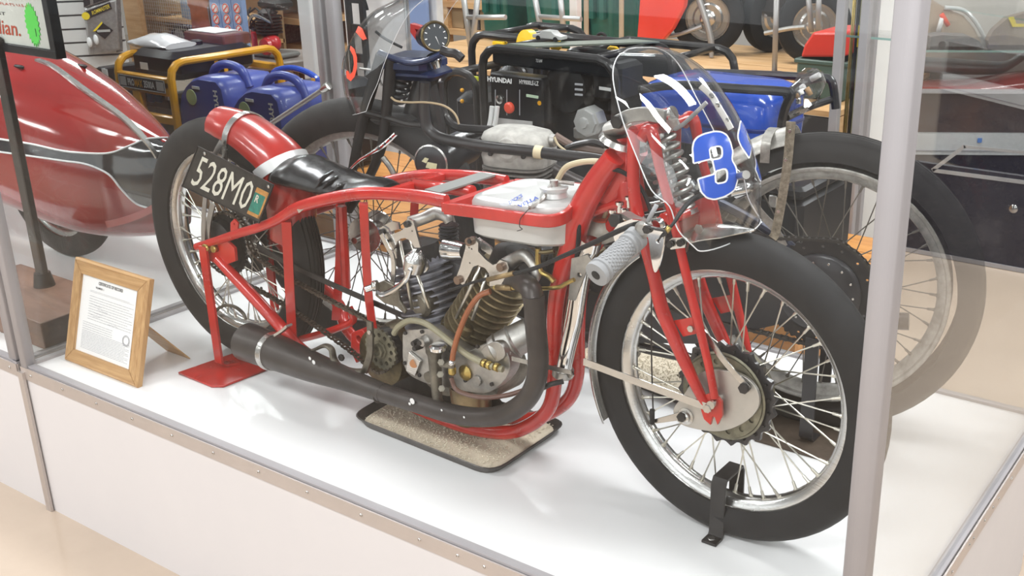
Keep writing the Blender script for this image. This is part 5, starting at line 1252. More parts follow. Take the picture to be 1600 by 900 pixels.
for a in ((0,0,1,.05),(0,.95,1,1),(0,0,.012,1),(.988,0,1,1)): obj('label_border',slab(subquad(LQ,*a),.001,.0012),PAPER,yg)
px0=Yp(211,150,yy).x; obj('front_post',MB().cbox((px0+.035,yy,(.05+zl-.05)/2),(.062,.03,zl-.08),.005),YEL,yg)
zl2=Yp(225,180,yy).z; obj('cross_bar',MB().cbox(((px0+x1)/2,yy,zl2),(x1-px0,.03,.04),.006),YEL,yg)
pc,ps_=ybox(yy+.02,225,138,266,172,.04); obj('control_panel',MB().cbox(pc,ps_,.004),BPL,yg)
for a,b in ((228,238),(239,250)): 
    c_,s_=ybox(yy+.005,a,144,b,161,.02); obj('blue_socket',MB().cbox(c_,s_,.003),mat('socket_blue',(.03,.20,.62),.4),yg)
c_,s_=ybox(yy+.012,257,147,263,157,.006); obj('panel_label',MB().box(c_,s_),PAPER,yg)
obj('fuel_tank',MB().cbox(((x0+x1)/2,yy+.28,zt-.03),(x1-x0-.06,.46,.13),.03),BPL,yg)
obj('engine_block',MB().cbox(((x0+x1)/2+.02,yy+.30,.18),(x1-x0-.10,.40,.26),.03),mat('dark_grey_cowl',(.05,.05,.052),.5,.2,var=.2),yg)
obj('fuel_cap',MB().lathe(((x0+x1)/2,yy+.3,zt+.03),EZ,[(0,.03),(.02,.03),(.025,.02)]),BPL,yg)
c_=Yp(225,103,yy+.04); obj('price_tag',MB().box(c_,(.055,.002,.032)),PAPER,yg)
for dx in (0,.05): obj('yellow_hook',MB().ribbon([Vector((x1,yy+.25+dx,zt-.02)),Vector((x1,yy+.25+dx,zt-.09)),Vector((x1-.02,yy+.25+dx,zt-.10))],EY,.02,.004,smooth=False),YEL,yg)
# plastic bag of papers on it
pb=thing('plastic_bag','clear plastic bag of papers lying on the yellow generator','bag',((x0+x1)/2-.02,yy+.2,zt+.03))
rg=[]; rn=random.Random(5)
for i in range(9):
    x=x0-.05+(x1-x0-.10)*i/8; h=.045*math.sin(PI*(i+.6)/9.2)+.012
    rg.append([Vector((x,yy+.18+.08*math.cos(a)*(1+.1*rn.random()),zt+.045+.7*h*math.sin(a)*(1+.25*rn.random()))) for a in [2*PI*k/16 for k in range(16)]])
obj('bag',MB().loft(rg),mat('milky_plastic_film',(.74,.72,.74),.22,0,coat=.6,bump=.4,bscale=12),pb,smooth=60)
bxd=thing('cardboard_box','dark red printed box wrapped in film behind the yellow generator','box',(x1+.0,yy+.42,zt+.03))
obj('carton',MB().cbox((x1-.22,yy+.44,zt+.050),(.30,.16,.055),.006),mat('maroon_print',(.17,.055,.05),.35,0,coat=.5,var=.3),bxd)
obj('lid_sheet',MB().cbox((x1-.25,yy+.44,zt+.081),(.20,.13,.006),.002),PAPER,bxd)
# box beside, black, with a tag
bb_=thing('cardboard_box','black box with a small white tag at the left of the yellow generator','box',(x0-.2,yy+.25,0))
c_,s_=ybox(yy+.12,150,105,178,190,.3); c_.z=.20; s_.z=.40; obj('carton',MB().cbox(c_,s_,.006),BPL,bb_)
obj('price_tag',MB().box((Yp(164,114,yy+.119)),(.045,.003,.04)),PAPER,bb_)
# ---- blue suitcase generators
def suitcase(px,yy,label,sc=1.0):
    base=Yp(px,150,yy); t=thing('generator',label,'generator',(base.x+.2,yy+.15,0),'blue moulded generators on the bench')
    X0=base.x; W=.34; 
    zs_=1.17; prof=[(0,.01),(0,.20),(.005,.26),(.03,.31),(.07,.345),(.12,.372),(.17,.385),(.30,.385),(.335,.36),(.345,.30),(.345,.01)]
    def ringp(y,k): 
        cx=W/2; return [Vector((X0+cx+(x-cx)*k,y,(.2+(z-.2)*k)*zs_)) for x,z in prof]
    up=[(x,z) for x,z in prof]
    obj('shell',MB().loft([ringp(yy,.93),ringp(yy+.015,.98),ringp(yy+.04,1),ringp(yy+.26,1),ringp(yy+.29,.97),ringp(yy+.30,.9)]),BLUE,t,smooth=50)
    obj('front_panel',MB().cbox((X0+.085,yy-.002,.115),(.16,.02,.19),.008),BPL,t)
    obj('handle',MB().tube([Vector((X0+x,yy+.14,z*zs_)) for x,z in ((.08,.355),(.12,.395),(.18,.415),(.25,.415),(.31,.395),(.345,.34))],[.018,.021,.019,.019,.021,.018],seg=12),BLUE,t)
    obj('round_label',MB().lathe((X0+.11,yy-.001,.30*zs_),-EY,[(0,.036),(.002,.035)],seg=24),mat('pale_green_label',(.50,.62,.33),.4),t)
    obj('white_arc_label',MB().box((X0+.15,yy-.001,.340*zs_),(.05,.006,.012)),PAPER,t)
    q=[Vector((X0+.30,yy-.001,.40)),Vector((X0+.30,yy-.001,.20)),Vector((X0+.27,yy-.001,.20)),Vector((X0+.27,yy-.001,.40))]
    obj('maker_lettering',text_mb('HYUNDAI',q,bold=.04,off=.003),PAPER,t)
    obj('dial',MB().lathe((X0+.06,yy-.012,.14),-EY,[(0,.014),(.006,.013)],seg=14),PAPER,t); obj('red_button',MB().lathe((X0+.10,yy-.012,.13),-EY,[(0,.008),(.006,.007)],seg=12),NUMRED,t)
    obj('seam',MB().box((X0+W/2,yy+.02,.24),(W+.004,.03,.006)),BPL,t)
    obj('badge',MB().box((X0+.10,yy-.001,.225),(.06,.006,.012)),GREYINK,t)
    return t
suitcase(276,1.66,'blue moulded generator with an arched handle, right beside the yellow one')
suitcase(354,1.60,'blue moulded generator second from the yellow one, above the licence plate motorcycle')
# third: black with blue top handle
t=thing('generator','black generator with a blue top handle and yellow stickers near the corner post','generator',Yp(470,180,1.98),None); t.location.z=0; WORLD[t.name]=t.location.copy()
c_,s_=ybox(1.93,441,128,510,200,.34); s_.z=c_.z+s_.z/2; c_.z=s_.z/2; tz_=s_.z
obj('housing',MB().cbox(c_,s_,.03),BPL,t)
hx=[Yp(px,py,1.96) for px,py in ((424,120),(432,110),(455,106),(478,112),(494,122),(497,130))]
obj('top_handle',MB().tube(hx,.014,seg=10),BTANK,t)
for px0_,py0_,px1_,py1_,m in ((456,143,482,147,'yellow'),(486,122,491,127,'yellow'),(466,122,472,127,'w'),(458,148,468,155,'b')):
    c2_,s2_=ybox(1.922,px0_,py0_,px1_,py1_,.006); obj('sticker',MB().box(c2_,s2_),YEL if m=='yellow' else (PAPER if m=='w' else BLUE),t)
for k in range(3): c2_,s2_=ybox(1.924,445,160+12*k,512,163+12*k,.008); obj('vent_rib',MB().box(c2_,s2_),IRON,t)
# strut rod seen over it
rd=thing('steel_rod','grey telescopic rod leaning across the black generator by the corner post','rod',Yp(430,190,1.35))
ra_=Yp(509,137,1.22); rb_=Yp(424,193,1.22); re_=ra_+(rb_-ra_)*((ra_.z-.004)/(ra_.z-rb_.z)); rd.location=re_; WORLD[rd.name]=re_.copy()
obj('rod',MB().cyl(re_,ra_,.009,seg=12),mat('grey_steel_rod',(.33,.32,.31),.45,.6),rd); 
q_=ra_; obj('rod_end',MB().lathe(q_,ra_-re_,[(-.02,.012),(0,.016),(.02,.014)],seg=12),STEEL,rd)
# ---- open-frame black generators
def openframe(fpx0,fpx1,ytop,yy,dpt,label,eng=True,zt=None):
    a=Yp(fpx0,ytop,yy); b=Yp(fpx1,ytop,yy); x0,x1=a.x,b.x; zt=zt or (a.z+b.z)/2
    t=thing('generator',label,'generator',((x0+x1)/2,yy+dpt/2,0),'black open-frame generators on the bench')
    for y in (yy,yy+dpt): rr_tube(rloop(x0,x1,.015,zt,y,.07),.016,DG,t,'frame_loop',closed=True,n=1)
    for x in (x0+.09,x1-.09): 
        for z in (.03,zt): obj('cross_bar',MB().cyl((x,yy,z),(x,yy+dpt,z),.013,seg=8),DG,t)
    return t,x0,x1,zt
t,x0,x1,zt=openframe(753,962,84,1.62,.37,'large black generator with white lettering and a silver cap, centre of the bench')
Wd=x1-x0; yy=1.62
obj('top_plate',MB().cbox(((x0+x1)/2,yy+.04,zt-.035),(Wd-.06,.05,.05),.008),BPL,t)
P_=[Vector(v) for v in ((x0+.10,yy+.02,zt+.012),(x0+.22,yy+.02,zt+.012),(x1-.05,yy+.36,zt+.012),(x1-.16,yy+.36,zt+.012))]
obj('cross_plate',MB().prism(P_,(0,0,.006)),mat('olive_grey_plate',(.22,.24,.20),.35,.4),t)
pw=Yp(848,100,yy).x
q=[Vector((x0+.035,yy-.012,Yp(770,118,yy).z)),Vector((pw,yy-.012,Yp(770,118,yy).z)),Vector((pw,yy-.012,.30)),Vector((x0+.035,yy-.012,.30))]
zA=Yp(770,100,yy).z
obj('control_panel',MB().cbox(((x0+.035+pw)/2,yy+.03,(zA-.03+.32)/2),(pw-x0-.035,.07,zA-.03-.32),.006),BPL,t)
fy=yy-.006
def fq(*c): return [Vector((Yp(c[2*i],c[2*i+1],fy).x,fy,Yp(c[2*i],c[2*i+1],fy).z)) for i in range(4)]
LB=fq(762,119,800,123,800,131,762,127); obj('maker_lettering',text_mb('HYUNDAI',LB,bold=.045,off=.002),PAPER,t)
obj('model_lettering',text_mb('HY9000LE-LZ',fq(812,124,842,127,842,134,812,131),bold=.01,off=.002),PAPER,t)
obj('small_lettering',text_mb('7.5 kW',fq(838,92,848,93,848,98,838,97),bold=.01,off=.002),PAPER,t)
for (a,b,c_) in ((782,155,.022),): obj('key_dial',MB().lathe(Yp(a,b,fy),-EY,[(0,.017),(.008,.016),(.010,.008)],seg=18),STEEL,t)
obj('stop_button',MB().lathe(Yp(797,168,fy),-EY,[(0,.020),(.010,.020),(.016,.014)],seg=20),NUMRED,t)
obj('yellow_dot',MB().lathe(Yp(843,161,fy),-EY,[(0,.008),(.002,.008)],seg=14),YEL,t)
obj('hour_meter',slab(fq(823,147,841,150,841,154,823,151),.004,.003),mat('pale_green_lcd',(.55,.68,.50),.4),t)
for x in (774,792,812): obj('panel_seam',slab(fq(x,140,x+1,140,x+1,180,x,180),.002,.003),GREYINK,t)
for a,b in ((769,176),(777,178)): obj('white_lever',MB().tube([Yp(a,166,fy-.02),Yp(a-2,185,fy-.025),Yp(a-5,200,fy-.03)],.009,seg=8),PAPER,t)
obj('instruction_panel',slab(fq(776,184,832,190,832,204,776,200),.01,.004),mat('grey_white_card',(.55,.53,.52),.5),t)
# engine at the right of the panel
ec=Yp(905,150,yy+.12)
obj('engine_block',MB().cbox((ec.x,yy+.22,ec.z-.06),(.30,.24,.26),.03),BPL,t)
sc_=Yp(878,130,yy+.02)
obj('recoil_cover',MB().lathe((sc_.x,yy+.10,sc_.z-.02),-EY,[(0,.10),(.03,.10),(.06,.085),(.07,.05),(.07,.02)],seg=28),BPL,t)
for k in range(12):
    a=2*PI*k/12; obj('recoil_vent',MB().box((sc_.x+.070*math.cos(a),yy+.045,sc_.z-.02+.070*math.sin(a)),(.012,.012,.030),R=Euler((0,-a+PI/2,0)).to_matrix()),IRON,t)
for k in range(3): obj('vent_slot',slab(fq(898,130+8*k,910,131+8*k,910,134+8*k,898,133+8*k),.003,.0),GREYINK,t)
obj('air_filter_box',MB().cbox((Yp(945,130,yy+.04).x,yy+.12,Yp(945,130,yy+.04).z),(.12,.16,.13),.015),BPL,t)
obj('filter_label',slab([Yp(936,135,yy+.035),Yp(955,138,yy+.035),Yp(955,143,yy+.035),Yp(936,140,yy+.035)],.002,0),PAPER,t)
oc=Yp(916,191,yy-.02)
obj('silver_cap',MB().lathe(oc,-EY,[(-.05,.052),(-.002,.052),(0,.044),(.012,.044),(.014,.020),(.024,.018),(.026,.008)],seg=8),SILVERP,t,smooth=20)
obj('carburettor',MB().cbox((oc.x,yy+.04,oc.z-.05),(.15,.08,.05),.01),ALU,t)
obj('valve_cover',MB().cbox((Yp(925,112,yy+.2).x,yy+.22,Yp(925,112,yy+.2).z),(.16,.10,.03),.01),CHROME,t)
for px,py in ((905,112),(918,108)): obj('cover_bolt',MB().sph(Yp(px,py,yy+.15),.008),CHROME,t)
obj('alternator_housing',MB().lathe((x0+.16,yy+.1,.15),EY,[(0,.11),(.02,.13),(.25,.13),(.28,.09)],seg=24),BPL,t)
obj('fuel_tank',MB().cbox(((x0+x1)/2+.05,yy+.22,zt-.16),(Wd-.22,.26,.12),.03),BPL,t)
# model on top: grey toy-like bracket
tr=thing('toy_car','small silver toy car standing on the big black generator','toy',Yp(860,76,1.75)); cpos=Yp(860,77,1.78); cpos.z=zt+.02; tr.location=cpos; WORLD[tr.name]=cpos.copy()
obj('body',MB().loft([[cpos+Vector((x,y,z)) for x,z in ((-.065,.006),(-.065,.018),(-.035,.022),(-.02,.034),(.02,.034),(.035,.022),(.062,.018),(.062,.006))] for y in (-.02,.02)]),SILVERP,tr,bevel=.002)
for dx in (-.038,.038):
    for dy in (-.021,.021): obj('wheel',MB().cyl(cpos+Vector((dx,dy-.003,.007)),cpos+Vector((dx,dy+.003,.007)),.0085,seg=12),BLACK,tr)
# generator left of it
t,x0,x1,zt=openframe(690,742,80,1.72,.3,'black generator mostly hidden behind the dark motorcycle speedometer',zt=.60)
obj('housing',MB().cbox(((x0+x1)/2,1.72+.16,.30),(x1-x0-.02,.26,.42),.03),BPL,t)
c_,s_=ybox(1.735,735,119,746,127,.01); obj('yellow_sticker',MB().box(c_,s_),mat('yellow_green_label',(.62,.66,.05),.4),t)
for py in (141,158): obj('yellow_bolt',MB().sph(Yp(722,py,1.70),.008),YEL,t)
c_,s_=ybox(1.735,690,111,705,117,.01); obj('chrome_strip',MB().box(c_,s_),STEEL,t)
# generator behind (its back loop shows right of the centre one)
t,x0,x1,zt=openframe(880,1080,66,2.02,.34,'black generator behind the big lettered one, its rounded frame showing above',zt=.67)
obj('top_bar',MB().cbox(((x0+x1)/2,2.04,zt-.04),(x1-x0-.06,.04,.06),.006),BPL,t)
obj('engine_block',MB().cbox((x0+.30,2.2,.30),(.45,.26,.36),.04),BPL,t)
obj('lifting_eye',MB().tube([Vector((x0+.15+.03*math.cos(a),2.06,zt+.02+.045*math.sin(a))) for a in [PI*k/8 for k in range(9)]],.006,seg=8),BLACK,t)
for px,py in ((958,81),(868,70),(985,100)): 
    c_=Yp(px,py,2.03); obj('yellow_cap',MB().sph(c_,.030,1,.5,.8),mat('bright_yellow_plastic',(.85,.52,.02),.35),t)
t,x0,x1,zt=openframe(736,838,58,2.05,.34,'black generator behind, with a rounded frame and yellow cap, left of centre',zt=.69)
obj('engine_block',MB().cbox(((x0+x1)/2,2.22,.32),(x1-x0-.12,.26,.5),.04),BPL,t)
c_=Yp(828,68,2.03); obj('yellow_cap',MB().lathe(c_,(-.3,-1,.2),[(0,.055),(.03,.050),(.035,.02)],seg=20),mat('bright_yellow_plastic',(.85,.52,.02),.35),t)
c_,s_=ybox(2.035,768,64,787,73,.03); obj('yellow_label',MB().cbox(c_,s_,.004),mat('bright_yellow_plastic',(.8,.5,.02),.35),t)
obj('muffler',MB().lathe(Yp(810,78,2.10),EX,[(-.09,.03),(-.08,.05),(.08,.05),(.09,.03)],seg=18),mat('rust_brown_muffler',(.20,.13,.09),.6,.4,var=.4),t)
# ---- blue tank generator at the right
t=thing('generator','generator with a bright blue tank and black tube frame, right end of the bench','generator',(1.25,1.85,0))
yy=1.60
a=Yp(985,175,yy); b=Yp(1200,175,yy); x0,x1=a.x,b.x; zt=Yp(1100,152,yy).z
def tank_ring(k,z,yc=1.77,W=.32):
    return [Vector(((x0+x1)/2+(x1-x0)/2*k*math.copysign(abs(math.cos(q))**.35,math.cos(q)),yc+W/2*k*math.copysign(abs(math.sin(q))**.35,math.sin(q)),z)) for q in [2*PI*i/36 for i in range(36)]]
obj('fuel_tank',MB().loft([tank_ring(.93,zt-.16),tank_ring(.985,zt-.15),tank_ring(1,zt-.10),tank_ring(1.005,zt-.09),tank_ring(1.0,zt-.08),tank_ring(.985,zt-.02),tank_ring(.90,zt+.015),tank_ring(.75,zt+.03),tank_ring(.3,zt+.035)]),BTANK,t,smooth=40)
obj('tank_seam',MB().loft([tank_ring(1.0,zt-.098),tank_ring(1.012,zt-.094),tank_ring(1.012,zt-.088),tank_ring(1.0,zt-.084)],cap=False),mat('dark_blue_seam',(.01,.03,.2),.3),t)
zf=Yp(1100,136,1.55).z
rr_tube([Yp(1000,140,1.54),Yp(1060,133,1.54),Yp(1160,139,1.54),Yp(1225,143,1.54),Yp(1236,148,1.54),Yp(1228,165,1.54),Yp(1221,196,1.54),Yp(1220,240,1.54)],.014,BIRON,t)
rr_tube([Yp(1230,150,1.54),Yp(1240,140,1.66),Yp(1258,128,1.85),Yp(1282,122,1.96),Yp(1300,128,1.97),Yp(1306,170,1.97)],.014,BIRON,t)
rr_tube([Yp(1085,113,1.97),Yp(1120,114,1.97),Yp(1200,117,1.97),Yp(1290,122,1.97)],.014,BIRON,t)
rr_tube([Yp(1228,184,1.56),Yp(1262,168,1.8),Yp(1300,155,1.97)],.012,BIRON,t)
obj('filler_plate',MB().ribbon([Yp(1110,128,1.80),Yp(1150,124,1.85),Yp(1172,131,1.80)],EY,.03,.004),STEEL,t)
obj('label_strip',MB().box(((x0+x1)/2+.18,yy-.005,zt-.19),(.34,.01,.03)),PAPER,t)
obj('engine_block',MB().cbox(((x0+x1)/2+.05,1.86,.20),(x1-x0-.08,.42,.34),.03),BPL,t)
obj('frame_base',MB().cbox(((x0+x1)/2,1.84,.025),(x1-x0,.46,.05),.01),BIRON,t)
0 and obj('side_box',MB().cbox((x0-.02,1.66,zt-.02),(.10,.12,.16),.02),BPL,t)
fb_=thing('plastic_bag','clear bag of fittings hooked on the corner of the blue-tank generator frame','bag',Yp(1265,150,1.75))
rg=[]; p0,p1=Yp(1238,158,1.60),Yp(1278,118,1.80); rn=random.Random(9)
for i in range(8):
    c_=p0+(p1-p0)*(i/7); r=.055*(.5+math.sin(PI*(i+.5)/8)*.7); rg.append([c_+Vector((math.cos(a)*r*(.5+.2*rn.random()),math.cos(a)*r*.3,math.sin(a)*r*(.7+.35*rn.random())-.01)) for a in [2*PI*k/14 for k in range(14)]])
obj('bag',MB().loft(rg),glass('bag_film',(.9,.9,.9),.16,.9),fb_,smooth=20)
for k in range(7): 
    c_=p0+(p1-p0)*(.15+.11*k)+Vector((rn.uniform(-.02,.02),0,rn.uniform(-.03,.01))); obj('fitting',MB().cyl(c_,c_+Vector((rn.uniform(-.03,.03),.0,rn.uniform(-.03,.03))),.009,seg=8),(PAPER,PINE,STEEL)[k%3],fb_)
t=thing('dark_filler_box','black box added to fill a dark area at the right end of the bench, behind the dark rear wheel','case',(1.56,1.75,0))  # guessed black box, added to darken the bench end behind the rear wheel
obj('shell',MB().cbox((1.565,1.76,.19),(.19,.42,.37),.02),BPL,t); obj('lid',MB().cbox((1.565,1.76,.395),(.20,.43,.04),.012),BPL,t)
obj('latch',MB().cbox((1.565,1.548,.36),(.03,.012,.04),.003),STEEL,t); obj('handle',MB().tube([(1.52,1.55,.24),(1.53,1.53,.24),(1.60,1.53,.24),(1.61,1.55,.24)],.006,seg=8),STEEL,t)
# ================================================================== raised pine platform further back, with wheels on it
PZ=.34
pf=thing('platform','wide raised pine platform behind the generators with wheeled machines on it','platform',(-.9,4.4,FZ))
PX0,PX1=-1.62,1.16; PM,PW=(PX0+PX1)/2,PX1-PX0
for k in range(5):
    y0_=3.0+.31*k; obj('board',MB().box((PM,y0_+.155,PZ-.012),(PW,.306,.024)),PINE,pf)
obj('skirt_panel',MB().box((PM,3.01,(PZ-.03+FZ)/2),(PW,.024,PZ-.03-FZ)),mat('charcoal_skirt',(.035,.033,.034),.6),pf)
obj('end_board',MB().box((PX1-.012,3.78,(PZ-.03+FZ)/2),(.024,1.5,PZ-.03-FZ)),PINE,pf)
mb=thing('cart','row of dark machines on silver-rimmed tyres with thin grey poles, on the pine platform','cart',(.4,4.2,PZ))
RODG=mat('grey_steel_rod',(.3,.3,.3))
def cart_wheel(px,py,y,R,ang=.35):
    p=Yp(px,py,y); c=Vector((p.x,y,PZ+R)); ax=Vector((math.sin(ang),-math.cos(ang),0))
    t=obj('wheel',MB().lathe(c,ax,[(-.03,R*.3),(-.03,R*.60),(.035,R*.62),(.045,R*.60),(.03,R*.55),(.028,R*.42),(.038,R*.36),(.036,R*.22),(.05,R*.14),(.052,.01)],seg=36),STEEL,mb,smooth=40)
    obj('tyre',MB().lathe(c,ax,[(-.045,R*.62),(-.052,R*.8),(-.035,R*.97),(0,R),(.035,R*.97),(.052,R*.8),(.045,R*.62),(0,R*.5)],seg=40,closed=True,cap=False),BLACK,t,smooth=50)
    return c,ax
c,ax=cart_wheel(1106,38,4.1,.205,ang=.45)
obj('bent_stand',MB().tube([c+ax*.08+Vector((-.12,0,.25)),c+ax*.10+Vector((-.06,0,.12)),c+ax*.10+Vector((.0,0,-.02)),c+ax*.10+Vector((.03,0,-.12)),c+ax*.11+Vector((.035,0,-.2))],[.018,.018,.018,.018,.012],seg=10),RODG,mb)
obj('drag_link',MB().tube([c+ax*.08+Vector((-.03,0,-.04)),c+ax*.12+Vector((-.18,0,-.09)),c+ax*.14+Vector((-.33,0,-.12)),c+ax*.14+Vector((-.34,0,-.17))],.012,seg=8),RODG,mb)
cart_wheel(1205,40,4.4,.20,ang=1.2)
cart_wheel(1272,35,4.15,.20,ang=.55)
c_,s_=ybox(4.50,1135,-30,1270,50,.03); obj('body',MB().cbox(c_,s_,.01),IRON,mb)
c_,s_=ybox(4.30,1150,-30,1240,30,.15); obj('engine_housing',MB().cbox(c_,s_,.03),IRON,mb)
for a_,b_ in (((1214,-20),(1210,112)),((1262,-20),(1268,50)),((1280,-20),(1278,50))): obj('grey_pole',MB().cyl(Yp(*a_,3.75),Yp(*b_,3.75),.014,seg=10),RODG,mb)
obj('axle_bar',MB().tube([Yp(1195,52,3.9),Yp(1230,45,3.9),Yp(1258,42,3.9)],.012,seg=8),ALU,mb)
obj('pole_foot',MB().cyl(Yp(1210,116,3.75),Yp(1210,112,3.75),.04,seg=14),ALU,mb)
# red hood and green crate
t=thing('container','bright red plastic container sitting on a dark green crate','container',Yp(1280,90,3.3)); t.location.z=Yp(1280,90,3.3).z; WORLD[t.name]=t.location.copy()
a_=[Yp(x,y,3.25) for x,y in ((1250,90),(1256,70),(1270,50),(1318,50),(1318,90))]; obj('shell',MB().prism(a_,(0,.3,0)),mat('bright_red_plastic',(.72,.05,.03),.35,coat=.3),t,bevel=.012)
t=thing('crate','dark green crate under the red container','crate',Yp(1280,120,3.3)); t.location.z=PZ; WORLD[t.name]=t.location.copy()
c_,s_=ybox(3.22,1245,91,1318,135,.36); c_.z=(c_.z+s_.z/2+PZ)/2; s_.z=(c_.z-PZ)*2; obj('box',MB().cbox(c_,s_,.01),mat('dark_green_plastic',(.06,.10,.08),.5),t); obj('rim',MB().cbox(c_+Vector((0,0,s_.z/2-.01)),(s_.x+.02,s_.y+.02,.02),.004),mat('dark_green_plastic',(.06,.10,.08)),t)
# red leaning panel
t=thing('panel','tall bright red curved panel standing on the platform beside the large wheel','panel',Yp(1015,66,3.9)); t.location.z=PZ; WORLD[t.name]=t.location.copy()
P_=[Yp(x,y,3.9) for x,y in ((994,70),(1002,-40),(1075,-60),(1068,10),(1050,45),(1032,66),(1020,70))]; obj('sheet',MB().prism(P_,(0,.05,0)),mat('bright_red_plastic',(.72,.05,.03)),t,bevel=.01)
# green bins and aluminium hand trucks
GB=mat('bottle_green_plastic',(.02,.15,.12),.4,0,var=.35,vscale=6,coat=.2)
def gbin(px0,px1,y,label,lid=True):
    a=Yp(px0,60,y); b=Yp(px1,60,y); t=thing('wheelie_bin',label,'bin',((a.x+b.x)/2,y+.2,PZ),'green bins on the platform'); h=.85; w_=b.x-a.x; cx=(a.x+b.x)/2
    obj('body',MB().loft([[Vector((cx+sx*w_/2*k,y+.22+sy*.22*k,z)) for sx,sy in ((-1,-1),(1,-1),(1,1),(-1,1))] for z,k in ((PZ+.001,.82),(PZ+.05,.86),(PZ+h*.9,1),(PZ+h,1.03))]),GB,t,bevel=.02)
    for k in range(2): obj('rib',MB().box((cx+(k-.5)*w_*.4,y-.0,PZ+h*.5),(.03,.03,h*.6)),GB,t)
gbin(748,790,3.85,'green plastic bin behind the hand truck, furthest left of the green ones')
gbin(814,892,3.8,'wide green plastic bin behind the aluminium hand truck ladder')
gbin(914,954,3.95,'green bin between the white post and the thin grey poles')
gbin(966,992,4.2,'green bin beside the red panel, half hidden by a thin pole')
LADM=mat('dull_aluminium_rail',(.50,.50,.49),.4,.6)
def truck(pts,y,label,rungs):
    p=Yp(pts[0][2],pts[0][3],y); t=thing('hand_truck',label,'hand truck',(p.x,y,PZ),'aluminium hand trucks before the green bins')
    for x0_,y0_,x1_,y1_ in pts: obj('rail',MB().cyl(Yp(x0_,y0_,y),Yp(x1_,y1_,y),.016,seg=10),LADM,t)
    for x0_,y0_,x1_,y1_ in rungs: obj('rung',MB().cyl(Yp(x0_,y0_,y),Yp(x1_,y1_,y),.014,seg=10),LADM,t)
    return t
truck([(833,-20,850,74),(874,-20,882,62)],3.4,'aluminium ladder-like hand truck in front of the green bins',[(843,26,908,30)])
truck([(722,-20,738,92),(748,-20,736,92)],3.2,'aluminium hand truck standing beside the orange shelving',[(728,27,790,27)])
tt=thing('post','white square post in front of the green bins','post',Yp(899,70,3.6)); tt.location.z=PZ; WORLD[tt.name]=tt.location.copy()
a=Yp(899,0,3.6); obj('shaft',MB().cbox((a.x,3.6,PZ+.55),(.05,.05,1.1),.004),WHITE,tt); obj('base',MB().cbox((a.x,3.6,PZ+.01),(.12,.12,.02),.003),WHITE,tt)
for px,nm in ((916,'thin grey pole just right of the white post'),(971,'thin grey pole left of the red panel')):
    a=Yp(px,20,3.55); tt=thing('pole',nm,'pole',(a.x,3.55,PZ)); obj('shaft',MB().cyl((a.x,3.55,PZ),(a.x,3.55,PZ+1.1),.014,seg=10),LADM,tt); obj('foot',MB().cyl((a.x,3.55,PZ),(a.x,3.55,PZ+.015),.04,seg=14),LADM,tt)
# ================================================================== shelving, panels and goods at the back left
def shelving(px0,px1,y,label,levels,mt,dep=.45,zt=1.2):
    a=Yp(px0,50,y); b=Yp(px1,50,y); x0,x1=a.x,b.x; t=thing('shelving_unit',label,'shelving',((x0+x1)/2,y+dep/2,FZ))
    for x in (x0+.03,x1-.03):
        for yy_ in (y+.03,y+dep-.03): obj('upright',MB().box((x,yy_,(zt+FZ)/2),(.06,.05,zt-FZ)),mt,t)
    for z in levels: obj('shelf_board',MB().box(((x0+x1)/2,y+dep/2,z),(x1-x0,dep,.04)),mt,t)
    obj('back_panel',MB().box(((x0+x1)/2,y+dep+.01,(zt+FZ)/2),(x1-x0,.02,zt-FZ)),DWOOD,t)
    return t,x0,x1
t,sx0,sx1=shelving(690,772,4.6,'orange pine shelving unit in the middle distance',(Yp(730,9,4.6).z,Yp(730,52,4.6).z,-.2,.9),PINE)
cb=mat('brown_cardboard',(.42,.30,.17),.75,var=.15)
for k in range(3):
    w_=(sx1-sx0)*.28; z0=Yp(730,52,4.6).z+.02; x=sx0+(sx1-sx0)*(.2+.3*k); tag(obj('carton',MB().cbox((x,4.8,z0+.085),(w_,.3,.17),.004),(cb,mat('dark_grey_carton',(.09,.085,.085),.6),cb)[k]),('brown carton at the left of the orange shelf','dark grey carton in the middle of the orange shelf','brown carton at the right of the orange shelf')[k],'carton','cartons on the orange shelving')
t,sx0,sx1=shelving(372,480,3.6,'pine shelving behind the round table, left of the white column',(Yp(420,30,3.6).z,Yp(420,78,3.6).z,Yp(420,-14,3.6).z,.95),PINE)
for k,(px,py,mt_,lb) in enumerate(((386,20,'g','speckled grey carton on the upper pine shelf'),(402,20,'b','brown box beside the speckled carton on the pine shelf'),(386,62,'b','brown box low on the pine shelf, next to the blue boards'),(404,62,'g','speckled grey carton low on the pine shelf'))):
    z0=Yp(420,30 if py<30 else 78,3.6).z+.02; x=Yp(px,py,3.6).x; tag(obj('carton',MB().cbox((x,3.8,z0+.09),(.17,.26,.18),.004),mat('speckled_carton',(.22,.20,.19),.6,var=.5,vscale=60) if mt_=='g' else cb),lb,'carton','cartons on the pine shelving')
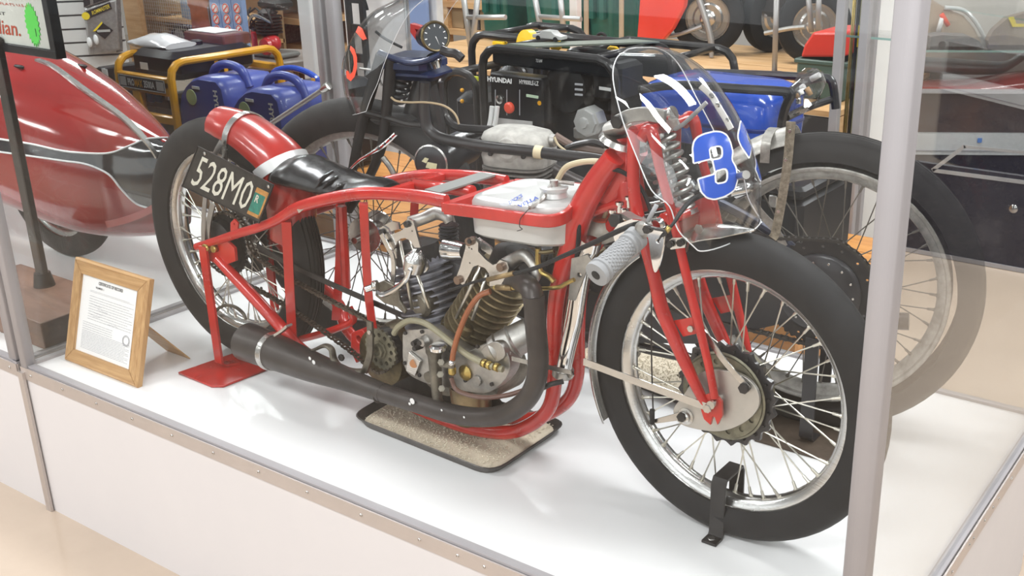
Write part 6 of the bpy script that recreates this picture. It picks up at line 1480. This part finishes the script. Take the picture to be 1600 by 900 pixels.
# round table with small red engine
tb=thing('round_table','round brown-topped table carrying the small red engine','table',Yp(428,95,2.9)); tp=Yp(425,92,2.9); tp.z=Yp(425,92,2.9).z; tb.location=(tp.x,2.9,FZ); WORLD[tb.name]=Vector((tp.x,2.9,FZ))
obj('table_top',MB().lathe((tp.x,2.9,tp.z-.03),EZ,[(0,.22),(.006,.26),(.04,.27),(.05,.262)],seg=40),mat('grey_brown_laminate',(.30,.26,.24),.4,var=.1),tb)
obj('pedestal',MB().lathe((tp.x,2.9,FZ),EZ,[(0,.2),(.02,.19),(.03,.04),(tp.z-.03-FZ,.04)],seg=20),DWOOD,tb)
tag(obj('booklet',MB().cbox((tp.x-.13,2.82,tp.z+.024),(.14,.10,.006),.002),PAPER),'cream booklet lying at the left edge of the round table','booklet')
en=thing('small_engine','small red and black cutaway engine on the round table','engine',(tp.x+.03,2.9,tp.z+.02)); z0=tp.z+.02
obj('base_tray',MB().cbox((tp.x+.04,2.88,z0+.02),(.30,.16,.03),.01),mat('grey_painted_strap',(.25,.24,.26)),en)
REDE=mat('engine_red',(.55,.03,.035),.35,coat=.3); rn=random.Random(11)
obj('crankcase',MB().sph((tp.x+.06,2.86,z0+.08),.06,1.1,.8,.9),REDE,en)
obj('gear_cover',MB().lathe((tp.x+.09,2.80,z0+.07),-EY,[(0,.05),(.02,.045),(.03,.02)],seg=18),REDE,en)
obj('upright_cylinder',MB().lathe((tp.x+.03,2.88,z0+.12),EZ,[(0,.05)]+[q for i in range(6) for q in ((.012+.018*i,.045),(.014+.018*i,.075),(.022+.018*i,.075),(.024+.018*i,.045))]+[(.13,.06),(.15,.03)],seg=20),IRON,en)
obj('red_lever',MB().cbox((tp.x-.05,2.83,z0+.09),(.025,.03,.10),.005),REDE,en)
obj('linkage',MB().tube([(tp.x-.08,2.84,z0+.12),(tp.x-.06,2.82,z0+.2),(tp.x+.02,2.80,z0+.24),(tp.x+.1,2.84,z0+.2)],.010,seg=8),STEEL,en)
obj('tank',MB().cbox((tp.x+.02,2.95,z0+.29),(.20,.12,.06),.02),IRON,en)
for k in range(6): a=2*PI*k/6; obj('black_hose',MB().tube([(tp.x+.05*math.cos(a),2.86,z0+.15),(tp.x+.13*math.cos(a),2.82,z0+.2+.04*math.sin(a)),(tp.x+.09*math.cos(a+1),2.86,z0+.27)],.006,seg=6),BLACK,en)
# white column and black slotted rack, white poster board
a=Yp(487,40,2.4); tt=thing('column','narrow white column left of the aluminium corner post','column',(a.x,2.4,FZ)); obj('shaft',MB().cbox((a.x,2.4,.4),(.085,.085,1.73),.004),WHITE,tt)
a=Yp(556,20,2.66); tt=thing('slotted_rack','black slotted steel rack upright in front of the white board','rack',(a.x,2.66,FZ))
w_=.13; Pz=[Vector((a.x-w_/2,2.9,FZ)),Vector((a.x+w_/2,2.9,FZ)),Vector((a.x+w_/2,2.9,1.2)),Vector((a.x-w_/2,2.9,1.2))]
mbx=MB()
for s_ in (-1,1): obj('side_strip',MB().box((a.x+s_*.05,2.66,.37),(.03,.02,1.67)),BIRON,tt)
for k in range(11): obj('web',MB().box((a.x,2.66,-.35+.15*k),(.075,.018,.045)),BIRON,tt)
obj('black_cord',MB().tube([Yp(566,-10,2.64),Yp(572,8,2.64),Yp(574,16,2.64)],.008,seg=6),BLACK,tt)
a=Yp(540,60,2.8); b=Yp(684,60,2.8); tt=thing('display_board','large plain white board behind the clear windscreen of the dark motorcycle','board',((a.x+b.x)/2,2.8,FZ)); obj('sheet',MB().cbox(((a.x+b.x)/2,2.83,.4),(b.x-a.x,.05,1.73),.004),WHITE,tt)
for px in (634,650): p=Yp(px,20,2.78); obj('pole',MB().cyl((p.x,2.78,FZ),(p.x,2.78,1.2),.008,seg=8),LADM,tt)
a=Yp(655,20,2.77); obj('blue_banner',MB().cbox((a.x+.0,2.77,.85),(.12,.02,.8),.003),mat('pale_blue_print',(.30,.40,.66),.5),tt)
# blue boards with round labels
RB=mat('powder_blue_board',(.27,.40,.68),.45,0,var=.1,vscale=6)
tops=[(318,-60,338,-60),(344,-60,362,-60),(368,-60,388,-60)]
for k,(xa,xb,ba,bb2) in enumerate(((326,341,339,355),(342,359,357,371),(360,376,373,388))):
    tt=thing('blue_board',('pale blue upright board with round red-cross labels, leftmost of three','pale blue upright board with round labels, middle of three','pale blue upright board with round labels, rightmost of three, against the pine shelf')[k],'board',Yp((ba+bb2)/2,104,2.6),'blue boards standing behind the bench'); tt.location.z=Yp(350,104,2.6).z; WORLD[tt.name]=tt.location.copy()
    q=[Yp(xa,-5,2.6),Yp(xb,-5,2.6),Yp(bb2,103,2.6),Yp(ba,103,2.6)]
    obj('board',slab(q,.03,0),RB,tt); obj('foot_block',slab([Yp(ba-1,80,2.598),Yp(bb2,80,2.598),Yp(bb2+1,106,2.598),Yp(ba,106,2.598)],.04,.001),mat('grey_foot',(.42,.43,.46),.5),tt)
    for j,py in enumerate((13,30,47)):
        f=(py+5)/108; cx_=(xa+xb)/2*(1-f)+(ba+bb2)/2*f; p=Yp(cx_,py,2.597)
        obj('round_label',MB().lathe(p,-EY,[(0,.028),(.002,.028)],seg=20),PAPER,tt); obj('label_ring',MB().lathe(p-EY*.002,-EY,[(0,.026),(0,.021),(.001,.021),(.001,.026)],seg=20,closed=True,cap=False),NUMRED,tt)
        obj('label_bar',MB().box(p-EY*.0035,(.04,.001,.007),R=Euler((0,-.7,0)).to_matrix()),NUMRED,tt)
# slat wall at far left
d_=ray(120,60).normalized(); sp0=CAMP+d_*7.6; sd=Vector((math.cos(math.radians(56)),math.sin(math.radians(56)),0)); sn_=sd.cross(EZ).normalized()
if sn_.dot(CAMP-sp0)<0: sn_=-sn_
def sw(px,py,o=0): return pl(px,py,sp0+sn_*o,sn_)
L_=sw(60,60); Rr_=sw(196,60); s0=(L_-sp0).dot(sd)-.5; s1=(Rr_-sp0).dot(sd)
swt=thing('slat_wall','white slatted display wall at the far left behind the sign','slat wall',(sp0.x,sp0.y,FZ))
zs=[sw(110,py).z for py in (2,24,45,66,88,109)]; stp=(zs[0]-zs[-1])/5; z=zs[0]+stp*3
k=0
while z>FZ+.05:
    c_=sp0+sd*((s0+s1)/2)+sn_*.012; c_.z=z-stp/2; obj('slat',MB().box(c_,(s1-s0,.024,stp-.012),ax=(sd,sn_,EZ)),WHITE,swt); z-=stp
c_=sp0+sd*((s0+s1)/2)-sn_*.01; c_.z=.35; obj('backing',MB().box(c_,(s1-s0,.01,1.62),ax=(sd,sn_,EZ)),mat('dark_grey_backing',(.18,.17,.17),.7),swt)  # dark grey board behind the gaps of the slats
# hanging tool cases on it
def swq(o,*c): return [sw(c[2*i],c[2*i+1],o) for i in range(4)]
t=thing('tool_case','silver hard case with a black and yellow diamond badge hanging on the slat wall','case',sw(160,80,.1)); q=swq(.14,131,14,182,-2,188,78,139,87)
obj('case',slab(q,.10,0),mat('silver_treadplate',(.46,.45,.45),.35,.6,var=.3,vscale=50),t,bevel=.01)
hq=swq(.145,130,20,172,3,175,14,132,32); obj('header_band',slab(hq,.004,.0),BPL,t)
obj('header_lettering',text_mb('ROMMASTER',subquad(hq,.30,.2,.95,.75),bold=.005,off=.006),mat('label_yellow',(.85,.65,.02),.4),t)
c0=sw(134,25,.152); obj('round_badge',MB().lathe(c0,sn_,[(0,.022),(.003,.022)],seg=20),mat('label_yellow',(.85,.65,.02),.4),t)
dc=sw(162,48,.142); obj('diamond_badge',MB().prism([dc+sd*.052,dc+EZ*.048,dc-sd*.052,dc-EZ*.048],sn_*.004),BPL,t)
obj('diamond_stripe',MB().prism([dc+sn_*.0045+v for v in (-sd*.060,EZ*.056,EZ*.044,-sd*.044,)],sn_*.001),mat('label_yellow',(.85,.65,.02),.4),t)
obj('diamond_text_bar',MB().prism([dc+sn_*.006+v for v in (-sd*.036+EZ*.007,sd*.036+EZ*.007,sd*.036-EZ*.007,-sd*.036-EZ*.007)],sn_*.001),mat('grey_badge_text',(.45,.45,.44),.5),t)
for px,py in ((140,66),(150,62)): obj('catch',MB().sph(sw(px,py,.16),.03,.8,.3,1),mat('clear_catch',(.75,.75,.76),.2),t)
t=thing('tool_case','second silver and black case above, only its lower edge in view','case',sw(150,-8,.1)); q=swq(.14,129,-30,178,-40,172,-1,132,13); obj('case',slab(q,.10,0),mat('silver_treadplate',(.46,.45,.45)),t,bevel=.01); obj('black_band',slab(swq(.145,129,-20,139,-22,141,7,131,12),.004,0),BPL,t); obj('dark_centre',slab(swq(.145,143,-25,165,-32,163,0,146,6),.004,0),BPL,t)
t=thing('carton','narrow grey printed carton hanging right of the silver tool case','carton',sw(185,40,.05)); obj('box',slab(swq(.10,176,-20,187,-24,192,80,182,82),.08,0),mat('speckled_carton',(.3,.3,.3)),t)
for k in range(3): obj('printed_line',slab(swq(.103,177,16+22*k,184,15+22*k,184,17+22*k,177,18+22*k),.001,0),INK,t)
# tall pine panel and wire cage of goods
t=thing('timber_panel','tall pine panel between the slat wall and the mesh cage','panel',Yp(205,80,2.9)); t.location.z=FZ; WORLD[t.name]=t.location.copy()
q=[Yp(190,-5,2.9),Yp(214,-5,2.9),Yp(220,82,2.9),Yp(194,82,2.9)]; a=q[0].x; b=q[1].x; obj('sheet',MB().cbox(((a+b)/2,2.92,.35),(b-a,.04,1.63),.004),PINE,t)
t=thing('mesh_cage','fine wire mesh cage with shelves of brown parcels and blue cloth','cage',Yp(260,70,3.0)); t.location.z=FZ; WORLD[t.name]=t.location.copy()
a=Yp(214,20,2.96).x; b=Yp(330,20,2.96).x; n=int((b-a)/.022); zc0,zc1=.05,1.15
mm=MB()
for k in range(n+1): mm.box((a+(b-a)*k/n,2.96,(zc0+zc1)/2),(.0022,.0022,zc1-zc0))
k=0
while zc0+.022*k<zc1: mm.box(((a+b)/2,2.958,zc0+.022*k),(b-a,.0022,.0022)); k+=1
o=obj('wire_mesh',mm,mat('mesh_wire',(.5,.48,.45),.4,.7),t,smooth=0); o['kind']='stuff'
for x in (a,b): obj('cage_post',MB().box((x,2.97,.36),(.03,.03,1.65)),DWOOD,t)
obj('cage_back',MB().box(((a+b)/2,3.5,.36),(b-a,.02,1.65)),mat('brown_board',(.34,.22,.12),.7,var=.2,vscale=5),t)
for py in (30,66,100): z=Yp(250,py,3.0).z; obj('shelf',MB().box(((a+b)/2,3.25,z),(b-a,.5,.025)),PINE,t)
for k,(px0_,px1_,py,lb,mt_) in enumerate(((217,262,29,'brown wrapped parcel on the upper cage shelf',cb),(217,268,65,'long brown parcel on the middle cage shelf',cb),(220,262,99,'brown parcel on the lower cage shelf',cb))):
    xa=Yp(px0_,py,3.05).x; xb=Yp(px1_,py,3.05).x; z=Yp(250,py,3.0).z+.013; tag(obj('parcel',MB().cbox(((xa+xb)/2,3.15,z+.075),(xb-xa-.02,.25,.15),.02),mt_),lb,'parcel','brown parcels in the mesh cage')
t=thing('overalls','light blue cloth overalls hanging in the mesh cage','clothes',Yp(292,40,3.1))
rg=[]; xc=Yp(294,20,3.08).x
for i in range(9):
    z=1.05-.085*i; ww=.13+.012*i; rg.append([Vector((xc+.02*i*.5+ww*.75*math.cos(a_)*(1+.06*math.sin(5*a_+i)),3.10+.05*math.sin(a_)*(1+.3*math.cos(4*a_)),z)) for a_ in [2*PI*k/20 for k in range(20)]])
obj('cloth',MB().loft(rg),mat('light_blue_cotton',(.30,.42,.62),.9,0,var=.3,vscale=8,bump=.4,bscale=20),t,smooth=60)
t=thing('pulley','small black spoked pulley hanging beside the blue overalls','pulley',Yp(284,58,2.99)); c_=Yp(284,58,3.0); obj('tyre',MB().lathe(c_,EY,[(-.02,.055),(-.02,.075),(.02,.075),(.02,.055)],seg=24,closed=True,cap=False),BLACK,t); obj('hub',MB().cyl(c_-EY*.015,c_+EY*.015,.055,seg=20),mat('grey_hub',(.25,.24,.25),.5),t)
t=thing('drum','rusty orange drum behind the blue boards','drum',Yp(322,85,2.85)); xr_=Yp(321,60,2.9).x; obj('shell',MB().lathe((xr_,2.88,FZ),EZ,[(0,.05),(.4,.055),(.8,.055),(1.0,.05),(1.02,.06),(1.2,.06),(1.22,.05),(1.5,.055)],seg=20),mat('rust_orange',(.42,.12,.05),.6,var=.5,vscale=8),t)
# ================================================================== right background: white pillar, aluminium display, long glass cabinet
a=Yp(1377,100,2.9); struct('trim_1',MB().cbox((a.x,2.95,.5),(.14,.14,1.93),.003),mat('ivory_post_paint',(.82,.80,.77),.4))
t=thing('shop_case','aluminium-framed glass cabinet with brass rods behind the rear corner of the case','cabinet',Yp(1325,200,2.5)); t.location.z=FZ; WORLD[t.name]=t.location.copy()
xA=Yp(1310,100,2.52).x; xB=Yp(1348,100,2.52).x
for x in (xA,xB): obj('post',MB().cbox((x,2.52,.5),(.035,.035,1.93),.003),FRAMEAL,t)
for x in (xA+.02,): obj('post',MB().cbox((x+.03,2.74,.5),(.02,.03,1.93),.003),FRAMEAL,t)
obj('glass_pane',MB().box(((xA+xB)/2,2.525,.5),(xB-xA,.006,1.9)),GLASS,t)
for z in (.73,.25): obj('glass_shelf',MB().box(((xA+xB)/2+.05,2.64,z),(xB-xA+.10,.2,.008)),GLASS,t); obj('shelf_edge',MB().box(((xA+xB)/2+.05,2.538,z),(xB-xA+.10,.003,.008)),GEDGE,t)
for px,m_ in ((1331,BRASS),(1338,IRON),(1344,mat('olive_rod',(.35,.33,.15),.5))): p=Yp(px,60,2.60); obj('rod',MB().cyl((p.x,2.60,FZ+.02),(p.x,2.60,1.4),.008,seg=8),m_,t)
obj('yellow_tag',MB().box(Yp(1346,57,2.59),(.03,.004,.08)),mat('label_yellow',(.85,.65,.02)),t)
obj('base_board',MB().cbox(((xA+xB)/2+.05,2.64,FZ+.05),(xB-xA+.12,.26,.1),.004),FRAMEAL,t)
th_=math.radians(32); KX=Vector((math.cos(th_),math.sin(th_),0)); KY=Vector((-math.sin(th_),math.cos(th_),0)); KO=Yp(1400,243,3.80)
def K(px,py,o=0): return pl(px,py,KO+KY*o,KY)
def kbox(px0,py0,px1,py1,o,dep):
    a=K(px0,py0,o); b=K(px1,py1,o); c=(a+b)/2+KY*(dep/2); return c,Vector((abs((b-a).dot(KX)),dep,abs(a.z-b.z)))
KA=(KX,KY,EZ)
kc=(KO+K(1720,243))/2
t=thing('glass_cabinet','long glass cabinet of racing parts on a white sill, far right','cabinet',(kc.x,kc.y,FZ))
zt_=K(1500,242).z; zw=K(1500,209).z; zr_=K(1500,145).z; zg=K(1500,81).z; kw=(K(1720,243)-KO).length+2.6
def kb(nm,z0,z1,mt,o=0,dep=.5,w=kw): 
    c=KO+KX*(w/2-.06)+KY*(o+dep/2); c.z=(z0+z1)/2; return obj(nm,MB().box(c,(w,dep,z1-z0),ax=KA),mt,t)
NAVY=mat('navy_black_panel',(.022,.022,.036),.25,0,coat=.5,var=.15,vscale=10)
kb('plinth',FZ+.01,zt_,NAVY,o=.01); kb('sill_panel',zt_,zw,mat('pale_grey_panel',(.62,.63,.63),.35,coat=.3),o=0,dep=.55)
kb('sill_groove',zt_+.018,zt_+.024,GREYINK,o=-.003,dep=.006)
c_,s_=kbox(1528,216,1534,223,-.004,.004); obj('blue_mark',MB().box(c_,s_,ax=KA),mat('blue_mark',(.10,.25,.65),.4),t)
kb('dark_display',zw,zr_,mat('brown_black_display',(.05,.035,.04),.35,var=.5,vscale=4,col2=(.10,.045,.035),coat=.4),o=.03,dep=.02)
kb('shelf_lip',zr_-.004,zr_+.004,FRAMEAL,o=.0,dep=.5)
kb('glass_shelf',zg-.005,zg+.005,GLASS,o=.02,dep=.48); kb('shelf_edge',zg-.005,zg+.005,GEDGE,o=.014,dep=.005)
kb('glass_pane',zw,1.3,GLASS,o=.002,dep=.006); kb('cabinet_back',zw,1.3,mat('cream_back_panel',(.66,.62,.57),.6,var=.06,vscale=3),o=.56,dep=.02)
obj('round_lens',MB().lathe(Yp(1584,326,3.66),-EY,[(0,.020),(.006,.020),(.010,.014),(.012,.006)],seg=16),CHROME,t)
# low dark base with silver stripes, square to the cases
xl=Yp(1372,388,3.36).x
a=Yp(1415,397,3.36)
low=thing('low_stand','navy-black low stand with silver angled stripes on the floor before the right cabinet','stand',(2.2,3.4,FZ))
yl=pl(1500,408,(0,0,FZ),EZ).y
P_=[Vector((xl,yl,FZ+.002)),Vector((6.2,yl,FZ+.002)),Vector((6.2,yl+.04,FZ+.60)),Vector((xl+.02,yl+.04,FZ+.60))]
zT=Yp(1500,262,yl).z
P_=[Vector((xl,yl,FZ+.002)),Vector((6.2,yl,FZ+.002)),Vector((6.2,yl,zT)),Vector((xl,yl,zT))]
obj('front_board',MB().prism(P_,(0,.03,0)),NAVY,low); obj('floor_strip',MB().box(((xl+6.2)/2,yl-.004,FZ+.012),(6.2-xl,.012,.020)),FRAMEAL,low)
ST=mat('silver_stripe',(.66,.67,.68),.3,.3)
for p_ in (((1457,266),(1508,228),.018),((1457,266),(1640,290),.018),((1506,229),(1640,242),.014)):
    a=Yp(*p_[0],yl-.006); b=Yp(*p_[1],yl-.006); obj('silver_stripe',MB().ribbon([a,b],(b-a).cross(EY),p_[2],.006,smooth=False),ST,low)
f=thing('red_fairing','long deep-red bodywork panel lying on the lower shelf of the far-right cabinet','fairing',K(1500,140,.2))
rg=[]
for px,py in ((1430,141),(1458,133),(1500,127),(1540,122),(1580,114),(1640,104),(1700,98)):
    p=K(px,py,.2); base=zr_+.004; rg.append([p*1+KY*(.12*math.cos(a_))-EZ*p.z+EZ*(base+max(.01,p.z-base)*math.sin(a_)) for a_ in [PI*k/10 for k in range(11)]])
obj('panel',MB().loft(rg),mat('deep_red_gloss',(.30,.022,.022),.2,coat=.6),f,smooth=60)
f=thing('exhaust_silencer','fat grey exhaust pipe running under the glass shelf at the far right','exhaust',K(1500,105,.35))
obj('pipe',MB().tube([K(x,y,.36) for x,y in ((1440,101),(1480,103),(1520,105),(1560,106),(1580,99),(1605,82))],[.040,.040,.038,.032,.024,.022],seg=18),mat('dull_zinc',(.40,.41,.41),.35,.6,var=.2),f)
c_,s_=kbox(1455,106,1472,132,.36,.06); c_.z=(zr_+.004+c_.z+s_.z/2)/2; obj('support_block',MB().cbox(c_,(s_.x,.06,(c_.z-zr_-.004)*2),.003,ax=KA),IRON,f)
f=thing('casting','grey cast block with a round hole, standing on the glass shelf','casting',K(1495,80,.2))
P_=[K(x,y,.14) for x,y in ((1452,80),(1455,58),(1470,55),(1515,57),(1530,64),(1534,70),(1525,77),(1505,80))]; obj('block',MB().prism(P_,KY*.12),mat('grey_casting',(.27,.25,.24),.6,.3,var=.3,vscale=40),f); obj('bore',MB().lathe(K(1472,70,.139),-KY,[(0,.018),(.002,.018)],seg=18),BLACK,f)
f=thing('clear_screen','tan curved screen with a bright rim, standing behind the grey casting','screen',K(1500,60,.3))
P_=[K(x,y,.32) for x,y in ((1425,-20),(1480,14),(1505,24),(1522,44),(1533,66),(1536,79),(1425,79))]; obj('sheet',MB().prism(P_,KY*.01),mat('tan_sheet',(.50,.40,.31),.35,coat=.4),f); obj('bright_rim',MB().tube([K(x,y,.315) for x,y in ((1476,12),(1505,16),(1524,34),(1540,62),(1548,79))],.011,seg=8),mat('clear_rim',(.66,.67,.66),.15,coat=1),f)
for (x0_,y0_,x1_,y1_,mt_,nm_) in ((1471,22,1482,40,NUMRED,'red_handle'),(1466,50,1472,28,PAPER,'white_lever')): obj(nm_,MB().cyl(K(x0_,y0_,.28),K(x1_,y1_,.28),.012,seg=10),mt_,f)
f=thing('seat_shell','brown curved shell with a yellow mark on the glass shelf, at the right photo edge','shell',K(1580,70,.25))
rg=[[K(x,y,.2)+KY*d for x,y in ((1544,64),(1552,48),(1575,28),(1620,16),(1660,14),(1660,76),(1548,78))] for d in (0,.06)]; obj('shell',MB().loft(rg),mat('brown_shell',(.33,.26,.21),.4,var=.3),f)
a=[K(x,y,.195) for x,y in ((1575,27),(1584,26),(1588,37),(1600,37),(1600,42),(1582,42))]; obj('yellow_mark',MB().prism(a,-KY*.002),mat('label_yellow',(.85,.65,.02)),f)
f=thing('lamp','dark hexagonal lamp beside the tall front corner post, on a thin stem','lamp',K(1393,300,-.1)); c_=K(1394,166,-.12); f.location=(c_.x,c_.y,FZ); WORLD[f.name]=Vector((c_.x,c_.y,FZ))
obj('lamp_body',MB().lathe((c_.x,c_.y,c_.z-.10),EZ,[(0,.03),(.05,.06),(.16,.06),(.19,.045)],seg=6),IRON,f,smooth=10); obj('lamp_stem',MB().cyl((c_.x,c_.y,FZ),(c_.x,c_.y,c_.z-.10),.014,seg=10),IRON,f); obj('lamp_foot',MB().cyl((c_.x,c_.y,FZ),(c_.x,c_.y,FZ+.02),.08,seg=16),IRON,f)
"""end"""
